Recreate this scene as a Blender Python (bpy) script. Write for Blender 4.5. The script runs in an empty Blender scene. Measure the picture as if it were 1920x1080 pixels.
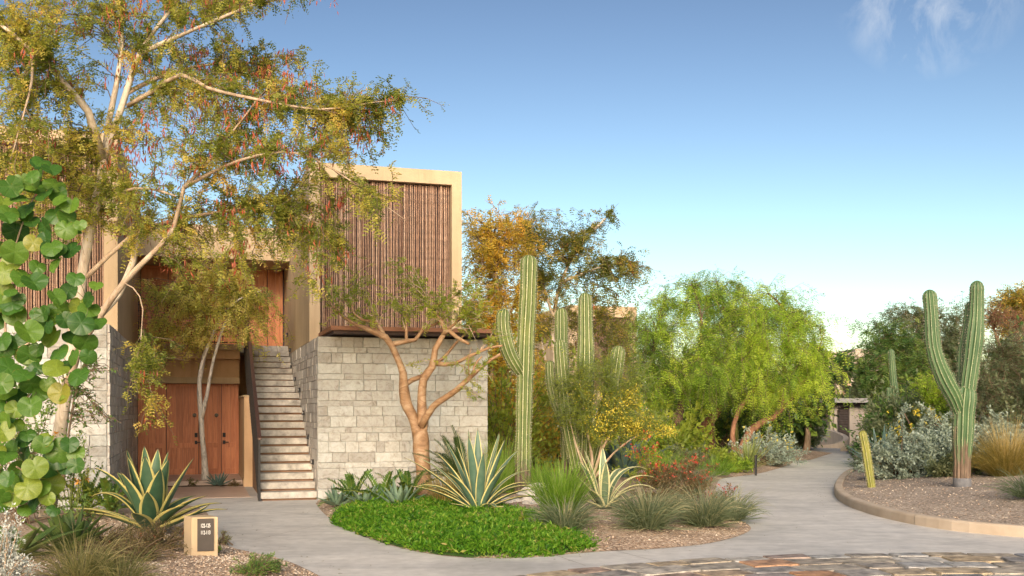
import bpy, math, random
import numpy as np
from mathutils import Vector, Matrix
from mathutils.geometry import delaunay_2d_cdt

S = bpy.context.scene
C = S.collection
R = math.radians
F, CX, HY, EYE = 1960.0, 960.0, 768.0, 1.6      # focal length in photo pixels, principal column, horizon row, eye height

# ---------------------------------------------------------------- camera, sky, sun, exposure
cam = bpy.data.cameras.new('camera')
cam.sensor_width = 36.0
cam.lens = 36.0 * F / 1920.0
cam.shift_y = (HY - 540.0) / 1920.0
cam.clip_start = 0.1
cam.clip_end = 3000
cam_o = bpy.data.objects.new('camera', cam)
C.objects.link(cam_o)
cam_o.location = (0, 0, EYE)
cam_o.rotation_euler = (R(90), 0, 0)
S.camera = cam_o

SUN_AZ, SUN_EL = R(182), R(27.0)                 # azimuth clockwise from +Y: behind the camera, to its right
SUN_STRENGTH, SKY_STRENGTH = 1.6, 0.15
SKY_REF, SKY_GAMMA = 9.0, 1.95
S.view_settings.view_transform = 'Standard'
S.view_settings.look = 'None'
S.view_settings.exposure = 1.13
S.view_settings.gamma = 1.0
S.view_settings.use_curve_mapping = False

W = bpy.data.worlds.new('World')
S.world = W
W.use_nodes = True
wn, wl = W.node_tree.nodes, W.node_tree.links
wn.clear()
w_out = wn.new('ShaderNodeOutputWorld')
w_bg = wn.new('ShaderNodeBackground')
w_sky = wn.new('ShaderNodeTexSky')
w_sky.sky_type = 'NISHITA'
w_sky.sun_disc = False
w_sky.sun_elevation = SUN_EL
w_sky.sun_rotation = SUN_AZ
w_sky.altitude = 0
w_sky.air_density = 1.0
w_sky.dust_density = 1.2
w_sky.ozone_density = 0.5
w_bg.inputs['Strength'].default_value = SKY_STRENGTH
# a few wisps of cirrus high up, where streaked noise lets them form
w_tc = wn.new('ShaderNodeTexCoord')
w_map = wn.new('ShaderNodeMapping')
w_map.inputs['Rotation'].default_value = (0, R(28), R(20))
w_map.inputs['Scale'].default_value = (12.0, 4.0, 7.0)
w_n = wn.new('ShaderNodeTexNoise')
w_n.inputs['Scale'].default_value = 2.2
w_n.inputs['Detail'].default_value = 9
w_n.inputs['Roughness'].default_value = 0.62
w_n.inputs['Distortion'].default_value = 0.5
w_r = wn.new('ShaderNodeValToRGB')
w_r.color_ramp.elements[0].position = 0.44
w_r.color_ramp.elements[1].position = 0.80
w_dot = wn.new('ShaderNodeVectorMath')
w_dot.operation = 'DOT_PRODUCT'
_cd = Vector(((1750 - CX) / F, 1.0, (HY + 40) / F)).normalized()
w_dot.inputs[1].default_value = _cd
w_rm = wn.new('ShaderNodeMapRange')
w_rm.inputs['From Min'].default_value = 0.9966
w_rm.inputs['From Max'].default_value = 1.0004
w_mul = wn.new('ShaderNodeMath')
w_mul.operation = 'MULTIPLY'
w_mix = wn.new('ShaderNodeMixRGB')
w_mix.inputs['Color2'].default_value = (2.9, 3.0, 3.1, 1)
w_hs = wn.new('ShaderNodeHueSaturation')
w_hs.inputs['Saturation'].default_value = 0.86
wl.new(w_tc.outputs['Generated'], w_map.inputs['Vector'])
wl.new(w_map.outputs['Vector'], w_n.inputs['Vector'])
wl.new(w_n.outputs['Fac'], w_r.inputs['Fac'])
wl.new(w_tc.outputs['Generated'], w_dot.inputs[0])
wl.new(w_dot.outputs['Value'], w_rm.inputs['Value'])
wl.new(w_r.outputs['Color'], w_mul.inputs[0])
wl.new(w_rm.outputs['Result'], w_mul.inputs[1])
wl.new(w_mul.outputs['Value'], w_mix.inputs['Fac'])
# the film's contrast in the blues: one even power curve over the whole sky
w_s1 = wn.new('ShaderNodeVectorMath'); w_s1.operation = 'SCALE'; w_s1.inputs['Scale'].default_value = 1 / SKY_REF
w_gm = wn.new('ShaderNodeGamma'); w_gm.inputs['Gamma'].default_value = SKY_GAMMA
w_s2 = wn.new('ShaderNodeVectorMath'); w_s2.operation = 'SCALE'; w_s2.inputs['Scale'].default_value = SKY_REF
wl.new(w_sky.outputs['Color'], w_s1.inputs[0]); wl.new(w_s1.outputs['Vector'], w_gm.inputs['Color']); wl.new(w_gm.outputs['Color'], w_s2.inputs[0])
w_tint = wn.new('ShaderNodeMixRGB'); w_tint.blend_type = 'MULTIPLY'; w_tint.inputs['Fac'].default_value = 1
w_tint.inputs['Color2'].default_value = (0.93, 0.865, 0.73, 1)
wl.new(w_s2.outputs['Vector'], w_tint.inputs['Color1']); wl.new(w_tint.outputs['Color'], w_hs.inputs['Color'])
wl.new(w_hs.outputs['Color'], w_mix.inputs['Color1'])
wl.new(w_mix.outputs['Color'], w_bg.inputs['Color'])
wl.new(w_bg.outputs['Background'], w_out.inputs['Surface'])

sun = bpy.data.lights.new('sun', 'SUN')
sun.energy = SUN_STRENGTH
sun.angle = R(42)
sun.color = (1.0, 0.92, 0.80)
sun_o = bpy.data.objects.new('sun', sun)
C.objects.link(sun_o)
SUN_DIR = Vector((math.sin(SUN_AZ) * math.cos(SUN_EL), math.cos(SUN_AZ) * math.cos(SUN_EL), math.sin(SUN_EL)))
sun_o.location = (20, -30, 30)
sun_o.rotation_euler = SUN_DIR.to_track_quat('Z', 'Y').to_euler()
try:
    S.cycles.max_bounces = 8
    S.cycles.transparent_max_bounces = 8
except Exception:
    pass


# ---------------------------------------------------------------- coordinates
def P(px, py, Y):
    """a point of the photograph at depth Y metres"""
    return np.array(((px - CX) / F * Y, Y, EYE + (HY - py) / F * Y))


def G(px, py, z=0.0):
    """where that line of sight meets level ground z"""
    Y = F * (EYE - z) / (py - HY)
    return np.array(((px - CX) / F * Y, Y, z))


UD = np.array((-0.286, 0.958, 0.0)); UD /= np.linalg.norm(UD)      # into the house
VD = np.array((UD[1], -UD[0], 0.0))                                 # along its front
O0 = np.array((-3.45, 18.55, 0.0))                                  # foot of the stone corner beside the stairs
HOUSE_ROT = math.atan2(VD[1], VD[0])


def B(a, b, z):
    return O0 + VD * a + UD * b + np.array((0, 0, z))


def spline(pts, step=0.15):
    """Catmull-Rom through points (any dimension), resampled"""
    pts = np.asarray(pts, float)
    if len(pts) < 2:
        return pts
    e = np.vstack((2 * pts[0] - pts[1], pts, 2 * pts[-1] - pts[-2]))
    out = []
    for i in range(len(pts) - 1):
        p0, p1, p2, p3 = e[i:i + 4]
        n = max(1, int(np.linalg.norm((p2 - p1)[:3]) / step))
        t = np.linspace(0, 1, n, endpoint=False)[:, None]
        out.append(0.5 * (2 * p1 + (p2 - p0) * t + (2 * p0 - 5 * p1 + 4 * p2 - p3) * t ** 2 + (3 * p1 - p0 - 3 * p2 + p3) * t ** 3))
    out.append(pts[-1:])
    return np.vstack(out)


def nrm(v):
    v = np.asarray(v, float)
    return v / np.maximum(np.linalg.norm(v, axis=-1, keepdims=True), 1e-9)


# ---------------------------------------------------------------- mesh and object helpers
ORG = {}


def np_mesh(name, V, faces, smooth=False, **attrs):
    me = bpy.data.meshes.new(name)
    V = np.asarray(V, np.float32)
    fl = [np.asarray(f, np.int32) for f in faces if len(f)]
    loops = np.concatenate([f.ravel() for f in fl])
    tot = np.concatenate([np.full(len(f), f.shape[1], np.int32) for f in fl])
    start = np.concatenate(([0], np.cumsum(tot)[:-1])).astype(np.int32)
    me.vertices.add(len(V)); me.vertices.foreach_set('co', V.ravel())
    me.loops.add(len(loops)); me.loops.foreach_set('vertex_index', loops)
    me.polygons.add(len(tot)); me.polygons.foreach_set('loop_start', start)
    me.polygons.foreach_set('use_smooth', np.full(len(tot), smooth, bool))
    for k, a in attrs.items():
        me.attributes.new(k, 'FLOAT', 'POINT').data.foreach_set('value', np.asarray(a, np.float32))
    me.update(calc_edges=True)
    return me


class MB:
    """collects boxes, prisms and tubes into one mesh"""
    def __init__(self):
        self.V, self.Q, self.T, self.n, self.a = [], [], [], 0, []

    def add(self, V, quads=(), tris=(), v=None):
        V = np.asarray(V, float)
        if len(quads): self.Q.append(np.asarray(quads, int) + self.n)
        if len(tris): self.T.append(np.asarray(tris, int) + self.n)
        self.V.append(V); self.n += len(V)
        self.a.append(np.full(len(V), 0.5) if v is None else (np.full(len(V), v) if np.isscalar(v) else np.asarray(v)))
        return self

    def box(self, o, x, y, z, v=None):
        """box from corner o along edge vectors x, y, z"""
        o, x, y, z = (np.asarray(t, float) for t in (o, x, y, z))
        V = [o, o + x, o + x + y, o + y, o + z, o + x + z, o + x + y + z, o + y + z]
        return self.add(V, [(0, 3, 2, 1), (4, 5, 6, 7), (0, 1, 5, 4), (1, 2, 6, 5), (2, 3, 7, 6), (3, 0, 4, 7)], v=v)

    def hb(self, a0, a1, b0, b1, z0, z1, v=None):
        """box in the house's own axes"""
        return self.box(B(a0, b0, z0), VD * (a1 - a0), UD * (b1 - b0), (0, 0, z1 - z0), v)

    def tube(self, pts, rad, sides=8, cap=True, v=None):
        V, Q, T = tube(pts, rad, sides, cap)
        return self.add(V, Q, T, v)

    def mesh(self, name, smooth=False):
        f = []
        if self.Q: f.append(np.vstack(self.Q))
        if self.T: f.append(np.vstack(self.T))
        return np_mesh(name, np.vstack(self.V), f, smooth, v=np.concatenate(self.a))


def frames(pts):
    pts = np.asarray(pts, float)
    t = nrm(np.gradient(pts, axis=0))
    u = np.cross(t[0], (0.3, 1, 0.2)); u = u / max(np.linalg.norm(u), 1e-6)
    us = []
    for k in range(len(pts)):
        u = u - t[k] * np.dot(u, t[k]); u = u / max(np.linalg.norm(u), 1e-6)
        us.append(u)
    us = np.array(us)
    return t, us, np.cross(t, us)


def tube(pts, rad, sides=8, cap=True, wob=None):
    pts = np.asarray(pts, float)
    n = len(pts)
    rad = np.broadcast_to(np.asarray(rad, float), (n,))
    t, u, w = frames(pts)
    ang = np.linspace(0, 2 * np.pi, sides, endpoint=False)
    rr = rad[:, None] * (1 if wob is None else wob)
    V = pts[:, None, :] + rr[..., None] * (np.cos(ang)[None, :, None] * u[:, None, :] + np.sin(ang)[None, :, None] * w[:, None, :])
    V = V.reshape(-1, 3)
    i = np.arange(n - 1)[:, None] * sides
    j = np.arange(sides)[None, :]
    k = (j + 1) % sides
    Q = np.stack((i + j, i + k, i + sides + k, i + sides + j), -1).reshape(-1, 4)
    T = []
    if cap:
        V = np.vstack((V, pts[:1], pts[-1:]))
        a, b = n * sides, n * sides + 1
        jj = np.arange(sides); kk = (jj + 1) % sides
        T = np.vstack((np.stack((np.full(sides, a), kk, jj), -1), np.stack((np.full(sides, b), (n - 1) * sides + jj, (n - 1) * sides + kk), -1)))
    return V, Q, T


def link(name, me, mat, parent=None, loc=None):
    o = bpy.data.objects.new(name, me)
    C.objects.link(o)
    if mat is not None and len(me.materials) == 0:
        me.materials.append(mat)
    if parent is not None:
        o.parent = parent
        ORG[o.name] = ORG[parent.name]
        if loc is not None:
            o.location = Vector(loc) - Vector(ORG[parent.name])
    elif loc is not None:
        o.location = loc
    return o


def shift(me, d):
    n = len(me.vertices)
    co = np.empty(n * 3, np.float32); me.vertices.foreach_get('co', co)
    co = co.reshape(-1, 3) + np.asarray(d, np.float32)
    me.vertices.foreach_set('co', co.ravel()); me.update()


def part(name, me, mat, parent, label=None, kind=None):
    """a mesh given in world coordinates, hung under its thing"""
    if isinstance(me, MB): me = me.mesh(name)
    shift(me, -np.asarray(ORG[parent.name]))
    o = link(name, me, mat, parent)
    if label: o['label'] = label
    if kind: o['kind'] = kind
    return o


def thing(name, label, cat, loc, group=None):
    o = bpy.data.objects.new(name, None)
    o.empty_display_size = 0.2
    C.objects.link(o)
    o.location = Vector(loc)
    ORG[o.name] = tuple(float(c) for c in loc)
    o['label'] = label; o['category'] = cat
    if group: o['group'] = group
    return o


def top(name, me, mat, loc, label=None, cat=None, kind=None, group=None):
    """a mesh in world coordinates that stands alone"""
    if isinstance(me, MB): me = me.mesh(name)
    shift(me, -np.asarray(loc, float))
    o = link(name, me, mat, None, Vector(loc))
    ORG[o.name] = tuple(float(c) for c in loc)
    if label: o['label'] = label
    if cat: o['category'] = cat
    if kind: o['kind'] = kind
    if group: o['group'] = group
    return o


# ---------------------------------------------------------------- materials
def new_mat(name):
    m = bpy.data.materials.new(name)
    m.use_nodes = True
    nt = m.node_tree
    return m, nt.nodes, nt.links, nt.nodes['Principled BSDF']


def ramp(N, cols, pos=None, interp='LINEAR'):
    r = N.new('ShaderNodeValToRGB')
    cr = r.color_ramp
    cr.interpolation = interp
    n = len(cols)
    while len(cr.elements) < n: cr.elements.new(0.5)
    for k, c in enumerate(cols):
        cr.elements[k].position = (k / max(1, n - 1)) if pos is None else pos[k]
        cr.elements[k].color = (*c, 1)
    return r


def noise(N, L, scale, detail=5, rough=0.55, vec='Object', stretch=None, dist=0.0):
    tc = N.new('ShaderNodeTexCoord')
    n = N.new('ShaderNodeTexNoise')
    n.inputs['Scale'].default_value = scale
    n.inputs['Detail'].default_value = detail
    n.inputs['Roughness'].default_value = rough
    n.inputs['Distortion'].default_value = dist
    if stretch:
        mp = N.new('ShaderNodeMapping')
        mp.inputs['Scale'].default_value = stretch
        L.new(tc.outputs[vec], mp.inputs['Vector']); L.new(mp.outputs['Vector'], n.inputs['Vector'])
    else:
        L.new(tc.outputs[vec], n.inputs['Vector'])
    return n


def bump(N, L, b, src, strength=0.3, dist=0.02):
    bn = N.new('ShaderNodeBump')
    bn.inputs['Strength'].default_value = strength
    bn.inputs['Distance'].default_value = dist
    L.new(src, bn.inputs['Height'])
    L.new(bn.outputs['Normal'], b.inputs['Normal'])
    return bn


def mixc(N, L, fac, c1, c2, mode='MIX'):
    m = N.new('ShaderNodeMixRGB')
    m.blend_type = mode
    for i, s in ((0, fac), (1, c1), (2, c2)):
        if isinstance(s, (int, float)): m.inputs[i].default_value = s
        elif isinstance(s, tuple): m.inputs[i].default_value = (*s, 1)
        else: L.new(s, m.inputs[i])
    return m.outputs['Color']


def plain(name, cols, scale=3.0, rough=0.8, bumps=0.15, fine=60.0, stretch=None, metal=0.0, spec=0.3, pos=None, vec='Object', detail=6):
    """noise between two or more tones, with a fine relief"""
    m, N, L, b = new_mat(name)
    n = noise(N, L, scale, detail, 0.6, vec, stretch)
    r = ramp(N, cols, pos or ([0.3, 0.7] if len(cols) == 2 else None))
    L.new(n.outputs['Fac'], r.inputs['Fac'])
    L.new(r.outputs['Color'], b.inputs['Base Color'])
    b.inputs['Roughness'].default_value = rough
    b.inputs['Metallic'].default_value = metal
    b.inputs['Specular IOR Level'].default_value = spec
    if bumps:
        f = noise(N, L, fine, 6, 0.6, vec, stretch)
        bump(N, L, b, f.outputs['Fac'], bumps, 0.01)
    return m


def attr(N, name):
    a = N.new('ShaderNodeAttribute')
    a.attribute_name = name
    return a


def leaf_mat(name, cols, pos=None, trans=0.3, rough=0.5, tcol=1.25):
    """leaf colour picked per leaf by its own attribute v"""
    m, N, L, b = new_mat(name)
    a = attr(N, 'v')
    r = ramp(N, cols, pos)
    L.new(a.outputs['Fac'], r.inputs['Fac'])
    L.new(r.outputs['Color'], b.inputs['Base Color'])
    b.inputs['Roughness'].default_value = rough
    b.inputs['Specular IOR Level'].default_value = 0.35
    if trans:
        t = N.new('ShaderNodeBsdfTranslucent')
        g = N.new('ShaderNodeMixRGB'); g.blend_type = 'MULTIPLY'; g.inputs[0].default_value = 1
        g.inputs[2].default_value = (tcol, tcol * 1.05, tcol * 0.7, 1)
        L.new(r.outputs['Color'], g.inputs[1]); L.new(g.outputs['Color'], t.inputs['Color'])
        mx = N.new('ShaderNodeMixShader'); mx.inputs[0].default_value = trans
        L.new(b.outputs['BSDF'], mx.inputs[1]); L.new(t.outputs['BSDF'], mx.inputs[2])
        L.new(mx.outputs['Shader'], N['Material Output'].inputs['Surface'])
    return m


def bark(name, c1, c2, c3, scale=6.0, ring=0.0, rough=0.8, b_=0.4):
    m, N, L, b = new_mat(name)
    n = noise(N, L, scale, 8, 0.65, 'Object', (1, 1, 0.35) if not ring else (0.8, 0.8, 1.7), 1.2)
    r = ramp(N, [c1, c2, c3], [0.33, 0.5, 0.68])
    L.new(n.outputs['Fac'], r.inputs['Fac'])
    L.new(r.outputs['Color'], b.inputs['Base Color'])
    b.inputs['Roughness'].default_value = rough
    b.inputs['Specular IOR Level'].default_value = 0.25
    f = noise(N, L, 28, 8, 0.7, 'Object', (1, 1, 0.5) if not ring else (0.7, 0.7, 2.2))
    bump(N, L, b, f.outputs['Fac'], b_, 0.02)
    return m


# ---------------------------------------------------------------- plant builders
def rnd_unit(rng, n):
    return nrm(rng.normal(size=(n, 3)))


def leaf_quads(base, axis, side, L, Wd, v, mid=0.45, lift=0.0):
    """one four-cornered leaf each"""
    L = np.asarray(L)[:, None]; Wd = np.asarray(Wd)[:, None]
    up = np.cross(side, axis)
    m = base + axis * L * mid + up * (L * lift)
    V = np.stack((base, m + side * Wd * 0.5, base + axis * L, m - side * Wd * 0.5), 1)
    n = len(base)
    Q = np.arange(n * 4).reshape(n, 4)
    return V.reshape(-1, 3), Q, np.repeat(v, 4)


def frond_leaflets(rng, base, axis, side, L, pairs, ll, lw, v, droop=0.25):
    """pinnate leaves: a curved rachis, a pair of leaflets at each step"""
    n = len(base)
    t = np.linspace(0.12, 1.0, pairs)
    Lr = np.asarray(L)[:, None]
    pos = base[:, None, :] + axis[:, None, :] * (Lr * t[None, :])[..., None]
    pos[..., 2] -= droop * Lr * t[None, :] ** 2
    ax = axis[:, None, :] + np.array((0, 0, -2 * droop)) * t[None, :, None]
    ax = nrm(ax)
    out = []
    for s in (1, -1):
        d = nrm(side[:, None, :] * s + ax * 0.45 + rng.normal(0, 0.22, (n, pairs, 3)))
        sd = nrm(np.cross(d, np.cross(ax, side[:, None, :]) + rng.normal(0, 0.25, (n, pairs, 3))))
        sz = (0.75 + 0.5 * rng.random((n, pairs))) * (1 - 0.45 * np.abs(t - 0.45)[None, :])
        out.append((pos.reshape(-1, 3), d.reshape(-1, 3), sd.reshape(-1, 3), (ll * sz).ravel(), (lw * sz).ravel(),
                    (np.repeat(v, pairs) + rng.normal(0, 0.05, n * pairs))))
    b, d, sd, l, w, vv = (np.concatenate([o[k] for o in out]) for k in range(6))
    return leaf_quads(b, d, sd, l, w, np.clip(vv, 0.01, 0.99))


def merge(parts):
    """join (V, Q, v) triples"""
    V, Q, A, n = [], [], [], 0
    for v, q, a in parts:
        V.append(v); Q.append(np.asarray(q) + n); A.append(a); n += len(v)
    return np.vstack(V), np.vstack(Q), np.concatenate(A)


def sample_clumps(rng, clumps, n, yj):
    """clumps (px, py, rx, ry, Y[, weight]) -> world points inside them"""
    w = np.array([(c[2] * c[3]) ** 0.75 * (c[5] if len(c) > 5 else 1.0) for c in clumps])
    idx = rng.choice(len(clumps), n, p=w / w.sum())
    pts = []
    for i in idx:
        c = clumps[i]
        d = rnd_unit(rng, 1)[0] * rng.random() ** 0.42
        Y = c[4] + d[1] * max(yj, 0.8 * c[2] / F * c[4])
        pts.append(P(c[0] + d[0] * c[2], c[1] + d[2] * c[3], Y))
    return np.array(pts), idx


def grow(rng, limbs, targets, step=0.2, r_twig=0.012, up=0.15):
    """limbs: list of (points, r0, r1); targets: points branches must reach. returns limb and branch polylines with radii"""
    LP, nodes, tang, rad = [], [], [], []
    for pts, r0, r1 in limbs:
        p = spline(pts, step)
        r = np.linspace(r0, r1, len(p))
        LP.append((p, r))
        nodes.append(p); tang.append(nrm(np.gradient(p, axis=0))); rad.append(r)
    nodes, tang, rad = np.vstack(nodes), np.vstack(tang), np.concatenate(rad)
    dist = np.min(np.linalg.norm(targets[:, None] - nodes[None], axis=2), axis=1)
    BR = []
    for i in np.argsort(dist):
        tg = targets[i]
        d = tg - nodes
        L = np.linalg.norm(d, axis=1)
        cosv = np.einsum('ij,ij->i', d, tang) / np.maximum(L, 1e-6)
        cost = L * (1.25 - 0.45 * cosv) + 0.004 / np.maximum(rad, 0.004)
        k = int(np.argmin(cost))
        dl = L[k]
        if dl < 0.05: continue
        p0 = nodes[k]
        c1 = p0 + tang[k] * dl * 0.35 + np.array((0, 0, up * dl))
        m = max(3, int(dl / step) + 1)
        t = np.linspace(0, 1, m)[:, None]
        p = (1 - t) ** 2 * p0 + 2 * t * (1 - t) * c1 + t ** 2 * tg
        p[1:-1] += rng.normal(0, 0.025 * min(dl, 1.2), (m - 2, 3))
        r0 = min(rad[k] * 0.7, r_twig * (0.45 + 0.9 * dl))
        r = np.linspace(r0, 0.0035, m)
        BR.append((p, r, i))
        nodes = np.vstack((nodes, p[1:])); tang = np.vstack((tang, nrm(np.gradient(p, axis=0))[1:])); rad = np.concatenate((rad, r[1:]))
    return LP, BR


def build_tree(name, label, cat, base, limbs, clumps, n, mats, seed, leaf, yj=0.8, r_twig=0.012, step=0.2, group=None, up=0.15,
               trunk_sides=12, pods=None, subs=3, sub_len=0.35, limb_noise=0.06, flowers=None, tubes=True):
    """leaf: dict(per, L, pairs, ll, lw, droop, vmean, vsd); limbs in pixels (px, py, Y)"""
    rng = np.random.default_rng(seed)
    t = thing(name, label, cat, base, group)
    wl_ = []
    lk = [q[3] if len(q) > 3 else None for q in limbs]
    for pts, r0, r1 in (q[:3] for q in limbs):
        wl_.append((np.array([P(*q) for q in pts]), r0, r1))
    targets, cl = sample_clumps(rng, clumps, n, yj)
    LP, BR = grow(rng, wl_, targets, step, r_twig, up)
    for i, (p, r) in enumerate(LP):
        sides = trunk_sides if r[0] > 0.03 else 7
        ph = rng.random(4) * 6
        a = np.linspace(0, 2 * np.pi, sides, endpoint=False)[None, :]
        s = np.arange(len(p))[:, None]
        wob = 1 + limb_noise * (np.sin(a * 2 + s * 0.9 + ph[0]) + 0.7 * np.sin(a * 3 - s * 1.7 + ph[1])) + limb_noise * 0.9 * np.sin(s * 0.8 + ph[2])
        if i == 0:
            k = np.linspace(0, 1, len(p))
            r = r * (1 + 0.45 * np.exp(-k * len(p) * step / 0.14))
        V, Q, T = tube(p, r, sides, True, wob)
        part('trunk' if i == 0 else 'limb', np_mesh('limb', V, [Q, T], True), BK[lk[i]] if lk[i] else mats['bark'] if r[0] > 0.034 else mats.get('thin', mats['bark']), t)
    mb = MB()
    subp = []
    for p, r, i in BR:
        mb.tube(p, r, 5, False)
        for _ in range(subs):
            k = rng.integers(max(1, len(p) // 3), len(p))
            d = nrm(p[k] - p[k - 1] + rng.normal(0, 0.75, 3) * np.linalg.norm(p[k] - p[k - 1]) + np.array((0, 0, -leaf.get('hang', 0.0))) * np.linalg.norm(p[k] - p[k - 1]))
            l = sub_len * (0.5 + rng.random())
            q = np.array((p[k], p[k] + d * l * 0.5 + rng.normal(0, 0.03, 3), p[k] + d * l + np.array((0, 0, -leaf.get('hang', 0.1) * l))))
            subp.append((q, i))
            if tubes: mb.tube(q, (0.006, 0.0045, 0.003), 3, False)
    part('twigs', mb.mesh('twigs', True), mats.get('twig', mats['bark']), t, kind='stuff')
    # leaves along the outer part of every branch and along every small twig
    B_, A_, I_ = [], [], []
    for p, r, i in BR:
        k = rng.uniform(0.3 * (len(p) - 1), len(p) - 1.001, leaf['per'])
        j = k.astype(int); f = (k - j)[:, None]
        B_.append(p[j] * (1 - f) + p[j + 1] * f); A_.append(nrm(p[j + 1] - p[j])); I_.append(np.full(len(k), i))
    for q, i in subp:
        k = rng.uniform(0.15, 1.999, max(2, leaf['per'] // 2))
        j = k.astype(int); f = (k - j)[:, None]
        B_.append(q[j] * (1 - f) + q[j + 1] * f); A_.append(nrm(q[j + 1] - q[j])); I_.append(np.full(len(k), i))
    Bp, A, I = np.vstack(B_), np.vstack(A_), np.concatenate(I_)
    m = len(Bp)
    tv = leaf.get('vmean', 0.5) + rng.normal(0, leaf.get('vsd', 0.16), len(targets))
    if 'vfun' in leaf: tv = tv + leaf['vfun'](targets)
    v = np.clip(tv[I] + rng.normal(0, 0.09, m), 0.01, 0.99)
    ax = nrm(A * 0.55 + rnd_unit(rng, m) * 0.8 + np.array((0, 0, -leaf.get('hang', 0.15))))
    sd = nrm(np.cross(ax, np.array((0, 0, 1.0)) + rng.normal(0, 0.35, (m, 3))))
    L = leaf['L'] * (0.6 + 0.7 * rng.random(m))
    if leaf.get('pairs', 0):
        V, Q, vv = frond_leaflets(rng, Bp, ax, sd, L, leaf['pairs'], leaf['ll'], leaf['lw'], v, leaf.get('droop', 0.2))
    else:
        V, Q, vv = leaf_quads(Bp, ax, sd, L, L * leaf['lw'], v, lift=0.06)
    part('crown', np_mesh('crown', V, [Q], False, v=vv), mats['leaf'], t)
    for nm, spec in (('seed_pods', pods), ('flowers', flowers)):
        if not spec: continue
        pick = targets if 'at' not in spec else sample_clumps(rng, spec['at'], spec['n'], yj)[0]
        idx = rng.integers(0, len(pick), spec['n'])
        cen = pick[idx] if 'at' not in spec else pick
        b0 = np.repeat(cen, spec['each'], 0) + rng.normal(0, spec['spread'], (spec['n'] * spec['each'], 3))
        nn = len(b0)
        if nm == 'seed_pods':
            axp = nrm(np.array((0, 0, -1.0)) + rng.normal(0, 0.22, (nn, 3)))
        else:
            axp = rnd_unit(rng, nn)
        sdp = nrm(np.cross(axp, rnd_unit(rng, nn)))
        Lp = spec['L'] * (0.6 + 0.6 * rng.random(nn))
        V, Q, vv = leaf_quads(b0, axp, sdp, Lp, Lp * spec['w'], rng.random(nn), lift=0.05)
        part(nm, np_mesh(nm, V, [Q], False, v=vv), mats[nm], t, kind='stuff')
    return t


def build_shrub(name, label, cat, base, dims, n, mats, seed, leaf, stems=26, group=None, flowers=None, lean=(0, 0), shape=0.5):
    """a rounded bush: stems fanning from the base, leaves along their outer halves"""
    rng = np.random.default_rng(seed)
    t = thing(name, label, cat, base, group)
    rx, ry, rz = dims
    mb = MB()
    B_, A_, S_ = [], [], []
    base = np.asarray(base, float)
    lumps = rnd_unit(rng, 7); la = rng.uniform(-0.22, 0.22, 7)
    for s in range(stems):
        d = rnd_unit(rng, 1)[0]; d[2] = abs(d[2]) * (1.0 - shape) + shape * rng.random()
        d = nrm(d)
        sc = (0.72 + 0.38 * rng.random()) * (1 + float(np.sum(la * np.maximum(0, lumps @ d) ** 2)))
        tip = base + np.array((d[0] * rx, d[1] * ry, d[2] * rz)) * sc + np.array((lean[0], lean[1], 0)) * d[2]
        c = base + np.array((d[0] * rx * 0.35, d[1] * ry * 0.35, d[2] * rz * 0.6)) * sc
        k = np.linspace(0, 1, 6)[:, None]
        p = (1 - k) ** 2 * (base + rng.normal(0, 0.05, 3) * (1, 1, 0)) + 2 * k * (1 - k) * c + k ** 2 * tip
        mb.tube(p, np.linspace(0.011, 0.004, 6), 4, False)
        for q in range(leaf.get('sub', 4)):
            j = rng.integers(2, 6)
            e = p[j] + nrm(p[j] - p[j - 1] + rng.normal(0, 0.8, 3) * 0.12) * leaf.get('sl', 0.2) * (0.4 + rng.random()) * min(1.0, rz * 1.6)
            S_.append((p[j], e))
        S_.append((p[3], p[5]))
    part('stems', mb.mesh('stems', True), mats['bark'], t)
    a = np.array([s[0] for s in S_]); e = np.array([s[1] for s in S_])
    i = rng.integers(0, len(a), n)
    f = rng.random(n)[:, None]
    Bp = a[i] * (1 - f) + e[i] * f + rng.normal(0, leaf.get('jit', 0.02), (n, 3))
    Bp[:, 2] = np.maximum(Bp[:, 2], base[2] + 0.01)
    tv = leaf.get('vmean', 0.5) + rng.normal(0, leaf.get('vsd', 0.15), len(a))
    v = np.clip(tv[i] + rng.normal(0, 0.1, n), 0.01, 0.99)
    ax = nrm(nrm(e[i] - a[i]) * leaf.get('along', 0.6) + rnd_unit(rng, n) * 0.8 + np.array((0, 0, leaf.get('rise', 0.1))))
    sd = nrm(np.cross(ax, rng.normal(0, 0.6, (n, 3)) + np.array((0, 0, 1.0))))
    L = leaf['L'] * (0.6 + 0.7 * rng.random(n))
    V, Q, vv = leaf_quads(Bp, ax, sd, L, L * leaf['w'], v, lift=0.06)
    part('foliage', np_mesh('foliage', V, [Q], False, v=vv), mats['leaf'], t)
    if flowers:
        m = flowers['n']
        tip = e[rng.integers(0, len(e), m)] + np.array((0, 0, flowers.get('rise', 0.03)))
        if 'zmin' in flowers:
            tip = tip[tip[:, 2] > base[2] + rz * flowers['zmin']]; m = len(tip)
        k = flowers.get('petals', 5)
        b0 = np.repeat(tip, k, 0) + rng.normal(0, flowers.get('spread', 0.012), (m * k, 3))
        axp = nrm(rnd_unit(rng, m * k) + np.array((0, 0, 0.4)))
        sdp = nrm(np.cross(axp, rnd_unit(rng, m * k)))
        Lp = flowers['L'] * (0.7 + 0.5 * rng.random(m * k))
        V, Q, vv = leaf_quads(b0, axp, sdp, Lp, Lp * flowers.get('w', 0.6), rng.random(m * k), mid=0.6)
        part('flowers', np_mesh('flowers', V, [Q], False, v=vv), mats['flowers'], t, kind='stuff')
    return t


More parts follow.
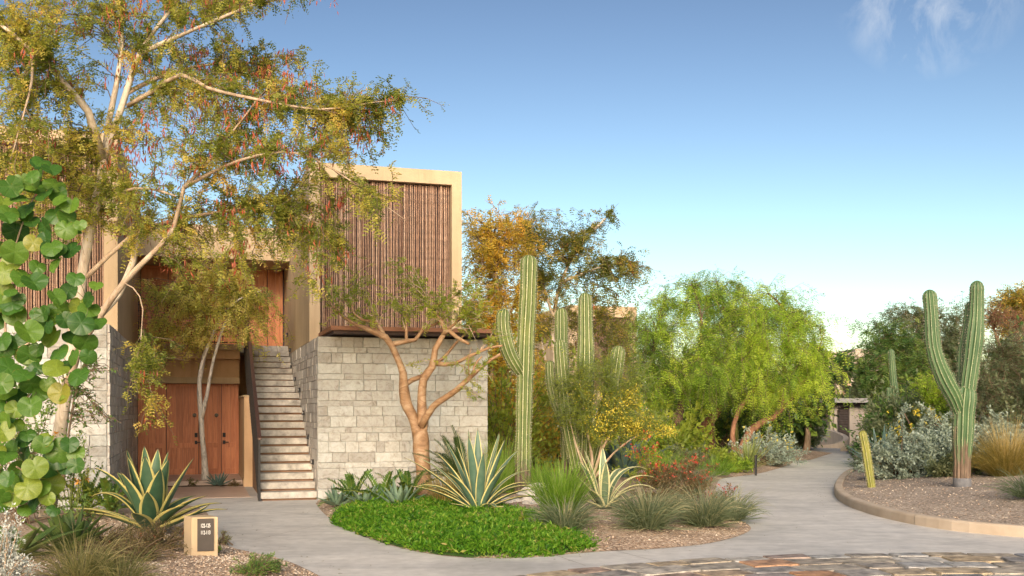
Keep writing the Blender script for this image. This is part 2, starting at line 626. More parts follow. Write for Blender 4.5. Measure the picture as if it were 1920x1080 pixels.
def blades(rng, base, n, length, width, elev=(45, 88), bend=(0.4, 1.2), r0=0.08, seg=6, vmean=0.5, vsd=0.2, az=None, elong=1.0):
    """grass: n arching ribbons"""
    th = rng.random(n) * 2 * np.pi if az is None else az
    el = np.radians(rng.uniform(elev[0], elev[1], n))
    bd = rng.uniform(bend[0], bend[1], n)
    Ln = length * (0.55 + 0.5 * rng.random(n))
    s = np.linspace(0, 1, seg + 1)
    ang = el[:, None] - bd[:, None] * s[None, :] ** 1.6 * 1.4
    dr, dz = np.cos(ang), np.sin(ang)
    st = Ln[:, None] / seg
    r = np.cumsum(np.concatenate((np.zeros((n, 1)), dr[:, :-1] * st), 1), 1)
    z = np.cumsum(np.concatenate((np.zeros((n, 1)), dz[:, :-1] * st), 1), 1)
    rr = r0 * np.sqrt(rng.random(n))
    c, sn = np.cos(th), np.sin(th)
    swirl = rng.normal(0, 0.25, n)[:, None] * s[None, :] ** 2
    cx, sx = np.cos(th[:, None] + swirl), np.sin(th[:, None] + swirl)
    x = base[0] + (rr * c)[:, None] * elong + r * cx
    y = base[1] + (rr * sn)[:, None] + r * sx
    zz = np.maximum(base[2] + z, base[2] + 0.012 + 0.02 * rng.random((n, 1)))
    w = width * (0.7 + 0.5 * rng.random(n))[:, None] * np.minimum(1.0, (1.02 - s) * 2.2)[None, :] * 0.5
    fa = rng.normal(0, 0.8, n)[:, None]                                # a twist, so blades do not all lie flat to the sky
    px_, py_, pz_ = -sx * np.cos(fa), cx * np.cos(fa), np.sin(fa) + 0 * sx
    Pm = np.stack((x, y, zz), -1); Wd = np.stack((px_, py_, pz_), -1) * w[..., None]
    V = np.stack((Pm - Wd, Pm + Wd), 2).reshape(-1, 3)
    k = (np.arange(n)[:, None] * (seg + 1) + np.arange(seg)[None, :]) * 2
    Q = np.stack((k, k + 1, k + 3, k + 2), -1).reshape(-1, 4)
    v = np.clip((vmean + rng.normal(0, vsd, n))[:, None] + 0.18 * (s[None, :] - 0.4), 0.01, 0.99)
    return V, Q, np.repeat(v.ravel(), 2)


def build_grass(name, label, cat, base, sets, mat, seed, group=None, plumes=None, pm=None):
    rng = np.random.default_rng(seed)
    t = thing(name, label, cat, base, group)
    V, Q, v = merge([blades(rng, np.asarray(base, float), **k) for k in sets])
    part('blades', np_mesh('blades', V, [Q], False, v=v), mat, t)
    if plumes:
        V, Q, v = merge([blades(rng, np.asarray(base, float), **k) for k in plumes])
        part('seed_heads', np_mesh('seed_heads', V, [Q], False, v=v), pm or mat, t)
    return t


def agave_leaf(base, az, elev, length, width, bend, channel=0.28, thick=0.018, seg=12, recurve=0.0, roll=0.0, base_w=0.62, mx=0.42):
    """a fleshy pointed leaf: channelled upper face, thin lower face. attributes: e = distance from midrib, s = along"""
    s = np.linspace(0, 1, seg + 1)
    ang = elev - bend * s ** 1.7 + recurve * s ** 3
    st = length / seg
    r = np.concatenate(([0], np.cumsum(np.cos(ang)[:-1] * st)))
    z = np.concatenate(([0], np.cumsum(np.sin(ang)[:-1] * st)))
    d = np.array((math.cos(az), math.sin(az), 0)); sd = np.array((-math.sin(az), math.cos(az), 0))
    cen = np.asarray(base)[None] + d * r[:, None] + np.array((0, 0, 1)) * z[:, None]
    up = -np.sin(ang)[:, None] * d + np.cos(ang)[:, None] * np.array((0, 0, 1))
    s1 = np.clip(s / mx, 0, 1)
    w = np.where(s < mx, base_w + (1 - base_w) * np.sin(s1 * np.pi / 2), np.cos(np.clip((s - mx) / (1 - mx), 0, 1) * np.pi / 2) ** 0.8)
    w = np.maximum(w, 0.012) * width * 0.5
    e = np.array((-1, -0.8, -0.45, 0, 0.45, 0.8, 1))
    ch = channel * (1 - 0.5 * s)
    rl = roll * s
    sdv = sd[None] * np.cos(rl)[:, None] + up * np.sin(rl)[:, None]
    upv = up * np.cos(rl)[:, None] - sd[None] * np.sin(rl)[:, None]
    topv = cen[:, None] + sdv[:, None] * (w[:, None] * e[None])[..., None] + upv[:, None] * (w[:, None] * (e ** 2)[None] * ch[:, None] * 1.6)[..., None]
    tk = thick * (1 - 0.9 * s) * 1.0
    botv = topv - upv[:, None] * (tk[:, None] * (1 - 0.85 * np.abs(e))[None] + 0.001)[..., None]
    n = len(e)
    ring = np.concatenate((topv, botv[:, ::-1]), 1)                     # 14 around
    m = ring.shape[1]
    V = ring.reshape(-1, 3)
    i = np.arange(seg)[:, None] * m; j = np.arange(m)[None]; k = (j + 1) % m
    Q = np.stack((i + j, i + k, i + m + k, i + m + j), -1).reshape(-1, 4)
    ea = np.tile(np.concatenate((np.abs(e), np.abs(e[::-1]))), seg + 1)
    sa = np.repeat(s, m)
    return np_mesh('leaf', V, [Q[:, ::-1]], True, e=ea, s=sa)


def build_agave(name, label, base, leaves, mat, seed, group=None, core=0.06):
    """leaves: list of dicts for agave_leaf, angles in degrees"""
    rng = np.random.default_rng(seed)
    t = thing(name, label, 'agave', base, group)
    b = np.asarray(base, float)
    for q in leaves:
        q = dict(q)
        az, el = R(q.pop('az')), R(q.pop('elev'))
        q['bend'] = R(q['bend']); q['recurve'] = R(q.get('recurve', 0)); q['roll'] = R(q.get('roll', 0))
        o = b + np.array((math.cos(az) * core, math.sin(az) * core, 0.02 + 0.5 * core * max(0, math.sin(el))))
        part('leaf', agave_leaf(o, az, el, **q), mat, t)
    return t


def rosette(rng, n, length, width, el=(85, 8), bend=(5, 25), channel=0.28, thick=0.018, jitter=0.15, seg=10, **k):
    out = []
    for i in range(n):
        f = i / max(1, n - 1)
        out.append(dict(az=i * 137.5 + rng.normal(0, 10), elev=el[0] + (el[1] - el[0]) * f ** 0.8 + rng.normal(0, 4), length=length * (0.8 + 0.3 * math.sin(f * 3)) * (1 + rng.normal(0, jitter)),
                        width=width * (1 + rng.normal(0, 0.1)), bend=bend[0] + (bend[1] - bend[0]) * f + rng.normal(0, 4), channel=channel, thick=thick, seg=seg, roll=rng.normal(0, 8), **k))
    return out


def cactus_stem(pts, r, ribs=11, seed=0, neck=None, seg=0.06, depth=0.17, tip=True, woody=0.0, flare=0.0):
    """a fluted column along pts; c = rib crest, h = height along it, k = corkiness"""
    rng = np.random.default_rng(seed)
    p = spline(pts, seg)
    ln = np.concatenate(([0], np.cumsum(np.linalg.norm(np.diff(p, axis=0), axis=1))))
    Lt = ln[-1]
    x = np.arange(0, Lt, seg)
    x = np.concatenate((x[x < Lt - r * 1.15], Lt - r * 1.1 * (1 - np.sin(np.linspace(0, np.pi / 2, 8)))))
    p = np.stack([np.interp(x, ln, p[:, k]) for k in range(3)], 1)
    d = Lt - x
    R_ = np.full(len(x), r)
    R_ *= 1 + 0.035 * np.sin(x * 3.1 + rng.random() * 6) + 0.025 * np.sin(x * 7.3 + rng.random() * 6)
    if neck is not None:
        R_ *= np.interp(x, [n[0] for n in neck], [n[1] for n in neck])
    if tip:
        a = np.clip(d / (r * 1.1), 0, 1)
        R_ *= np.maximum(np.sqrt(1 - (1 - a) ** 2), 0.05)
    m = ribs * 6
    th = np.linspace(0, 2 * np.pi, m, endpoint=False)
    c = np.abs(np.cos(th * ribs / 2))
    prof = 1 - depth + depth * (1 - (1 - c ** 1.3)) * 1.0
    t, u, w = frames(p)
    tw = 0.05 * np.sin(x * 0.7 + seed)
    V = p[:, None] + (R_[:, None] * prof[None])[..., None] * (np.cos(th[None] + tw[:, None])[..., None] * u[:, None] + np.sin(th[None] + tw[:, None])[..., None] * w[:, None])
    n = len(x)
    V = V.reshape(-1, 3)
    i = np.arange(n - 1)[:, None] * m; j = np.arange(m)[None]; k = (j + 1) % m
    Q = np.stack((i + j, i + k, i + m + k, i + m + j), -1).reshape(-1, 4)
    V = np.vstack((V, p[-1:] + t[-1:] * 0.004))
    T = np.stack((np.full(m, n * m), (n - 1) * m + np.arange(m), (n - 1) * m + (np.arange(m) + 1) % m), -1)
    ca = np.concatenate((np.tile(c, n), [1])); ha = np.concatenate((np.repeat(x, m), [Lt]))
    ka = np.clip(1 - ha / max(woody, 1e-3), 0, 1) if woody > 0 else np.zeros(len(ha))
    me = np_mesh('stem', V, [Q, T], True, c=ca, h=ha, k=ka)
    # spine tufts on the crests
    cr = np.arange(ribs) * 6
    cr = np.concatenate([(np.arange(ribs) * (2 * np.pi / (ribs / 2) / 2))])
    B_, A_, S_ = [], [], []
    xs = np.arange(max(woody * 0.6, 0.05), Lt - r * 0.25, 0.05)
    for q in range(ribs):
        thq = q * 2 * np.pi / ribs
        xx = xs + rng.normal(0, 0.006, len(xs))
        pp = np.stack([np.interp(xx, x, p[:, k_]) for k_ in range(3)], 1)
        uu = np.stack([np.interp(xx, x, u[:, k_]) for k_ in range(3)], 1); ww = np.stack([np.interp(xx, x, w[:, k_]) for k_ in range(3)], 1)
        tt = np.interp(xx, x, tw); rr = np.interp(xx, x, R_)
        dr = np.cos(thq + tt)[:, None] * uu + np.sin(thq + tt)[:, None] * ww
        B_.append(pp + dr * (rr * 0.985)[:, None]); A_.append(dr)
    Bp, A = np.vstack(B_), np.vstack(A_)
    nn = 3
    Bp, A = np.repeat(Bp, nn, 0), np.repeat(A, nn, 0)
    ax = nrm(A + rnd_unit(rng, len(Bp)) * 0.9)
    sd = nrm(np.cross(ax, rnd_unit(rng, len(Bp))))
    V, Q, v = leaf_quads(Bp, ax, sd, 0.018 + 0.016 * rng.random(len(Bp)), np.full(len(Bp), 0.0065), rng.random(len(Bp)), mid=0.2)
    return me, np_mesh('spines', V, [Q], False, v=v)


def build_cactus(name, label, base, stems, mats, group=None):
    """stems: list of dict(name, pts (px,py,Y) or world, r, ...)"""
    t = thing(name, label, 'cactus', base, group)
    for i, s in enumerate(stems):
        s = dict(s)
        nm = s.pop('name', 'arm'); pts = s.pop('pts'); wp = s.pop('world', False)
        pw = np.array(pts) if wp else np.array([P(*q) for q in pts])
        me, sp = cactus_stem(pw, seed=i + 3, **s)
        o = part(nm, me, mats['cactus'], t)
        part('spines', sp, mats['spine'], o, kind='stuff')
    return t


def palm_frond(rng, base, az, elev, length, bend, pairs, ll, lw, v=0.5, vee=0.35, flat=0.9):
    s = np.linspace(0, 1, 9)
    ang = elev - bend * s ** 1.5
    st = length / 8
    r = np.concatenate(([0], np.cumsum(np.cos(ang)[:-1] * st))); z = np.concatenate(([0], np.cumsum(np.sin(ang)[:-1] * st)))
    d = np.array((math.cos(az), math.sin(az), 0)); sd = np.array((-math.sin(az), math.cos(az), 0))
    p = np.asarray(base)[None] + d * r[:, None] + np.array((0, 0, 1)) * z[:, None]
    V, Q, _ = tube(p, np.linspace(0.011, 0.003, 9), 4, False)
    t = np.linspace(0.14, 0.98, pairs)
    pp = np.stack([np.interp(t, s, p[:, k]) for k in range(3)], 1)
    an = np.interp(t, s, ang)
    tan = np.cos(an)[:, None] * d + np.sin(an)[:, None] * np.array((0, 0, 1))
    up = -np.sin(an)[:, None] * d + np.cos(an)[:, None] * np.array((0, 0, 1))
    parts = [(V, Q, np.full(len(V), 0.85))]
    sz = np.sin(np.clip(t, 0.05, 1) * np.pi * 0.93) ** 0.5
    for sg in (1, -1):
        ax = nrm(sd * sg * flat + tan * 0.75 + up * vee + rng.normal(0, 0.07, (pairs, 3)))
        side = nrm(np.cross(ax, up))
        parts.append(leaf_quads(pp, ax, side, ll * sz * (0.9 + 0.2 * rng.random(pairs)), np.full(pairs, lw), np.clip(v + rng.normal(0, 0.12, pairs), 0.01, 0.95), mid=0.4))
    V, Q, v = merge(parts)
    return np_mesh('frond', V, [Q], False, v=v)


def build_cycad(name, label, cat, base, n, length, mats, seed, pairs=30, ll=0.14, lw=0.012, el=(80, 15), bend=(20, 60), azr=None, vee=0.35, trunk=0.14, v=0.4, group=None, part_name='frond'):
    rng = np.random.default_rng(seed)
    t = thing(name, label, cat, base, group)
    b = np.asarray(base, float)
    if trunk:
        k = np.linspace(0, 1, 7)
        V, Q, T = tube(b + np.array((0, 0, 1)) * (k * trunk)[:, None], 0.12 * np.array((0.9, 1.1, 1, 1.1, 0.95, 0.9, 0.6)), 12, True)
        part('stem', np_mesh('stem', V, [Q, T], True), mats['bark'], t)
    for i in range(n):
        f = i / max(1, n - 1)
        az = R(i * 137.5 + rng.normal(0, 9)) if azr is None else R(rng.uniform(*azr))
        e = R(el[0] + (el[1] - el[0]) * f + rng.normal(0, 6)); bd = R(bend[0] + (bend[1] - bend[0]) * f)
        part(part_name, palm_frond(rng, b + np.array((0, 0, trunk)), az, e, length * (0.8 + 0.3 * rng.random()), bd, pairs, ll, lw, v, vee), mats['leaf'], t)
    return t


# ---------------------------------------------------------------- material library
def mat_concrete():
    m, N, L, b = new_mat('concrete_paving')
    n1 = noise(N, L, 0.55, 5, 0.55, dist=1.2)
    n2 = noise(N, L, 6.0, 6, 0.6)
    n3 = noise(N, L, 0.9, 4, 0.5, 'Object', (0.55, 1.5, 1), 1.6)
    r1 = ramp(N, [(0.475, 0.455, 0.43), (0.56, 0.535, 0.505), (0.61, 0.585, 0.55)], [0.3, 0.52, 0.72])
    L.new(n1.outputs['Fac'], r1.inputs['Fac'])
    r3 = ramp(N, [(0.70, 0.715, 0.745), (1, 1, 1)], [0.34, 0.56])
    L.new(n3.outputs['Fac'], r3.inputs['Fac'])
    c = mixc(N, L, 0.6, r1.outputs['Color'], r3.outputs['Color'], 'MULTIPLY')
    r2 = ramp(N, [(0.86, 0.86, 0.86), (1.06, 1.06, 1.06)], [0.35, 0.65])
    L.new(n2.outputs['Fac'], r2.inputs['Fac'])
    c = mixc(N, L, 1.0, c, r2.outputs['Color'], 'MULTIPLY')
    L.new(c, b.inputs['Base Color'])
    b.inputs['Roughness'].default_value = 0.62
    b.inputs['Specular IOR Level'].default_value = 0.4
    f = noise(N, L, 45, 6, 0.65)
    bump(N, L, b, f.outputs['Fac'], 0.18, 0.006)
    return m


def mat_gravel(name, cols, scale=42.0):
    m, N, L, b = new_mat(name)
    tc = N.new('ShaderNodeTexCoord')
    v = N.new('ShaderNodeTexVoronoi'); v.inputs['Scale'].default_value = scale
    L.new(tc.outputs['Object'], v.inputs['Vector'])
    sp = N.new('ShaderNodeSeparateColor'); L.new(v.outputs['Color'], sp.inputs['Color'])
    r = ramp(N, cols); L.new(sp.outputs['Red'], r.inputs['Fac'])
    n = noise(N, L, 1.3, 4)
    r2 = ramp(N, [(0.74, 0.72, 0.70), (1.08, 1.06, 1.03)], [0.32, 0.68]); L.new(n.outputs['Fac'], r2.inputs['Fac'])
    c = mixc(N, L, 1.0, r.outputs['Color'], r2.outputs['Color'], 'MULTIPLY')
    L.new(c, b.inputs['Base Color'])
    b.inputs['Roughness'].default_value = 0.9
    inv = N.new('ShaderNodeMath'); inv.operation = 'SUBTRACT'; inv.inputs[0].default_value = 0.6
    L.new(v.outputs['Distance'], inv.inputs[1])
    bump(N, L, b, inv.outputs[0], 0.9, 0.012)
    return m


def mat_stone(name, cols, attrv=False):
    """veined travertine-like block; every block has its own tone"""
    m, N, L, b = new_mat(name)
    if attrv:
        a = attr(N, 'v'); src = a.outputs['Fac']
    else:
        oi = N.new('ShaderNodeObjectInfo'); src = oi.outputs['Random']
    r = ramp(N, cols); L.new(src, r.inputs['Fac'])
    tc = N.new('ShaderNodeTexCoord')
    geo = N.new('ShaderNodeNewGeometry')
    mp = N.new('ShaderNodeVectorMath'); mp.operation = 'ADD'
    sc = N.new('ShaderNodeVectorMath'); sc.operation = 'SCALE'; sc.inputs[0].default_value = (37.0, 11.0, 23.0)
    L.new(src, sc.inputs['Scale']); L.new(geo.outputs['Position'], mp.inputs[0]); L.new(sc.outputs['Vector'], mp.inputs[1])
    n = N.new('ShaderNodeTexNoise'); n.inputs['Scale'].default_value = 5.5; n.inputs['Detail'].default_value = 9; n.inputs['Roughness'].default_value = 0.68; n.inputs['Distortion'].default_value = 1.4
    L.new(mp.outputs['Vector'], n.inputs['Vector'])
    r2 = ramp(N, [(0.50, 0.44, 0.38), (0.86, 0.83, 0.79), (1.04, 1.04, 1.03), (1.12, 1.12, 1.11)], [0.30, 0.43, 0.56, 0.75])
    L.new(n.outputs['Fac'], r2.inputs['Fac'])
    c = mixc(N, L, 0.85, r.outputs['Color'], r2.outputs['Color'], 'MULTIPLY')
    n3 = N.new('ShaderNodeTexNoise'); n3.inputs['Scale'].default_value = 24; n3.inputs['Detail'].default_value = 8; n3.inputs['Roughness'].default_value = 0.75
    L.new(mp.outputs['Vector'], n3.inputs['Vector'])
    r3 = ramp(N, [(0.62, 0.56, 0.50), (1, 1, 1)], [0.36, 0.47]); L.new(n3.outputs['Fac'], r3.inputs['Fac'])
    c = mixc(N, L, 0.55, c, r3.outputs['Color'], 'MULTIPLY')
    L.new(c, b.inputs['Base Color'])
    b.inputs['Roughness'].default_value = 0.8
    b.inputs['Specular IOR Level'].default_value = 0.25
    bump(N, L, b, n3.outputs['Fac'], 0.35, 0.012)
    return m


def mat_cactus(name, low, high, crest, cork=(0.105, 0.072, 0.05)):
    m, N, L, b = new_mat(name)
    c_, h_, k_ = attr(N, 'c'), attr(N, 'h'), attr(N, 'k')
    n = noise(N, L, 3.0, 6, 0.6)
    r = ramp(N, [low, high], [0.3, 0.7]); L.new(n.outputs['Fac'], r.inputs['Fac'])
    rc = ramp(N, [(0, 0, 0), (1, 1, 1)], [0.91, 0.99]); L.new(c_.outputs['Fac'], rc.inputs['Fac'])
    w = noise(N, L, 12, 4)
    rw = ramp(N, [(0.45, 0.45, 0.45), (1, 1, 1)], [0.3, 0.6]); L.new(w.outputs['Fac'], rw.inputs['Fac'])
    mm = mixc(N, L, 1.0, rc.outputs['Color'], rw.outputs['Color'], 'MULTIPLY')
    col = mixc(N, L, mm, r.outputs['Color'], crest)
    s = noise(N, L, 7, 8, 0.7)
    rs = ramp(N, [(0, 0, 0), (1, 1, 1)], [0.66, 0.72]); L.new(s.outputs['Fac'], rs.inputs['Fac'])
    col = mixc(N, L, rs.outputs['Color'], col, (0.16, 0.12, 0.07))
    # cork creeping up from the foot in an uneven line
    ad = N.new('ShaderNodeMath'); ad.operation = 'MULTIPLY_ADD'; ad.inputs[1].default_value = 2.4; ad.inputs[2].default_value = -1.2
    nk = noise(N, L, 5.0, 6, 0.65, 'Object', (2.2, 2.2, 0.5)); L.new(nk.outputs['Fac'], ad.inputs[0])
    su = N.new('ShaderNodeMath'); su.operation = 'ADD'; L.new(k_.outputs['Fac'], su.inputs[0]); L.new(ad.outputs[0], su.inputs[1])
    rk = ramp(N, [(0, 0, 0), (1, 1, 1)], [0.30, 0.62]); L.new(su.outputs[0], rk.inputs['Fac'])
    gate = N.new('ShaderNodeMath'); gate.operation = 'GREATER_THAN'; gate.inputs[1].default_value = 0.001; L.new(k_.outputs['Fac'], gate.inputs[0])
    km = N.new('ShaderNodeMath'); km.operation = 'MULTIPLY'; L.new(rk.outputs['Color'], km.inputs[0]); L.new(gate.outputs[0], km.inputs[1])
    nc = noise(N, L, 14, 8, 0.7, 'Object', (1, 1, 0.4))
    rcork = ramp(N, [tuple(x * 0.6 for x in cork), cork, tuple(min(1, x * 1.5) for x in cork)], [0.3, 0.5, 0.7]); L.new(nc.outputs['Fac'], rcork.inputs['Fac'])
    col = mixc(N, L, km.outputs[0], col, rcork.outputs['Color'])
    L.new(col, b.inputs['Base Color'])
    b.inputs['Roughness'].default_value = 0.5
    b.inputs['Specular IOR Level'].default_value = 0.35
    f = noise(N, L, 40, 6, 0.7)
    bump(N, L, b, f.outputs['Fac'], 0.2, 0.008)
    return m


def mat_agave(name, green, edge, tip=(0.10, 0.06, 0.03), cut=0.72, base=None):
    m, N, L, b = new_mat(name)
    e, s = attr(N, 'e'), attr(N, 's')
    n = noise(N, L, 7, 5, 0.6)
    r = ramp(N, green, [0.3, 0.7] if len(green) == 2 else None); L.new(n.outputs['Fac'], r.inputs['Fac'])
    col = r.outputs['Color']
    oi = N.new('ShaderNodeObjectInfo')
    rv = ramp(N, [(0.8, 0.85, 0.8), (1.15, 1.1, 1.05)]); L.new(oi.outputs['Random'], rv.inputs['Fac'])
    col = mixc(N, L, 1.0, col, rv.outputs['Color'], 'MULTIPLY')
    if edge:
        ad = N.new('ShaderNodeMath'); ad.operation = 'MULTIPLY_ADD'; ad.inputs[1].default_value = 0.16; ad.inputs[2].default_value = -0.08
        n2 = noise(N, L, 5, 3); L.new(n2.outputs['Fac'], ad.inputs[0])
        su = N.new('ShaderNodeMath'); su.operation = 'ADD'; L.new(e.outputs['Fac'], su.inputs[0]); L.new(ad.outputs[0], su.inputs[1])
        re = ramp(N, [(0, 0, 0), (1, 1, 1)], [cut, cut + 0.05]); L.new(su.outputs[0], re.inputs['Fac'])
        col = mixc(N, L, re.outputs['Color'], col, edge)
    if base:
        rb = ramp(N, [(1, 1, 1), (0, 0, 0)], [0.0, 0.4]); L.new(s.outputs['Fac'], rb.inputs['Fac'])
        fb = N.new('ShaderNodeMath'); fb.operation = 'MULTIPLY'; fb.inputs[1].default_value = 0.7; L.new(rb.outputs['Color'], fb.inputs[0])
        col = mixc(N, L, fb.outputs[0], col, base)
    rt = ramp(N, [(0, 0, 0), (1, 1, 1)], [0.955, 0.985]); L.new(s.outputs['Fac'], rt.inputs['Fac'])
    col = mixc(N, L, rt.outputs['Color'], col, tip)
    L.new(col, b.inputs['Base Color'])
    b.inputs['Roughness'].default_value = 0.48
    b.inputs['Specular IOR Level'].default_value = 0.35
    f = noise(N, L, 30, 4, 0.6, 'Object', (1, 1, 0.3))
    bump(N, L, b, f.outputs['Fac'], 0.1, 0.006)
    return m


def mat_wood(name, c1, c2, c3, rough=0.45, along='z', scale=7.0):
    m, N, L, b = new_mat(name)
    st = {'z': (6, 6, 0.35), 'x': (0.35, 6, 6)}[along]
    oi = N.new('ShaderNodeObjectInfo')
    n = noise(N, L, scale, 7, 0.6, 'Object', st, 0.5)
    off = N.new('ShaderNodeMath'); off.operation = 'MULTIPLY_ADD'; off.inputs[1].default_value = 0.3; off.inputs[2].default_value = -0.15
    L.new(oi.outputs['Random'], off.inputs[0])
    su = N.new('ShaderNodeMath'); su.operation = 'ADD'; L.new(n.outputs['Fac'], su.inputs[0]); L.new(off.outputs[0], su.inputs[1])
    r = ramp(N, [c1, c2, c3], [0.3, 0.5, 0.72]); L.new(su.outputs[0], r.inputs['Fac'])
    L.new(r.outputs['Color'], b.inputs['Base Color'])
    b.inputs['Roughness'].default_value = rough
    bump(N, L, b, n.outputs['Fac'], 0.12, 0.004)
    return m


def mat_obj_ramp(name, cols, rough=0.7, fine=30, bmp=0.3, var=0.5, scale=6, attrv=False, pos=None, world=False):
    """tone picked per object (or per piece), with mottling"""
    m, N, L, b = new_mat(name)
    if attrv: src = attr(N, 'v').outputs['Fac']
    else: src = N.new('ShaderNodeObjectInfo').outputs['Random']
    r = ramp(N, cols, pos); L.new(src, r.inputs['Fac'])
    if world:
        g = N.new('ShaderNodeNewGeometry')
        n = N.new('ShaderNodeTexNoise'); n.inputs['Scale'].default_value = scale; n.inputs['Detail'].default_value = 8; n.inputs['Roughness'].default_value = 0.65
        L.new(g.outputs['Position'], n.inputs['Vector'])
    else:
        n = noise(N, L, scale, 8, 0.65, 'Object')
    r2 = ramp(N, [(1 - var,) * 3, (1 + var * 0.5,) * 3], [0.3, 0.68]); L.new(n.outputs['Fac'], r2.inputs['Fac'])
    c = mixc(N, L, 1.0, r.outputs['Color'], r2.outputs['Color'], 'MULTIPLY')
    L.new(c, b.inputs['Base Color'])
    b.inputs['Roughness'].default_value = rough
    b.inputs['Specular IOR Level'].default_value = 0.3
    f = noise(N, L, fine, 8, 0.7)
    bump(N, L, b, f.outputs['Fac'], bmp, 0.012)
    return m


def stucco(name, cols, scale, rough, bmp, fine):
    """trowelled render: cloudy tone, faint drip stains, uneven relief"""
    m, N, L, b = new_mat(name)
    n = noise(N, L, scale * 1.6, 6, 0.6)
    r = ramp(N, [tuple(x * .9 for x in cols[0]), cols[0], cols[1]], [.28, .5, .72]); L.new(n.outputs['Fac'], r.inputs['Fac'])
    d = noise(N, L, 3.2, 6, 0.65, 'Object', (2.2, 2.2, 0.16))
    rd = ramp(N, [(.84, .81, .77), (1, 1, 1)], [.30, .52]); L.new(d.outputs['Fac'], rd.inputs['Fac'])
    c = mixc(N, L, .75, r.outputs['Color'], rd.outputs['Color'], 'MULTIPLY')
    L.new(c, b.inputs['Base Color'])
    b.inputs['Roughness'].default_value = rough
    b.inputs['Specular IOR Level'].default_value = .25
    f = noise(N, L, fine, 6, .6); g = noise(N, L, 4.0, 4, .5)
    s = N.new('ShaderNodeMath'); s.operation = 'MULTIPLY_ADD'; s.inputs[1].default_value = 3.0
    L.new(g.outputs['Fac'], s.inputs[0]); L.new(f.outputs['Fac'], s.inputs[2])
    bump(N, L, b, s.outputs[0], bmp, .012)
    return m


M = {}
M['concrete'] = mat_concrete()
M['joint'] = plain('joint', [(0.22, 0.20, 0.18), (0.3, 0.28, 0.25)], 4, 0.9, 0)
M['porch'] = plain('pink_paving', [(0.48, 0.35, 0.28), (0.58, 0.44, 0.36)], 2.5, 0.45, 0.1, 30)
M['gravel'] = mat_gravel('tan_gravel', [(0.13, 0.085, 0.055), (0.32, 0.22, 0.15), (0.44, 0.33, 0.24), (0.58, 0.47, 0.37), (0.22, 0.14, 0.10)])
M['gravel_bank'] = mat_gravel('grey_gravel', [(0.14, 0.11, 0.085), (0.30, 0.235, 0.18), (0.42, 0.34, 0.275), (0.52, 0.45, 0.38), (0.19, 0.14, 0.11)], 36)
M['pebble'] = mat_obj_ramp('pebbles', [(0.13, 0.08, 0.05), (0.36, 0.25, 0.17), (0.52, 0.41, 0.31), (0.62, 0.53, 0.44)], 0.85, 30, 0.1, 0.1, attrv=True)
M['earth'] = plain('dry_earth', [(0.20, 0.14, 0.09), (0.32, 0.24, 0.17)], 0.4, 0.95, 0.5, 12)
M['soil'] = plain('soil', [(0.07, 0.05, 0.035), (0.14, 0.10, 0.07)], 8, 0.95, 0.5, 25)
M['hill'] = plain('scrub_hill', [(0.05, 0.07, 0.03), (0.13, 0.13, 0.06), (0.20, 0.16, 0.10)], 0.15, 0.95, 0.6, 1.5)
M['kerb'] = plain('kerb_concrete', [(0.36, 0.29, 0.22), (0.47, 0.39, 0.31)], 2, 0.8, 0.2, 30)
M['flag'] = mat_obj_ramp('slate_flags', [(0.17, 0.17, 0.185), (0.42, 0.36, 0.28), (0.25, 0.24, 0.24), (0.46, 0.25, 0.13), (0.40, 0.32, 0.23), (0.46, 0.44, 0.41), (0.21, 0.21, 0.22), (0.43, 0.33, 0.21), (0.32, 0.29, 0.25)], 0.6, 14, 0.7, 0.8, 7, world=True)
M['grout'] = plain('sandy_grout', [(0.25, 0.22, 0.18), (0.36, 0.32, 0.27)], 8, 0.9, 0.3, 60)
M['stone'] = mat_stone('wall_stone', [(0.31, 0.30, 0.28), (0.41, 0.41, 0.39), (0.455, 0.47, 0.455), (0.37, 0.37, 0.35), (0.48, 0.485, 0.465), (0.34, 0.335, 0.315), (0.43, 0.43, 0.41), (0.45, 0.465, 0.455)])
M['stone_v'] = mat_stone('wall_stone_pieces', [(0.38, 0.35, 0.325), (0.50, 0.47, 0.44), (0.55, 0.53, 0.50), (0.44, 0.41, 0.38), (0.58, 0.56, 0.53)], True)
M['mortar'] = plain('mortar', [(0.36, 0.345, 0.315), (0.45, 0.43, 0.395)], 6, 0.95, 0.3)
M['stucco'] = stucco('cream_stucco', [(0.44, 0.335, 0.215), (0.49, 0.38, 0.25)], 0.8, 0.85, 0.25, 55)
M['stucco_tan'] = stucco('tan_stucco', [(0.56, 0.38, 0.23), (0.63, 0.44, 0.27)], 0.8, 0.85, 0.25, 55)
M['stucco_far'] = stucco('pale_stucco', [(0.50, 0.42, 0.34), (0.58, 0.49, 0.40)], 0.6, 0.85, 0.2, 40)
M['pole'] = mat_obj_ramp('bamboo_poles', [(0.135, 0.072, 0.045), (0.235, 0.138, 0.09), (0.38, 0.26, 0.185), (0.175, 0.098, 0.062), (0.30, 0.19, 0.13)], 0.5, 40, 0.1, 0.45, 9)
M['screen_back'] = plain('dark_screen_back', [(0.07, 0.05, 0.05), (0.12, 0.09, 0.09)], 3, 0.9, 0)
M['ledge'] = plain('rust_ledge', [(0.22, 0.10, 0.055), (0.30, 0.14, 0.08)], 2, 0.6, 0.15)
M['door'] = mat_wood('cedar_door', (0.42, 0.13, 0.05), (0.56, 0.19, 0.078), (0.66, 0.25, 0.105))
M['door_up'] = mat_wood('orange_cedar', (0.44, 0.15, 0.055), (0.55, 0.21, 0.08), (0.64, 0.28, 0.11))
M['rail_wood'] = mat_wood('dark_handrail', (0.055, 0.028, 0.022), (0.09, 0.048, 0.038), (0.13, 0.07, 0.055))
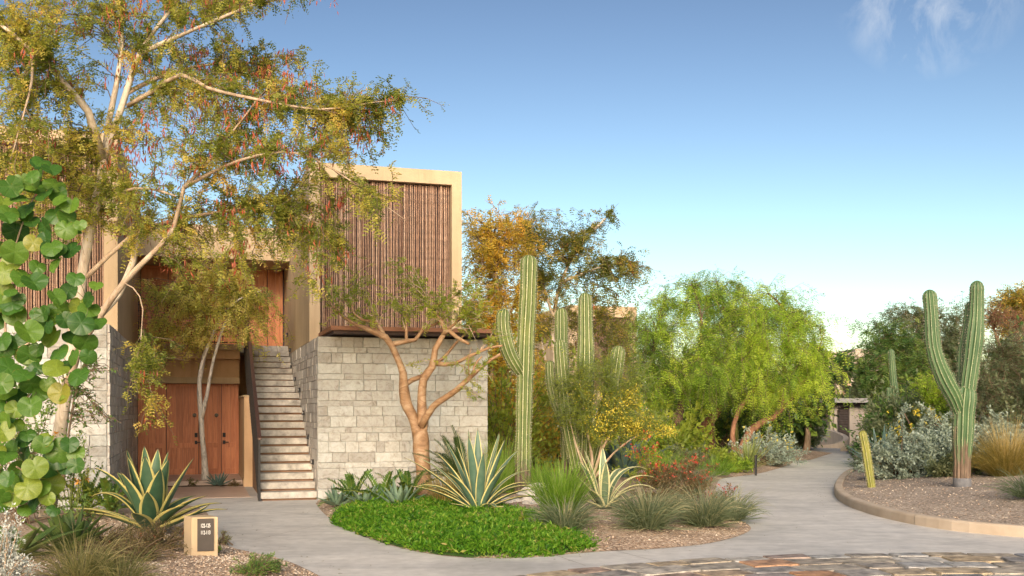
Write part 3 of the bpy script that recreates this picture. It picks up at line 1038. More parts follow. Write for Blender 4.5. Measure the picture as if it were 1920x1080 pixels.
M['metal'] = plain('black_metal', [(0.018, 0.018, 0.020), (0.032, 0.032, 0.034)], 5, 0.5, 0.05, metal=0.3)
M['tread'] = mat_obj_ramp('marbled_tread', [(0.40, 0.37, 0.33), (0.50, 0.47, 0.42), (0.46, 0.43, 0.39)], 0.6, 22, 0.3, 0.55, 5, world=True)
M['stair_base'] = plain('terracotta_stair_base', [(0.20, 0.115, 0.07), (0.27, 0.16, 0.10)], 2, 0.85, 0.15)
M['lens'] = plain('white_lens', [(0.7, 0.7, 0.68), (0.8, 0.8, 0.78)], 2, 0.3, 0)
M['sign_plate'] = plain('bronze_plate', [(0.042, 0.036, 0.032), (0.06, 0.05, 0.045)], 6, 0.45, 0.1, metal=0.2)
M['white_paint'] = plain('white_paint', [(0.78, 0.78, 0.76), (0.82, 0.82, 0.80)], 3, 0.6, 0)
M['bronze'] = plain('verdigris_roundel', [(0.16, 0.15, 0.12), (0.24, 0.24, 0.20)], 12, 0.5, 0.1, metal=0.4)
M['far_gate'] = plain('dark_louvre', [(0.05, 0.035, 0.03), (0.08, 0.06, 0.05)], 5, 0.6, 0.1)
M['roof_grey'] = plain('grey_roof_slab', [(0.30, 0.28, 0.26), (0.38, 0.36, 0.33)], 1, 0.8, 0.1)
M['rock'] = plain('pale_rock', [(0.28, 0.25, 0.22), (0.52, 0.48, 0.43), (0.62, 0.59, 0.54)], 5, 0.9, 0.6, 14)
M['cork_foot'] = plain('painted_grey_foot', [(0.10, 0.10, 0.11), (0.17, 0.17, 0.18)], 10, 0.9, 0.4, 25)


# ---------------------------------------------------------------- the ground
def inside(poly, pts):
    x, y = pts[:, 0], pts[:, 1]
    r = np.zeros(len(pts), bool)
    j = len(poly) - 1
    for i in range(len(poly)):
        xi, yi, xj, yj = *poly[i][:2], *poly[j][:2]
        c = ((yi > y) != (yj > y)) & (x < (xj - xi) * (y - yi) / (yj - yi + 1e-12) + xi)
        r ^= c; j = i
    return r


def edge_dist(line, pts, closed=True):
    a = np.asarray(line)[:, :2]
    b = np.roll(a, -1, 0) if closed else a[1:]
    if not closed: a = a[:-1]
    ab = b - a
    d = np.full(len(pts), 1e9)
    for i in range(len(a)):
        t = np.clip(((pts - a[i]) @ ab[i]) / (ab[i] @ ab[i] + 1e-12), 0, 1)
        d = np.minimum(d, np.linalg.norm(pts - (a[i] + t[:, None] * ab[i]), axis=1))
    return d


def sheet(poly, hfun, step):
    """a triangulated sheet over a polygon, with inner points so it can rise"""
    poly = np.asarray(poly)[:, :2]
    lo, hi = poly.min(0), poly.max(0)
    gx, gy = np.meshgrid(np.arange(lo[0], hi[0], step), np.arange(lo[1], hi[1], step))
    g = np.stack((gx.ravel(), gy.ravel()), 1)
    g = g + np.random.default_rng(1).uniform(-0.2, 0.2, g.shape) * step
    g = g[inside(poly, g)]
    g = g[edge_dist(poly, g) > step * 0.45]
    pts = np.vstack((poly, g))
    n = len(poly)
    v, e, f, *_ = delaunay_2d_cdt([Vector(p) for p in pts], [(i, (i + 1) % n) for i in range(n)], [list(range(n))], 1, 1e-5)
    v = np.array([tuple(p) for p in v])
    z = hfun(v)
    return np_mesh('sheet', np.column_stack((v, z)), [np.array([list(t) for t in f if len(t) == 3])], True)


def gpoly(px, closed=True, step=0.25):
    p = np.array([G(*q) for q in px])
    if closed: p = np.vstack((p, p[:1]))
    s = spline(p, step)
    return s[:-1] if closed else s


# earth far and wide, a shallow desert rise behind the far trees and a taller one behind the camera
mb = MB(); mb.box((-900, -900, -0.6), (1800, 0, 0), (0, 1800, 0), (0, 0, 0.57))
top('ground', mb, M['earth'], (0, 0, -0.6), kind='structure')

drive = [(-14, 9.3), (-14, 23.4), (-3.2, 23.4), (-3.2, 24.8), (2, 26), (8, 30), (11.5, 46.8), (16.5, 46.8), (14.6, 36), (14, 22), (24, 14), (24, -6), (-14, -6)]
mb_d = sheet(np.array(drive, float), lambda v: np.zeros(len(v)), 1.5)
top('driveway', mb_d, M['concrete'], (0, 0, 0), kind='structure')

mb = MB()
for (x0, y0), (x1, y1) in (((1392, 878), (1600, 880)), ((1040, 1041), (1098, 1061)), ((402, 946), (478, 938)), ((1150, 1032), (1240, 1055)), ((1500, 838), (1575, 838)), ((478, 1012), (600, 985))):
    a, b_ = G(x0, y0), G(x1, y1)
    d = nrm(b_ - a); s = np.array((-d[1], d[0], 0)) * 0.004
    V = np.array((a - s, b_ - s, b_ + s, a + s)); V[:, 2] = 0.004
    mb.add(V, [(0, 1, 2, 3)])
top('paving_joints', mb, M['joint'], (0, 0, 0), kind='structure')

# centre planting bed: gravel, gently mounded, running back beside the drive
BED_PX = [(592, 945), (606, 962), (630, 980), (672, 1001), (726, 1021), (790, 1036), (860, 1045), (930, 1047), (1000, 1045), (1060, 1040), (1130, 1034), (1220, 1030), (1310, 1022), (1370, 1010), (1405, 996), (1404, 985),
          (1378, 968), (1352, 945), (1343, 925), (1344, 908), (1356, 897), (1405, 891), (1440, 884), (1475, 873), (1492, 864)]
b_front = [G(*q) for q in BED_PX]
b_back = [np.array((9.4, 33.0, 0)), np.array((11.8, 38.5, 0)), np.array((10.5, 43.5, 0)), np.array((9, 46, 0)), np.array((1.2, 46, 0))]
bf = spline(np.array(b_front), 0.2)
BED = np.vstack((bf, b_back, [B(3.2, 8, 0)], [B(3.19, -0.012, 0)], [B(0.02, -0.012, 0)]))


def bed_h(v):
    d = edge_dist(BED, v)
    return 0.005 + 0.16 * (1 - np.exp(-d / 0.9)) + 0.02 * np.sin(v[:, 0] * 2.3) * np.sin(v[:, 1] * 1.9) * np.minimum(1, d)


top('planting_bed', sheet(BED, bed_h, 0.45), M['gravel'], (0, 0, 0), kind='structure')

# left planting bed
LB_PX = [(606, 1084), (575, 1068), (540, 1053), (500, 1042), (462, 1034), (432, 1026), (412, 1015), (402, 1000), (398, 985), (392, 968), (380, 955), (352, 948), (318, 944)]
lf = spline(np.array([G(*q) for q in LB_PX]), 0.15)
LEFT_EDGE = lf
LBED = np.vstack((lf, [B(-3.1, 0.4, 0)], [B(-3.36, -1.0, 0)], [B(-9, -1.0, 0)], [(-12, 8, 0)], [(-8, 5.5, 0)], [(-3.4, 5.5, 0)], [(-2.1, 8.4, 0)]))


def lbed_h(v):
    d = edge_dist(LBED, v)
    return 0.005 + 0.13 * (1 - np.exp(-d / 0.8)) + 0.02 * np.sin(v[:, 0] * 2.9) * np.sin(v[:, 1] * 2.3) * np.minimum(1, d)


top('planting_bed', sheet(LBED, lbed_h, 0.35), M['gravel'], (0, 0, 0), kind='structure')


def bh(p, left=False):
    """a ground point lifted onto its bed"""
    v = np.array([[p[0], p[1]]])
    z = (lbed_h if left else bed_h)(v)[0]
    return np.array((p[0], p[1], z))


def onbed(px, py, left=False):
    z = 0.12
    for _ in range(6):
        p = G(px, py, z); z = (lbed_h if left else bed_h)(p[None, :2])[0]
    return np.array((p[0], p[1], z))


# right bank and its kerb
K_PX = [(1583, 846), (1592, 855), (1600, 868), (1597, 884), (1579, 898), (1568, 912), (1564, 924), (1570, 936), (1590, 949), (1622, 961), (1660, 972), (1715, 984), (1784, 995), (1850, 1002), (1920, 1008), (2020, 1016), (2160, 1026), (2500, 1046)]
KL = spline(np.array([G(*q) for q in K_PX]), 0.2)
kt = nrm(np.gradient(KL, axis=0)); kn = np.stack((kt[:, 1] * -1, kt[:, 0], 0 * kt[:, 0]), 1)
if kn[len(kn) // 2][0] < 0: kn = -kn
i0 = int(np.argmin(np.linalg.norm(KL - G(1592, 890), axis=1)))
prof = [(0, -0.05), (0.0, 0.115), (0.012, 0.138), (0.035, 0.147), (0.13, 0.147), (0.15, 0.135), (0.155, -0.05)]
kk = KL[i0:]; kkn = kn[i0:]
V = np.stack([kk + kkn * a + np.array((0, 0, z)) for a, z in prof], 1)
n, m = V.shape[:2]
Vk, Qk, nk_ = [], [], 0
for s0 in range(0, n - 1, 11):                                        # cast in lengths, a narrow joint between them
    seg_ = V[s0:min(s0 + 12, n)].copy()
    if len(seg_) < 2: continue
    if s0 + 12 < n: seg_[-1] += (seg_[-2] - seg_[-1]) * 0.045
    q_ = len(seg_)
    i = np.arange(q_ - 1)[:, None] * m; j = np.arange(m - 1)[None]
    Qk.append(np.stack((i + j, i + m + j, i + m + j + 1, i + j + 1), -1).reshape(-1, 4) + nk_)
    Vk.append(seg_.reshape(-1, 3)); nk_ += q_ * m
V, Q = np.vstack(Vk), np.vstack(Qk)
top('kerb', np_mesh('kerb', V.reshape(-1, 3), [Q], False), M['kerb'], (0, 0, 0), kind='structure')
BANK = np.vstack((KL + kn * 0.075, [(26, 10, 0)], [(46, 10, 0)], [(60, 47, 0)], [(17.5, 47, 0)]))


def bank_h(v):
    d = edge_dist(KL, v, False)
    return 0.09 + 0.095 * d + 0.09 * np.maximum(0, d - 4.5) + 0.03 * np.sin(v[:, 0] * 1.7) * np.sin(v[:, 1] * 1.3) * np.minimum(1, d / 2)


top('gravel_bank', sheet(BANK, bank_h, 0.7), M['gravel_bank'], (0, 0, 0), kind='structure')


def onbank(px, py):
    for Y in np.arange(9, 60, 0.02):
        p = P(px, py, Y)
        if p[2] <= bank_h(p[None, :2])[0]: return p
    return G(px, py)


# slate flags of the turning circle at the camera's feet: rings of uneven stones set in grout
CC, CR = np.array((4.55, 4.33)), 7.2
a = np.linspace(0, 2 * np.pi, 120, endpoint=False)
V = np.column_stack((CC[0] + CR * np.cos(a), CC[1] + CR * np.sin(a), np.full(120, 0.004)))
V = np.vstack((V, [(CC[0], CC[1], 0.004)]))
T = np.stack((np.arange(120), (np.arange(120) + 1) % 120, np.full(120, 120)), 1)
circle = top('paved_circle', np_mesh('paved_circle', V, [T], False), M['grout'], (0, 0, 0), kind='structure')
rng = np.random.default_rng(4)
r_out = CR
for k in range(9):
    w = 0.30 if k == 0 else rng.uniform(0.34, 0.44)
    th = R(30) + rng.random() * 0.1
    while th < R(150):
        l = rng.uniform(0.36, 0.72)
        if k == 0: l = rng.uniform(0.38, 0.55)
        d = l / r_out
        if k > 5 and not (R(55) < th < R(140)):
            th += d; continue
        g = 0.012
        q = []
        for aa, rr in ((th + g / r_out, r_out - g), (th + d - g / r_out, r_out - g), (th + d - g / r_out, r_out - w + g), (th + g / r_out, r_out - w + g)):
            q.append((CC[0] + (rr + rng.normal(0, 0.010)) * math.cos(aa + rng.normal(0, 0.0015)), CC[1] + (rr + rng.normal(0, 0.010)) * math.sin(aa + rng.normal(0, 0.0015))))
        q = np.array(q)
        c = q.mean(0)
        h = 0.020 + 0.012 * rng.random()
        q8 = np.vstack([np.stack((q[i_] * 0.88 + q[i_ - 1] * 0.12, q[i_] * 0.88 + q[(i_ + 1) % 4] * 0.12, )) for i_ in range(4)])
        q8 = np.array([q8[i_] * 0.55 + q[i_ // 2] * 0.45 for i_ in range(8)])
        lo_ = np.column_stack((q8, np.full(8, 0.003))); hi_ = np.column_stack((c + (q8 - c) * 0.965, np.full(8, h) + rng.normal(0, 0.002, 8)))
        ctr = np.array(((c[0], c[1], h + 0.002),))
        V = np.vstack((lo_, hi_, ctr)) - np.array((c[0], c[1], 0))
        jj = np.arange(8); k2 = (jj + 1) % 8
        me = np_mesh('flagstone', V, [np.stack((jj, k2, k2 + 8, jj + 8), 1)[:, ::-1], np.stack((jj + 8, k2 + 8, np.full(8, 16)), 1)[:, ::-1]], False)
        o = link('flagstone', me, M['flag'], circle, (c[0], c[1], 0))
        th += d
    r_out -= w


# loose pebbles on the nearer gravel
def pebbles(poly, hf, n, name, loc, seed, smin, smax, keep=None):
    rng = np.random.default_rng(seed)
    poly = np.asarray(poly)
    lo, hi = poly[:, :2].min(0), poly[:, :2].max(0)
    p = rng.uniform(lo, hi, (n * 4, 2))
    if keep is not None: p = p[keep(p)]
    p = p[inside(poly, p)]
    p = p[edge_dist(poly, p) > 0.03][:n]
    z = hf(p)
    m = len(p)
    s = rng.uniform(smin, smax, (m, 1, 1)) * rng.uniform(0.7, 1.3, (m, 1, 3)) * np.array((1, 1, 0.7))
    o = np.array(((1, 0, 0), (0, 1, 0), (-1, 0, 0), (0, -1, 0), (0, 0, 1), (0, 0, -1)), float)
    o = o[None] + rng.normal(0, 0.18, (m, 6, 3))
    V = np.column_stack((p, z + 0.002))[:, None] + o * s
    f = np.array(((0, 1, 4), (1, 2, 4), (2, 3, 4), (3, 0, 4)))
    Tq = (np.arange(m)[:, None, None] * 6 + f[None]).reshape(-1, 3)
    return top(name, np_mesh(name, V.reshape(-1, 3), [Tq], False, v=np.repeat(rng.random(m), 6)), M['pebble'], loc, kind='stuff')


pebbles(LBED, lbed_h, 26000, 'gravel', (-4, 12, 0), 1, 0.006, 0.013, lambda p: (p[:, 1] < 15) & (p[:, 0] > -5.5) & (p[:, 1] > 9.3))
pebbles(BED, bed_h, 26000, 'gravel', (0, 13, 0), 2, 0.006, 0.014, lambda p: p[:, 1] < 18)
pebbles(BANK, bank_h, 26000, 'gravel', (8, 15, 0), 3, 0.007, 0.017, lambda p: (p[:, 1] < 24) & (p[:, 0] < 14))

# porch floor, raised threshold and the small planter strip before it
mb = MB(); mb.hb(-3.34, -1.12, 0.9, 3.83, -0.02, 0.006); top('porch_paving', mb, M['porch'], B(-2, 2, 0), kind='structure')
mb = MB(); mb.hb(-3.34, -1.12, 4.15, 8.2, -0.02, 0.10); top('porch_step', mb, M['porch'], B(-2, 6, 0), kind='structure')
mb = MB(); mb.hb(-3.34, -1.12, 3.83, 4.15, -0.02, 0.010); top('planter_soil', mb, M['soil'], B(-2, 4, 0), kind='structure')


# ---------------------------------------------------------------- the house: two pavilions and the entrance between them
def stone_variants():
    out = []
    rng = np.random.default_rng(9)
    for k in range(5):
        e = 0.010 + 0.006 * rng.random(); ez = e * 2.0
        q = np.array(((-.5, -.5), (.5, -.5), (.5, .5), (-.5, .5))) + rng.normal(0, 0.006, (4, 2))
        back = np.column_stack((q[:, 0], np.full(4, 1.0), q[:, 1]))
        fr = np.column_stack((q[:, 0], np.full(4, 0.14), q[:, 1]))
        fi = np.column_stack((q[:, 0] - np.sign(q[:, 0]) * e, rng.uniform(-0.06, 0.12, 4), q[:, 1] - np.sign(q[:, 1]) * ez))
        V = np.vstack((back, fr, fi))
        j = np.arange(4); kx = (j + 1) % 4
        Q = [np.stack((j, kx, kx + 4, j + 4), 1), np.stack((j + 4, kx + 4, kx + 8, j + 8), 1), np.array([(8, 9, 10, 11)])]
        me = np_mesh('stone_block', V, Q, False)
        me.materials.append(M['stone'])
        out.append(me)
    return out


STV = stone_variants()
HR = HOUSE_ROT


def courses(rng, z0, z1):
    z, out = z0, []
    while z < z1 - 0.02:
        h = rng.choice([0.10, 0.155, 0.175, 0.19, 0.20], p=[0.28, 0.2, 0.2, 0.2, 0.12])
        if z1 - z - h < 0.09: h = z1 - z
        out.append((z, h)); z += h
    return out


def stone_front(parent, a0, a1, b, z0, z1, seed, depth=0.045):
    rng = np.random.default_rng(seed)
    for z, h in courses(rng, z0, z1):
        a = a0
        while a < a1 - 0.01:
            w = rng.uniform(0.20, 0.50) if rng.random() < 0.8 else rng.uniform(0.14, 0.24)
            if a1 - a - w < 0.16: w = a1 - a
            o = bpy.data.objects.new('stone_block', STV[rng.integers(5)])
            C.objects.link(o)
            o.parent = parent; ORG[o.name] = ORG[parent.name]
            p = B(a + w / 2, b - depth * (0.92 + 0.16 * rng.random()), z + h / 2)
            o.location = Vector(p) - Vector(ORG[parent.name])
            o.rotation_euler = (0, 0, HR)
            o.scale = (w - 0.004, depth, h - 0.004)
            a += w


def stone_side(parent, a, b0, b1, z0, z1, seed, sgn, ztop=None, t=0.04):
    """the flank of a wall: seen so foreshortened that its blocks are one part"""
    rng = np.random.default_rng(seed)
    mb = MB()
    for z, h in courses(rng, z0, z1):
        b = b0
        while b < b1 - 0.01:
            w = rng.uniform(0.22, 0.5)
            if b1 - b - w < 0.16: w = b1 - b
            tt = t * (0.8 + 0.4 * rng.random())
            if sgn < 0: mb.hb(a - tt, a, b + 0.004, b + w - 0.004, z + 0.004, z + h - 0.004, rng.random())
            else: mb.hb(a, a + tt, b + 0.004, b + w - 0.004, z + 0.004, z + h - 0.004, rng.random())
            b += w
    part('stone_facing', mb, M['stone_v'], parent, kind='stuff')


def pole_variants(h, r=0.0165):
    rng = np.random.default_rng(12)
    out = []
    for k in range(7):
        z = np.linspace(0, h, 15)
        ph = rng.random(2) * 6
        p = np.column_stack((0.006 * np.sin(z * 1.3 + ph[0]), 0.005 * np.sin(z * 1.7 + ph[1]), z))
        zz, rr = [], []
        # thickened nodes
        nodes = np.arange(rng.uniform(0.1, 0.35), h, rng.uniform(0.3, 0.42))
        zs = np.unique(np.concatenate((z, nodes - 0.012, nodes, nodes + 0.012)))
        zs = zs[(zs >= 0) & (zs <= h)]
        pp = np.column_stack((np.interp(zs, z, p[:, 0]), np.interp(zs, z, p[:, 1]), zs))
        rad = r * (1 + 0.10 * np.sin(zs * 0.8 + ph[0]) * 0.5) * np.where(np.min(np.abs(zs[:, None] - nodes[None]), axis=1) < 0.004, 1.22, 1.0)
        V, Q, T = tube(pp, rad, 7, True)
        me = np_mesh('bamboo_pole', V, [Q, T], True)
        me.materials.append(M['pole'])
        out.append(me)
    return out


def pavilion(label, a0, a1, b_st, b_bx, z_st, z_top, box_a0, box_a1, bars, seed, stone_a0, side_a, side_sgn, b_end=9.0, pole_a0=None):
    """stone ground storey, cream box over it with a bamboo screen"""
    t = thing('pavilion', label, 'building', B((a0 + a1) / 2, 4, 0))
    mb = MB(); mb.hb(a0 + (0.0 if side_sgn > 0 else 0.001), a1 - 0.001, b_st + 0.001, b_end, -0.1, z_st - 0.004)
    core = part('wall_core', mb, M['mortar'], t)
    stone_front(core, stone_a0, a1, b_st, 0.0, z_st, seed)
    stone_side(core, side_a, b_st - 0.03, b_end - 1.2, 0.0, z_st, seed + 1, side_sgn)
    # the box: back block, and a frame standing round the recessed screen
    left, right, head = bars
    rec = 0.34
    mb = MB()
    mb.hb(box_a0, box_a1, b_bx + rec, b_end, z_st, z_top)
    mb.hb(box_a0, box_a1, b_bx, b_bx + rec, z_top - head, z_top)
    mb.hb(box_a0, box_a0 + left, b_bx, b_bx + rec, z_st, z_top - head)
    mb.hb(box_a1 - right, box_a1, b_bx, b_bx + rec, z_st, z_top - head)
    box = part('upper_box', mb, M['stucco'], t)
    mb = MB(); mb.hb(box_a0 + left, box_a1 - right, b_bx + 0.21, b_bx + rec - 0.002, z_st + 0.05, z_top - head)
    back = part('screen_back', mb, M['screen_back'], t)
    rng = np.random.default_rng(seed + 5)
    zb = z_st + 0.12
    PV = pole_variants(z_top - head - zb - 0.01)
    a = (box_a0 + left + 0.02) if pole_a0 is None else pole_a0
    while a < box_a1 - right - 0.01:
        o = bpy.data.objects.new('bamboo_pole', PV[rng.integers(7)])
        C.objects.link(o); o.parent = back; ORG[o.name] = ORG[back.name]
        o.location = Vector(B(a, b_bx + 0.12 + rng.normal(0, 0.006), zb - rng.random() * 0.03)) - Vector(ORG[back.name])
        o.rotation_euler = (rng.normal(0, 0.0018), rng.normal(0, 0.0018), rng.random() * 6)
        s = rng.uniform(0.86, 1.12)
        o.scale = (s, s, 1)
        a += 0.0405 * rng.uniform(0.9, 1.1)
    return t


right = pavilion('cream box pavilion with a wide bamboo screen over a pale stone wall beside the stairs', 0.04, 3.13, 0.04, 1.45, 2.90, 6.33,
                 0.0, 2.99, (0.20, 0.20, 0.27), 21, 0.0, 0.04, -1)
left_p = pavilion('pavilion behind the white trunked tree, its bamboo screen half hidden by round leaves', -8.2, -3.40, -1.16, 0.45, 2.95, 6.35,
                  -8.2, -3.36, (0.2, 0.22, 0.27), 41, -6.6, -3.40, 1, pole_a0=-6.9)

# rust ledge projecting under the screen
mb = MB(); mb.hb(0.17, 3.16, -0.52, 1.44, 2.985, 3.055)
part('ledge', mb, M['ledge'], right)
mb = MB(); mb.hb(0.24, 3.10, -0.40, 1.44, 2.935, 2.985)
part('ledge_shade_strip', mb, M['screen_back'], right)  # dark strip painting in the shade of the gap under the ledge

# ---- entrance block
ent = thing('entrance_block', 'recessed entrance with cedar doors below and an orange cedar balcony wall above', 'building', B(-2, 7, 0))
mb = MB()
mb.hb(-3.36, 0.0, 8.25, 9.2, 0.0, 5.8)                                # wall behind
part('back_wall', mb, M['stucco_tan'], ent)
mb = MB()
mb.hb(-3.355, -1.12, 5.85, 8.24, 2.96, 3.09)
part('balcony_slab', mb, M['stucco'], ent)
mb = MB(); mb.hb(-3.355, -1.12, 6.0, 8.24, 2.76, 2.958); part('beam', mb, M['stucco_tan'], ent)
mb = MB(); mb.hb(-3.355, -1.12, 6.42, 8.24, 2.34, 2.757); part('recessed_band', mb, M['stucco_tan'], ent)
mb = MB(); mb.hb(-3.355, -1.12, 6.2, 8.24, 2.20, 2.338); part('lintel', mb, M['stucco'], ent)
mb = MB(); mb.hb(-3.355, -0.004, 6.0, 9.1, 5.05, 5.8); part('parapet', mb, M['stucco'], ent)
mb = MB(); mb.hb(-1.12, -0.004, 6.45, 8.2, 2.93, 3.10); part('landing_slab', mb, M['tread'], ent)
mb = MB(); mb.hb(-1.12, -0.92, 3.6, 8.24, 0, 1.86); mb.hb(-1.135, -0.905, 3.585, 8.24, 0, 0.16)
part('pier', mb, M['stucco_tan'], ent)
mb = MB(); mb.hb(-1.14, -0.90, 3.58, 8.24, 1.862, 1.90); part('pier_cap', mb, M['stucco'], ent)


def panel_leaf(name, a0, a1, b, z0, z1, mats, parent, planks, mid=None, label=None):
    """frame of stiles and rails with planks set back inside it"""
    w = 0.085
    fr = MB()
    fr.hb(a0 + 0.004, a0 + w, b, b + 0.05, z0, z1); fr.hb(a1 - w, a1 - 0.004, b, b + 0.05, z0, z1)
    fr.hb(a0 + w, a1 - w, b, b + 0.05, z0, z0 + 0.13); fr.hb(a0 + w, a1 - w, b, b + 0.05, z1 - 0.05, z1)
    zs = [(z0 + 0.13, z1 - 0.05)]
    if mid:
        fr.hb(a0 + w, a1 - w, b, b + 0.05, mid, mid + 0.11)
        zs = [(z0 + 0.13, mid), (mid + 0.11, z1 - 0.05)]
    o = part(name, fr, mats, parent, label)
    n = max(2, int(round((a1 - a0 - 2 * w) / planks)))
    for k in range(n):
        x0 = a0 + w + (a1 - a0 - 2 * w) * k / n; x1 = a0 + w + (a1 - a0 - 2 * w) * (k + 1) / n
        for za, zb in zs:
            m_ = MB(); m_.hb(x0 + 0.0015, x1 - 0.0015, b + 0.022 + 0.002 * (k % 2), b + 0.045, za, zb)
            pl = part('plank', m_, mats, o)
    return o


mb = MB(); mb.hb(-3.35, -1.125, 6.62, 6.66, 0.1, 2.2); part('door_reveal', mb, M['screen_back'], ent)
panel_leaf('side_panel', -3.35, -2.74, 6.42, 0.1, 2.2, M['door'], ent, 0.15, 0.72)
d1 = panel_leaf('door_leaf', -2.735, -2.03, 6.54, 0.1, 2.19, M['door'], ent, 0.14, 0.72)
d2 = panel_leaf('door_leaf', -2.02, -1.52, 6.54, 0.1, 2.19, M['door'], ent, 0.12, 0.72)
d3 = panel_leaf('door_leaf', -1.515, -1.125, 6.54, 0.1, 2.19, M['door'], ent, 0.11, 0.72)
for d, a in ((d1, -2.085), (d3, -1.46)):
    m_ = MB(); m_.hb(a - 0.035, a + 0.035, 6.515, 6.54, 0.96, 1.06); m_.hb(a - 0.03, a + 0.03, 6.515, 6.54, 0.80, 0.88)
    m_.hb(a - 0.012, a + 0.10, 6.47, 6.49, 0.83, 0.852); m_.hb(a - 0.012, a + 0.012, 6.49, 6.515, 0.83, 0.852)
    part('handle', m_, M['metal'], d)
for d, a in ((d2, -1.63), (d1, -1.98 - 0.14)):
    k = np.linspace(0, 2 * np.pi, 14, endpoint=False)
    c0 = B(a, 6.53, 1.47)
    V = [c0 + VD * 0.045 * math.cos(x) + np.array((0, 0, 0.045 * math.sin(x))) + UD * y for y in (0.012, 0) for x in k] + [c0 - UD * 0.006]
    j = np.arange(14); k2 = (j + 1) % 14
    part('roundel', np_mesh('roundel', np.array(V), [np.stack((j, k2, k2 + 14, j + 14), 1), np.stack((j + 14, k2 + 14, np.full(14, 28)), 1)], True), M['bronze'], d)
mb = MB(); mb.hb(-3.35, 0, 7.66, 7.7, 3.1, 5.05); part('upper_reveal', mb, M['screen_back'], ent)
x = -3.345
for w in (0.62, 0.66, 0.60, 0.62, 0.44, 0.38):
    panel_leaf('balcony_door', x, min(x + w - 0.012, -0.01), 7.6, 3.12, 5.04, M['door_up'], ent, 0.13)
    x += w

# ---- balcony railing
rl = thing('balcony_railing', 'thin black railing with horizontal bars along the balcony edge', 'railing', B(-2.2, 5.95, 3.09))
for k in range(8):
    z = 3.12 + 0.135 * k
    mb = MB(); mb.hb(-3.33, -1.13, 5.93, 5.948, z, z + (0.026 if k in (0, 7) else 0.013))
    part('bar', mb, M['metal'], rl)
for a in (-3.31, -2.76, -2.22, -1.68, -1.15):
    mb = MB(); mb.hb(a - 0.009, a + 0.009, 5.949, 5.975, 3.09, 4.09); part('post', mb, M['metal'], rl)

# ---- the outside stairs
st = thing('staircase', 'straight outdoor stairs of thick grey stone treads up along the stone wall', 'staircase', B(-0.5, 0, 0))
RISE, RUN = 0.15, 0.285
base = []
for k in range(13):
    z1 = (k + 1) * RISE; b0 = k * RUN
    mb = MB(); mb.hb(-0.985, -0.012, b0, b0 + RUN + 0.06, z1 - 0.112, z1); part('tread', mb, M['tread'], st)
    base.append((b0 + 0.05, z1 - 0.114))
LAND = 13 * RUN + 0.75
mb = MB(); mb.hb(-0.985, -0.012, 13 * RUN - RUN + RUN + 0.062, LAND, 1.838, 1.95); part('landing', mb, M['tread'], st)
r2 = (3.095 - 1.95) / 8
for k in range(7):
    z1 = 1.95 + (k + 1) * r2; b0 = LAND + k * 0.26
    mb = MB(); mb.hb(-0.965, -0.012, b0, b0 + 0.31, z1 - 0.112, z1); part('tread', mb, M['tread'], st)
    base.append((b0 + 0.05, z1 - 0.114))
mb = MB()
for b0, z in base:
    if b0 < 13 * RUN + 0.02: mb.hb(-0.955, -0.014, b0, b0 + RUN - 0.002 if b0 < 12 * RUN else LAND, -0.02, z - 0.001)
    else: mb.hb(-0.945, -0.014, b0, b0 + 0.258, 0.5, z - 0.001)
part('stair_base', mb, M['stair_base'], st)

hr = thing('stair_railing', 'dark sloping stair railing with closely set flat balusters on the open side', 'railing', B(-1.0, 0, 0))


def rail_z(b):
    return float(np.interp(b, [0, 13 * RUN, LAND, LAND + 7 * 0.26, 7.4], [1.07, 2.99, 2.99, 4.08, 4.08]))


bs = [-0.06, 13 * RUN, LAND, LAND + 1.82]
for b0, b1 in zip(bs[:-1], bs[1:]):
    z0, z1 = rail_z(max(b0, 0)) , rail_z(b1)
    mb = MB(); mb.box(B(-1.035, b0, z0), VD * 0.062, UD * (b1 - b0 - 0.001) + np.array((0, 0, z1 - z0)), (0, 0, 0.036)); part('handrail', mb, M['rail_wood'], hr)
b = 0.0
while b < LAND + 1.82:
    k = int(b / RUN)
    z0 = 0.0 if b < 0.02 else max(0.0, (rail_z(b) - 1.16))
    mb = MB(); mb.hb(-1.024, -0.988, b - 0.03, b + 0.03, z0, rail_z(max(b, 0)) - 0.004); part('baluster', mb, M['metal'], hr)
    b += 0.125
mb = MB(); mb.box(B(-1.012, 0.02, 0.0), VD * 0.014, UD * 6.0 + np.array((0, 0, 2.86)), (0, 0, 0.16)); part('stringer', mb, M['metal'], hr)

# ---- step lights on the flank of the stair wall
for k, (px, py) in enumerate(((588, 866), (579, 818.7), (571, 774), (563, 731), (555, 710.4), (547, 688.7), (545, 656.7), (539.6, 627.6))):
    aa = 0.0
    # depth along the wall from the column of the photograph
    q = (px - CX) / F
    bb = (O0[0] - q * O0[1]) / (q * UD[1] - UD[0])
    Y = O0[1] + UD[1] * bb
    z = EYE + (HY - py) / F * Y
    y_names = ('lowest', 'second lowest', 'third from the bottom', 'fourth from the bottom', 'fifth from the bottom', 'third from the top', 'second from the top', 'topmost')
    off = -0.004 if z < 2.9 else 0.0
    t = thing('step_light', 'small black wall light with white lens above the stairs, ' + y_names[k], 'wall light', B(off, bb, z), 'step lights along the stair wall')
    mb = MB(); mb.hb(off - 0.035, off + 0.004, bb - 0.055, bb + 0.055, z - 0.045, z + 0.045); part('housing', mb, M['metal'], t)
    mb = MB(); mb.hb(off - 0.038, off - 0.0352, bb - 0.03, bb + 0.03, z - 0.016, z + 0.024); part('lens', mb, M['lens'], t)

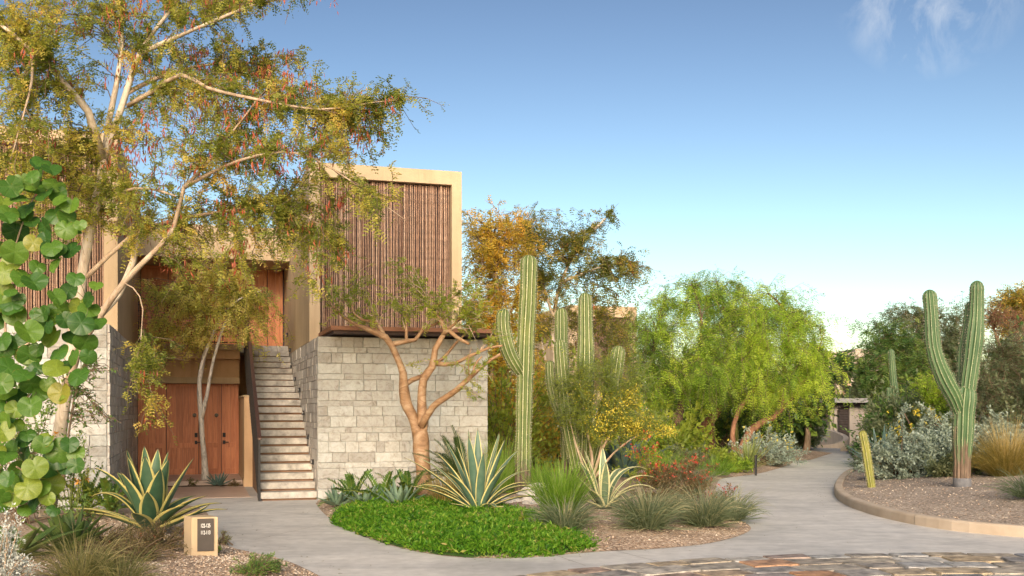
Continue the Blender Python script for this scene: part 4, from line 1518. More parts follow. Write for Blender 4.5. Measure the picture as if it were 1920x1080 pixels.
# ---- number stone by the path
sg_c = onbed(372, 1042, True)
sg = thing('number_stone', 'low cream stucco marker stone with a dark numbered plate beside the path', 'sign', (sg_c[0], sg_c[1], 0.0))
Ys = sg_c[1]
fdir = nrm(np.array((0.965, 0.25, 0))); bdir = np.array((-fdir[1], fdir[0], 0))
bdir = nrm(np.array((-0.60, 0.80, 0)))
wd, dp, ht = 0.265, 0.23, 0.485
o_ = P(359, 1048, Ys); o_[2] = -0.02
mb = MB(); mb.box(o_, fdir * wd, bdir * dp, (0, 0, ht + 0.02)); blk = part('block', mb, M['stucco'], sg)
mod = blk.modifiers.new('soft_edges', 'BEVEL'); mod.width = 0.008; mod.segments = 2
fn = nrm(np.cross(fdir, (0, 0, 1)))
pl0 = np.array(o_) + fdir * 0.058 + np.array((0, 0, 0.02 + 0.135))
mb = MB(); mb.box(pl0 + fn * 0.001, fdir * 0.165, fn * 0.014, (0, 0, 0.335)); plate = part('plate', mb, M['sign_plate'], sg)
for k, tx in enumerate(('122-125', '112-113')):
    cu = bpy.data.curves.new('number', 'FONT'); cu.body = tx; cu.size = 0.056; cu.extrude = 0.001; cu.align_x = 'CENTER'; cu.space_character = 0.95
    cu.materials.append(M['white_paint'])
    tmp = bpy.data.objects.new('lettering_outline', cu); C.objects.link(tmp); bpy.context.view_layer.update()
    me = bpy.data.meshes.new_from_object(tmp.evaluated_get(bpy.context.evaluated_depsgraph_get()))
    bpy.data.objects.remove(tmp); bpy.data.curves.remove(cu); me.name = 'number'
    if not me.materials: me.materials.append(M['white_paint'])
    o = bpy.data.objects.new('number', me); C.objects.link(o); o.parent = plate; ORG[o.name] = ORG[plate.name]
    pos = pl0 + fdir * 0.082 + fn * 0.0165 + np.array((0, 0, 0.245 - 0.072 * k))
    o.location = Vector(pos) - Vector(ORG[plate.name])
    o.rotation_euler = (R(90), 0, math.atan2(fdir[1], fdir[0]))
    o.scale = (0.56, 1, 1)

# ---- buildings farther off
def far_pavilion():
    t = thing('far_pavilion', 'distant cream pavilion with bamboo screen glimpsed between the cacti and trees', 'building', (4.3, 48, 0))
    mb = MB()
    Y = 48
    x0, x1 = P(1068, 0, Y)[0], P(1196, 0, Y)[0]
    zt = P(0, 572, Y)[2]
    u = np.array((-0.286, 0.958, 0)); v = np.array((0.958, 0.286, 0))
    o = np.array((x0, Y, 0))
    Lw = (x1 - x0) / 0.94
    mb.box(o + u * 0.4, v * Lw, u * 6, (0, 0, zt)); mb.box(o + np.array((0, 0, zt - 0.5)), v * Lw, u * 0.399, (0, 0, 0.5))
    mb.box(o, v * 0.35, u * 0.399, (0, 0, zt - 0.501)); mb.box(o + v * (Lw - 0.3), v * 0.3, u * 0.399, (0, 0, zt - 0.501))
    part('walls', mb, M['stucco'], t)
    mb = MB()
    a = 0.38
    while a < Lw - 0.33:
        mb.box(o + v * a + u * 0.15 + np.array((0, 0, 2.6)), v * 0.04, u * 0.05, (0, 0, zt - 3.12), random.random()); a += 0.075
    part('bamboo_screen', mb, M['pole'], t, kind='stuff')
    mb = MB(); mb.box(o + v * 0.36 + u * 0.3 + np.array((0, 0, 2.6)), v * (Lw - 0.7), u * 0.09, (0, 0, zt - 3.12)); part('screen_back', mb, M['screen_back'], t)


far_pavilion()

t = thing('garden_wall', 'pale stone garden wall seen through the trunks of the green trees', 'wall', (5.2, 45, 0))
mb = MB(); mb.box((1.0, 44.5, -0.1), (11.4, 1.2, 0), (-0.1, 0.6, 0), (0, 0, 1.75)); core = part('wall_core', mb, M['mortar'], t)
rng = np.random.default_rng(77)
mb = MB()
for z in np.arange(0, 1.6, 0.4):
    x = 0.0
    while x < 11.3:
        w = rng.uniform(0.5, 1.0); w = min(w, 11.35 - x)
        mb.box(np.array((1.0, 44.5, 0)) + np.array((x, x * 0.105, z)) + np.array((0.01, -0.04, 0.01)), np.array((w - 0.02, (w - 0.02) * 0.105, 0)), (0, 0.045, 0), (0, 0, 0.38), rng.random()); x += w
part('stone_facing', mb, M['stone_v'], core, kind='stuff')

t = thing('hill_house', 'pale plain building on the rise behind the gatehouse, sunlit along its top', 'building', (18.5, 62, 0))
Y = 62
mb = MB(); p0, p1, p2 = P(1552, 660, Y), P(1612, 660, Y), P(1650, 655, Y)
mb.box((p0[0], Y, 0), (p1[0] - p0[0], 0.6, 0), (0, 5, 0), (0, 0, p0[2])); part('wall', mb, M['stucco_far'], t)
mb = MB(); mb.box((p1[0] + 0.01, Y + 0.9, 0), (3.6, 1.3, 0), (0, 5, 0), (0, 0, P(0, 652, Y)[2])); part('wall', mb, M['stucco_far'], t)
mb = MB(); q = P(1584, 0, Y - 0.4)[0]; mb.box((q, Y - 0.4, 0), (0.34, 0, 0), (0, 0.39, 0), (0, 0, P(0, 690, Y)[2])); part('pillar', mb, M['stucco_tan'], t)

t = thing('gatehouse', 'low flat roofed gatehouse with a dark louvred gate at the end of the drive', 'building', (14.5, 47.5, 0))
Y = 47.5
mb = MB(); a, b_ = P(1561, 0, Y)[0], P(1660, 0, Y)[0]
mb.box((a, Y - 0.3, P(0, 755, Y)[2]), (b_ - a, 0.3, 0), (0, 4, 0), (0, 0, 0.20)); part('roof_slab', mb, M['roof_grey'], t)
mb = MB(); mb.box((a + 0.1, Y + 0.1, P(0, 762, Y)[2] - 0.02), (b_ - a - 0.2, 0.3, 0), (0, 3, 0), (0, 0, 0.185)); part('fascia', mb, M['far_gate'], t)
mb = MB(); w0 = P(1597, 0, Y)[0]; mb.box((w0, Y + 0.3, 0), (b_ - w0 - 0.3, 0.3, 0), (0, 0.25, 0), (0, 0, P(0, 763, Y)[2])); part('wall', mb, M['stucco_far'], t)
mb = MB(); g0 = P(1577, 0, Y)[0]; mb.box((g0 - 0.22, Y + 0.32, 0), (0.14, 0, 0), (0, 0.14, 0), (0, 0, P(0, 763, Y)[2])); part('post', mb, M['stucco_far'], t)
mb = MB(); mb.box((a + 0.05, Y + 0.5, 0), (0.12, 0, 0), (0, 0.2, 0), (0, 0, P(0, 763, Y)[2])); part('post', mb, M['stucco_far'], t)
mb = MB(); mb.box((g0, Y + 0.36, 0), (w0 - g0 - 0.02, 0.02, 0), (0, 0.06, 0), (0, 0, P(0, 764, Y)[2])); gt = part('gate', mb, M['far_gate'], t)
for k in range(13):
    z = 0.12 + k * 0.115
    mb = MB(); mb.box((g0 + 0.03, Y + 0.325, z), (w0 - g0 - 0.08, 0.02, 0), (0, 0.03, 0.03), (0, 0, 0.055)); part('louvre', mb, M['far_gate'], gt)
mb = MB(); mb.box((a - 1.5, Y + 3.6, 0), (6, 0.3, 0), (0, 0.2, 0), (0, 0, 1.6)); part('rear_wall', mb, M['stucco_far'], t)

# curved low wall at the end of the drive, and the slanting wing wall across from it
pts = spline(np.array([(11.4, 44.4, 0), (12.6, 43.6, 0), (13.5, 43.3, 0), (14.0, 43.6, 0), (14.25, 44.4, 0), (14.2, 45.6, 0), (14.0, 46.9, 0)]), 0.25)
zt = np.interp(np.linspace(0, 1, len(pts)), [0, 0.3, 0.5, 0.75, 1], [0.05, 0.14, 0.40, 0.62, 0.8])
tg = nrm(np.gradient(pts, axis=0)); nn = np.stack((-tg[:, 1], tg[:, 0], 0 * tg[:, 0]), 1) * 0.22
z3 = np.column_stack((0 * zt, 0 * zt, zt))
V = np.stack((pts, pts + z3, pts + nn + z3, pts + nn), 1)
n = len(pts); i = np.arange(n - 1)[:, None] * 4; j = np.arange(3)[None]
Q = np.stack((i + j, i + 4 + j, i + 5 + j, i + 1 + j), -1).reshape(-1, 4)
Q = np.vstack((Q, [(0, 1, 2, 3), ((n - 1) * 4 + 3, (n - 1) * 4 + 2, (n - 1) * 4 + 1, (n - 1) * 4)]))
top('curved_wall', np_mesh('curved_wall', V.reshape(-1, 3), [Q], False), M['stucco_far'], (13, 45, 0), 'low curved wall sweeping round the end of the drive before the gatehouse', 'wall')
mb = MB()
p0, p1 = G(1576, 846), np.array((16.8, 44.5, 0))
V = [p0, p1, p1 + (0, 0.3, 0), p0 + (0.1, 0.3, 0)]
V = [np.array(q) + (0, 0, -0.03) for q in V] + [np.array(V[0]) + (0, 0, 0.14), np.array(V[1]) + (0, 0, 0.55), np.array(V[2]) + (0, 0, 0.55), np.array(V[3]) + (0, 0, 0.14)]
mb.add(V, [(0, 3, 2, 1), (4, 5, 6, 7), (0, 1, 5, 4), (1, 2, 6, 5), (2, 3, 7, 6), (3, 0, 4, 7)])
top('wing_wall', mb, M['stucco_far'], p0, 'short sloping wing wall to the right of the gatehouse approach', 'wall')

# bollard lights beside the drive
for (px, py, Yz, lab) in ((1417, 889, None, 'slim black bollard light beside the spiky yucca'), (1479, 858, None, 'slim black bollard light at the far end of the silver bushes')):
    p = onbed(px, py)
    t = thing('bollard_light', lab, 'light', p, 'bollard lights along the drive')
    hgt = 0.42 if px < 1450 else 0.5
    mb = MB(); mb.tube([p + (0, 0, -0.03), p + (0, 0, hgt)], 0.028, 10, True); part('post', mb, M['metal'], t)
    mb = MB(); mb.tube([p + (0, 0, hgt), p + (0, 0, hgt + 0.02)], 0.04, 10, True); mb.tube([p + (0, 0, hgt + 0.02), p + (0, 0, hgt + 0.035)], 0.032, 10, True); part('cap', mb, M['metal'], t)


# ---------------------------------------------------------------- plant materials
GRN = dict(
    olive=[(0.045, 0.060, 0.012), (0.095, 0.115, 0.022), (0.175, 0.170, 0.034), (0.27, 0.215, 0.050), (0.32, 0.20, 0.06)],
    birch=[(0.07, 0.085, 0.017), (0.15, 0.16, 0.035), (0.25, 0.22, 0.06), (0.35, 0.27, 0.09), (0.38, 0.19, 0.09)],
    gold=[(0.12, 0.12, 0.02), (0.26, 0.20, 0.03), (0.37, 0.26, 0.045), (0.37, 0.20, 0.035)],
    autumn=[(0.06, 0.075, 0.015), (0.13, 0.13, 0.03), (0.25, 0.18, 0.035), (0.36, 0.22, 0.04)],
    mesq=[(0.034, 0.062, 0.012), (0.080, 0.125, 0.018), (0.15, 0.21, 0.025), (0.23, 0.265, 0.035)],
    palo=[(0.075, 0.11, 0.018), (0.14, 0.17, 0.025), (0.22, 0.23, 0.035)],
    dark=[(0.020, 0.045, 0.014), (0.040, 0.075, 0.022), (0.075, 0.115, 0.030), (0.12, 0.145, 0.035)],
    grey=[(0.045, 0.060, 0.032), (0.085, 0.10, 0.055), (0.12, 0.13, 0.075)],
    silver=[(0.11, 0.145, 0.11), (0.21, 0.26, 0.205), (0.33, 0.385, 0.325)],
    white=[(0.30, 0.32, 0.30), (0.48, 0.51, 0.49), (0.60, 0.63, 0.62)],
    cover=[(0.026, 0.085, 0.008), (0.06, 0.17, 0.012), (0.11, 0.25, 0.018), (0.20, 0.32, 0.035), (0.34, 0.28, 0.10)],
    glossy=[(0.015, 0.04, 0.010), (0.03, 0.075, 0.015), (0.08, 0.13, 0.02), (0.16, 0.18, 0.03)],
    brown=[(0.07, 0.065, 0.025), (0.13, 0.105, 0.05), (0.20, 0.145, 0.08), (0.12, 0.13, 0.05)],
    red=[(0.30, 0.02, 0.015), (0.50, 0.05, 0.03), (0.58, 0.12, 0.07)],
    pod=[(0.17, 0.030, 0.018), (0.28, 0.055, 0.025), (0.36, 0.10, 0.04), (0.20, 0.06, 0.03)],
    yellow=[(0.38, 0.29, 0.03), (0.52, 0.42, 0.04), (0.60, 0.52, 0.08)],
    orange=[(0.66, 0.24, 0.02), (0.74, 0.36, 0.03)],
    bluegrass=[(0.055, 0.075, 0.040), (0.11, 0.145, 0.085), (0.20, 0.225, 0.145), (0.40, 0.35, 0.22)],
    limegrass=[(0.06, 0.12, 0.015), (0.12, 0.22, 0.025), (0.20, 0.31, 0.045), (0.34, 0.38, 0.13)],
    drygrass=[(0.10, 0.095, 0.02), (0.21, 0.17, 0.045), (0.36, 0.27, 0.10), (0.52, 0.41, 0.22)],
    rushes=[(0.07, 0.085, 0.03), (0.13, 0.14, 0.055), (0.24, 0.22, 0.10), (0.36, 0.30, 0.16)],
    cycad=[(0.012, 0.03, 0.010), (0.028, 0.060, 0.016), (0.06, 0.10, 0.025), (0.14, 0.14, 0.05)],
)
LIFT = dict(mesq=2.4, olive=2.3, birch=2.4, gold=1.9, autumn=2.0, palo=2.0, cover=1.25, silver=1.2, bluegrass=1.35, limegrass=1.3, drygrass=1.2, rushes=1.2, dark=2.6, grey=2.2, glossy=1.5, brown=1.3)
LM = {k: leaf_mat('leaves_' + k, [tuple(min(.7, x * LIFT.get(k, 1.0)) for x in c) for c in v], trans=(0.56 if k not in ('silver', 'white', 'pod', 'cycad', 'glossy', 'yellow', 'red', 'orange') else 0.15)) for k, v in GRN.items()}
BK = dict(
    white=bark('white_bark', (0.28, 0.22, 0.16), (0.48, 0.40, 0.31), (0.60, 0.54, 0.45), 7, 0, 0.75, 0.35),
    birch=bark('grey_white_bark', (0.20, 0.17, 0.14), (0.55, 0.50, 0.44), (0.68, 0.64, 0.58), 12, 0, 0.75, 0.3),
    copper=bark('copper_bark', (0.17, 0.092, 0.048), (0.275, 0.165, 0.088), (0.40, 0.285, 0.18), 4.5, 1, 0.5, 0.45),
    dark=bark('dark_bark', (0.06, 0.04, 0.03), (0.12, 0.08, 0.055), (0.20, 0.13, 0.09)),
    redb=bark('red_brown_bark', (0.13, 0.06, 0.035), (0.23, 0.115, 0.07), (0.33, 0.18, 0.11)),
    tan=bark('tan_bark', (0.24, 0.17, 0.11), (0.36, 0.27, 0.19), (0.46, 0.37, 0.28)),
    twig=plain('brown_twigs', [(0.10, 0.07, 0.045), (0.19, 0.13, 0.085)], 4, 0.85, 0),
    green=plain('green_stems', [(0.10, 0.14, 0.04), (0.17, 0.20, 0.07)], 4, 0.7, 0),
)
MC = mat_cactus('cactus_skin', (0.060, 0.100, 0.026), (0.125, 0.155, 0.040), (0.58, 0.56, 0.36))
MC_shaded = mat_cactus('cactus_skin_shaded', (0.034, 0.080, 0.030), (0.065, 0.125, 0.048), (0.34, 0.37, 0.22), (0.125, 0.085, 0.058))  # darker copy of the cactus skin: shade put into the colour, crests dimmed
MC_y = mat_cactus('cactus_skin_yellow', (0.13, 0.145, 0.028), (0.21, 0.205, 0.04), (0.42, 0.40, 0.19))
MSP = plain('pale_spines', [(0.42, 0.38, 0.28), (0.60, 0.56, 0.46)], 9, 0.8, 0)
MSP_d = plain('brown_spines', [(0.28, 0.23, 0.17), (0.48, 0.43, 0.36)], 9, 0.8, 0)
CK = dict(cactus=MC, spine=MSP); CKD = dict(cactus=MC_shaded, spine=MSP_d); CKY = dict(cactus=MC_y, spine=MSP)
AG_VAR = mat_agave('variegated_agave', [(0.045, 0.105, 0.060), (0.085, 0.155, 0.085)], (0.58, 0.50, 0.17), cut=0.70)
AG_VAR2 = mat_agave('striped_blue_agave', [(0.055, 0.115, 0.085), (0.105, 0.17, 0.125)], (0.58, 0.52, 0.22), cut=0.78)
AG_PALE = mat_agave('pale_striped_agave', [(0.08, 0.13, 0.075), (0.16, 0.20, 0.12)], (0.60, 0.56, 0.30), cut=0.62)
AG_GRN = mat_agave('green_agave', [(0.060, 0.115, 0.030), (0.12, 0.17, 0.045)], None, base=(0.20, 0.23, 0.07))
AG_BLUE = mat_agave('blue_agave', [(0.09, 0.16, 0.11), (0.17, 0.235, 0.17)], None)
AG_STEEL = mat_agave('steel_agave', [(0.07, 0.13, 0.12), (0.12, 0.19, 0.17)], None)
AG_YUC = mat_agave('yucca_green', [(0.09, 0.13, 0.035), (0.17, 0.21, 0.055)], (0.30, 0.30, 0.12), cut=0.86)

# ---------------------------------------------------------------- the big pod-bearing tree on the left
Y = 14.4
limbs = [
    ([(84, 996, Y), (98, 905, Y), (114, 800, Y), (129, 700, Y + .05), (140, 620, Y + .1), (150, 545, Y + .1), (167, 440, Y + .1), (185, 360, Y), (194, 300, Y)], 0.108, 0.060),
    ([(126, 725, Y), (150, 650, Y - .15), (182, 600, Y - .25), (235, 527, Y - .4), (298, 463, Y - .5), (325, 430, Y - .55), (345, 352, Y - .6), (378, 318, Y - .6), (430, 255, Y - .8), (480, 190, Y - .9)], 0.060, 0.010, 'tan'),
    ([(150, 640, Y), (178, 598, Y + .1), (222, 552, Y + .2), (250, 490, Y + .3), (264, 440, Y + .4), (330, 415, Y + .6), (400, 398, Y + .8)], 0.066, 0.018),
    ([(194, 300, Y), (204, 270, Y), (225, 210, Y + .1), (244, 150, Y + .1), (262, 100, Y + .2), (292, 55, Y + .2), (335, 0, Y + .3), (372, -50, Y + .3)], 0.054, 0.016),
    ([(192, 300, Y), (182, 262, Y - .2), (165, 208, Y - .4), (138, 178, Y - .6), (98, 130, Y - .8), (58, 92, Y - 1), (0, 45, Y - 1.2)], 0.065, 0.02),
    ([(196, 292, Y), (205, 225, Y + .2), (217, 165, Y + .3), (226, 110, Y + .3), (229, 55, Y + .4), (225, -20, Y + .4)], 0.05, 0.018),
    ([(236, 176, Y + .1), (285, 150, Y + .4), (335, 133, Y + .6), (400, 120, Y + .8), (500, 118, Y + 1)], 0.034, 0.010),
    ([(240, 198, Y), (288, 170, Y - .3), (340, 140, Y - .6), (390, 165, Y - .9), (480, 186, Y - 1.1), (600, 205, Y - 1.1), (700, 192, Y - 1), (772, 185, Y - 1)], 0.033, 0.005),
    ([(188, 378, Y), (222, 362, Y - .3), (250, 354, Y - .5), (292, 356, Y - .7), (330, 368, Y - .9)], 0.028, 0.009),
    ([(345, 352, Y - .6), (420, 312, Y - .9), (495, 289, Y - 1.1), (560, 288, Y - 1.2), (625, 318, Y - 1.2), (690, 362, Y - 1.2), (762, 414, Y - 1.2)], 0.026, 0.004),
    ([(262, 100, Y + .2), (330, 70, Y), (400, 40, Y - .3), (480, 8, Y - .4), (580, -8, Y - .4)], 0.035, 0.008),
    ([(162, 520, Y + .1), (205, 478, Y + .1), (240, 448, Y), (300, 420, Y - .1), (380, 402, Y - .2), (470, 392, Y - .3), (550, 395, Y - .3), (612, 430, Y - .3)], 0.034, 0.008),
    ([(232, 530, Y - .4), (250, 540, Y - .5), (262, 556, Y - .55), (268, 580, Y - .6), (266, 610, Y - .65), (264, 640, Y - .7), (270, 680, Y - .8), (280, 720, Y - .85), (292, 770, Y - .9)], 0.010, 0.003),
    ([(60, 92, Y - 1), (60, 150, Y - 1.2), (40, 230, Y - 1.4), (20, 300, Y - 1.4)], 0.022, 0.006),
]
Z = Y
clumps = [(40, 40, 120, 80, Z - .8, 1.25), (150, 20, 110, 70, Z), (290, 20, 130, 70, Z + .2), (390, -10, 90, 50, Z), (30, 150, 90, 80, Z - 1, 1.2), (120, 140, 80, 70, Z - .4), (40, 270, 90, 80, Z - 1, 1.2), (130, 260, 70, 60, Z - .3), (110, 320, 80, 55, Z - .2),
          (280, 110, 90, 60, Z + .4, .8), (400, 115, 110, 55, Z + .6), (500, 130, 80, 45, Z + .8), (560, 175, 90, 50, Z - .9, 1.1), (440, 200, 100, 60, Z - .6, 1.2), (330, 215, 90, 60, Z - .2), (620, 225, 80, 50, Z - .8, 1.2), (685, 255, 55, 40, Z - .8, 1.1), (690, 190, 60, 26, Z - .8), (745, 186, 36, 12, Z - .8, .8),
          (260, 260, 70, 60, Z, .7), (400, 280, 90, 55, Z - .6), (500, 280, 90, 45, Z - .9), (590, 275, 80, 40, Z - 1), (300, 340, 80, 45, Z - .3, .7), (430, 360, 90, 50, Z - .5), (250, 400, 60, 45, Z, .8), (370, 420, 100, 50, Z, 1.2), (470, 415, 80, 60, Z - .2, 1.2), (415, 475, 90, 40, Z - .2, 1.1),
          (545, 395, 55, 70, Z - .3, 1.1), (600, 405, 55, 75, Z - .4, 1.1), (585, 490, 34, 60, Z - .4, 1.1), (640, 375, 40, 34, Z - .8, .9), (640, 465, 26, 40, Z - .5, .9), (695, 372, 40, 14, Z - 1.2, .9), (755, 412, 26, 9, Z - 1.2, .9), (215, 330, 50, 40, Z, .7), (225, 440, 40, 40, Z, .6),
          (275, 690, 30, 26, Z - .9), (292, 765, 18, 30, Z - .9), (262, 640, 28, 20, Z - .8), (480, -5, 60, 22, Z - .4), (600, -14, 50, 14, Z - .4), (30, 370, 60, 45, Z - 1, 1.0), (70, 330, 60, 40, Z - .5, 1.2), (130, 390, 50, 34, Z - .3, 1.1), (215, 380, 50, 34, Z, 1.1), (340, 490, 70, 40, Z, .8)]
build_tree('pod_tree', 'tall pale trunked tree with spreading limbs, golden green leaves and hanging red pods', 'tree', (P(84, 996, Y)[0], Y, 0), limbs, clumps, 450,
           dict(bark=BK['white'], thin=BK['tan'], twig=BK['twig'], leaf=LM['olive'], seed_pods=LM['pod']), 11,
           dict(per=16, L=0.115, pairs=4, ll=0.046, lw=0.0235, hang=0.18, droop=0.15, vmean=0.42, vsd=0.18), yj=0.7, r_twig=0.009, subs=4, sub_len=0.36,
           pods=dict(n=420, each=9, spread=0.06, L=0.105, w=0.2, at=[(q[0], q[1], q[2], q[3], q[4], (1.8 if 240 < q[0] < 660 and q[1] < 300 else .8)) for q in clumps]), limb_noise=0.05)

# the slender white tree before the doors
Y = 22.4
limbs = [([(386, 911, Y), (383, 860, Y), (379, 815, Y), (377, 780, Y), (374, 735, Y), (375, 700, Y), (384, 665, Y), (398, 630, Y), (412, 595, Y), (425, 555, Y)], 0.068, 0.022),
         ([(378, 785, Y), (388, 740, Y), (397, 690, Y), (407, 650, Y), (421, 608, Y), (440, 565, Y)], 0.044, 0.02),
         ([(375, 710, Y), (382, 670, Y + .1), (392, 635, Y + .1), (390, 590, Y + .2), (360, 550, Y + .3)], 0.05, 0.02),
         ([(412, 595, Y), (450, 560, Y - .2), (490, 545, Y - .3)], 0.03, 0.012)]
clumps = [(420, 535, 90, 45, Y), (370, 580, 60, 45, Y), (330, 545, 50, 50, Y), (480, 560, 55, 45, Y), (505, 600, 26, 34, Y, 1.2), (430, 600, 80, 34, Y, 1.3), (360, 625, 40, 26, Y), (300, 560, 40, 50, Y - .4), (400, 500, 80, 30, Y), (315, 610, 30, 26, Y, .6), (350, 625, 30, 20, Y, .7), (480, 620, 24, 20, Y, .6)]
build_tree('slender_tree', 'slender white stemmed tree growing before the lower cedar doors', 'tree', (P(386, 911, Y)[0], Y, 0), limbs, clumps, 100,
           dict(bark=BK['birch'], twig=BK['twig'], leaf=LM['birch'], seed_pods=LM['pod']), 12,
           dict(per=11, L=0.16, pairs=4, ll=0.068, lw=0.033, hang=0.5, droop=0.3, vmean=0.5, vsd=0.2), yj=0.6, r_twig=0.009, subs=4, sub_len=0.4, trunk_sides=10,
           pods=dict(n=40, each=5, spread=0.06, L=0.15, w=0.2))

# the copper-barked tree before the stone wall
Y = 17.5
limbs = [([(797, 952, Y), (795, 905, Y), (791, 855, Y), (787, 806, Y)], 0.150, 0.118),
         ([(786, 822, Y), (772, 778, Y), (760, 752, Y), (757, 722, Y - .05), (756, 700, Y - .1), (745, 672, Y - .15), (735, 648, Y - .2), (723, 632, Y - .25), (702, 623, Y - .3), (672, 610, Y - .4), (648, 597, Y - .5), (628, 578, Y - .6), (618, 565, Y - .6)], 0.106, 0.013),
         ([(788, 822, Y), (792, 782, Y + .05), (791, 745, Y + .1), (794, 712, Y + .1), (810, 688, Y + .1), (816, 655, Y + .1), (828, 634, Y + .1), (836, 620, Y + .1), (828, 604, Y + .1), (815, 588, Y + .1), (812, 576, Y + .1), (845, 560, Y), (862, 548, Y)], 0.102, 0.013),
         ([(790, 800, Y - .05), (799, 782, Y - .1), (812, 762, Y - .2), (832, 748, Y - .3), (856, 731, Y - .4), (882, 707, Y - .5), (913, 680, Y - .6), (938, 664, Y - .7)], 0.064, 0.020),
         ([(758, 722, Y), (772, 713, Y + .1), (793, 704, Y + .3), (806, 688, Y + .45), (830, 672, Y + .5), (858, 640, Y + .5), (880, 620, Y + .5)], 0.045, 0.014),
         ([(818, 682, Y + .1), (850, 682, Y), (882, 667, Y - .2), (915, 653, Y - .3), (942, 648, Y - .4)], 0.038, 0.016),
         ([(733, 646, Y - .2), (762, 640, Y - .1), (779, 637, Y), (793, 618, Y + .1), (816, 608, Y + .2), (840, 590, Y + .3)], 0.045, 0.014),
         ([(722, 632, Y - .25), (706, 606, Y - .2), (680, 600, Y - .1), (664, 588, Y), (660, 570, Y), (635, 560, Y)], 0.035, 0.012),
         ([(830, 628, Y + .1), (842, 620, Y + .05), (856, 632, Y), (880, 645, Y - .1)], 0.042, 0.022),
         ([(886, 702, Y - .5), (889, 688, Y - .4), (896, 676, Y - .4), (904, 668, Y - .4)], 0.022, 0.01),
         ([(838, 618, Y + .1), (852, 608, Y + .1), (868, 588, Y), (880, 570, Y), (890, 556, Y)], 0.03, 0.010),
         ([(762, 640, Y - .1), (762, 612, Y), (764, 590, Y)], 0.03, 0.01),
         ([(880, 707, Y - .5), (878, 680, Y - .5), (884, 650, Y - .6)], 0.012, 0.005)]
clumps = [(700, 545, 80, 35, Y), (770, 545, 70, 35, Y, .9), (640, 560, 40, 30, Y - .4), (840, 575, 50, 35, Y), (890, 570, 50, 50, Y, 1.1), (910, 610, 40, 30, Y, .8), (740, 590, 70, 20, Y, .7), (690, 595, 50, 20, Y, .6), (885, 690, 40, 40, Y - .5, .55), (905, 740, 20, 60, Y - .6, .35), (740, 500, 60, 30, Y, .4), (780, 690, 10, 40, Y + .4, .2)]
build_tree('copper_tree', 'sculptural bare limbed tree with smooth copper bark in front of the stone wall', 'tree', (P(797, 952, Y)[0], Y, 0.1), limbs, clumps, 100,
           dict(bark=BK['copper'], twig=BK['tan'], leaf=LM['palo']), 13,
           dict(per=9, L=0.10, pairs=4, ll=0.044, lw=0.024, hang=0.1, droop=0.1, vmean=0.6, vsd=0.2), yj=0.6, r_twig=0.010, step=0.12, subs=2, sub_len=0.3, trunk_sides=18, limb_noise=0.095)

# trees standing behind the pavilion's right corner
def bg_tree(name, label, Yb, trunks, clumps, n, leaf, bk, lf, seed, rt=0.015, **kw):
    if name == 'mesquite_tree': clumps = [(c[0], c[1], c[2] * .84, c[3] * .84) + tuple(c[4:]) for c in clumps]
    b = trunks[0][0][0]
    return build_tree(name, label, 'tree', (P(b[0], b[1], Yb)[0], Yb, 0.0), trunks, clumps, n, dict(bark=BK[bk], twig=BK['twig'], leaf=LM[lf], seed_pods=LM['pod'], flowers=LM['yellow']), seed, leaf, r_twig=rt, step=0.3, trunk_sides=9, **kw)


Y = 25.5
bg_tree('golden_tree', 'tree with orange gold leaves against the right edge of the pavilion', Y,
        [([(925, 885, Y), (930, 800, Y), (922, 720, Y), (932, 640, Y), (935, 560, Y), (925, 490, Y)], 0.11, 0.03), ([(932, 640, Y), (960, 580, Y), (985, 520, Y)], 0.05, 0.02), ([(925, 720, Y), (900, 660, Y + .4), (890, 600, Y + .6)], 0.05, 0.02)],
        [(925, 470, 55, 50, Y), (900, 530, 50, 60, Y + .5), (955, 540, 50, 60, Y), (925, 600, 50, 50, Y), (985, 590, 40, 60, Y), (900, 640, 40, 50, Y), (950, 660, 40, 40, Y, .8), (985, 450, 40, 40, Y, .8), (905, 440, 40, 36, Y, 1.0), (950, 410, 40, 24, Y, .8), (885, 590, 26, 60, Y + .4), (930, 730, 40, 50, Y), (965, 700, 40, 60, Y), (1000, 680, 36, 50, Y + .5), (945, 800, 36, 40, Y), (1000, 760, 36, 50, Y + .5)], 330,
        dict(per=9, L=0.20, pairs=4, ll=0.07, lw=0.034, hang=0.2, vmean=0.5, vsd=0.25), 'tan', 'gold', 21, subs=4, sub_len=0.5)
Y = 27
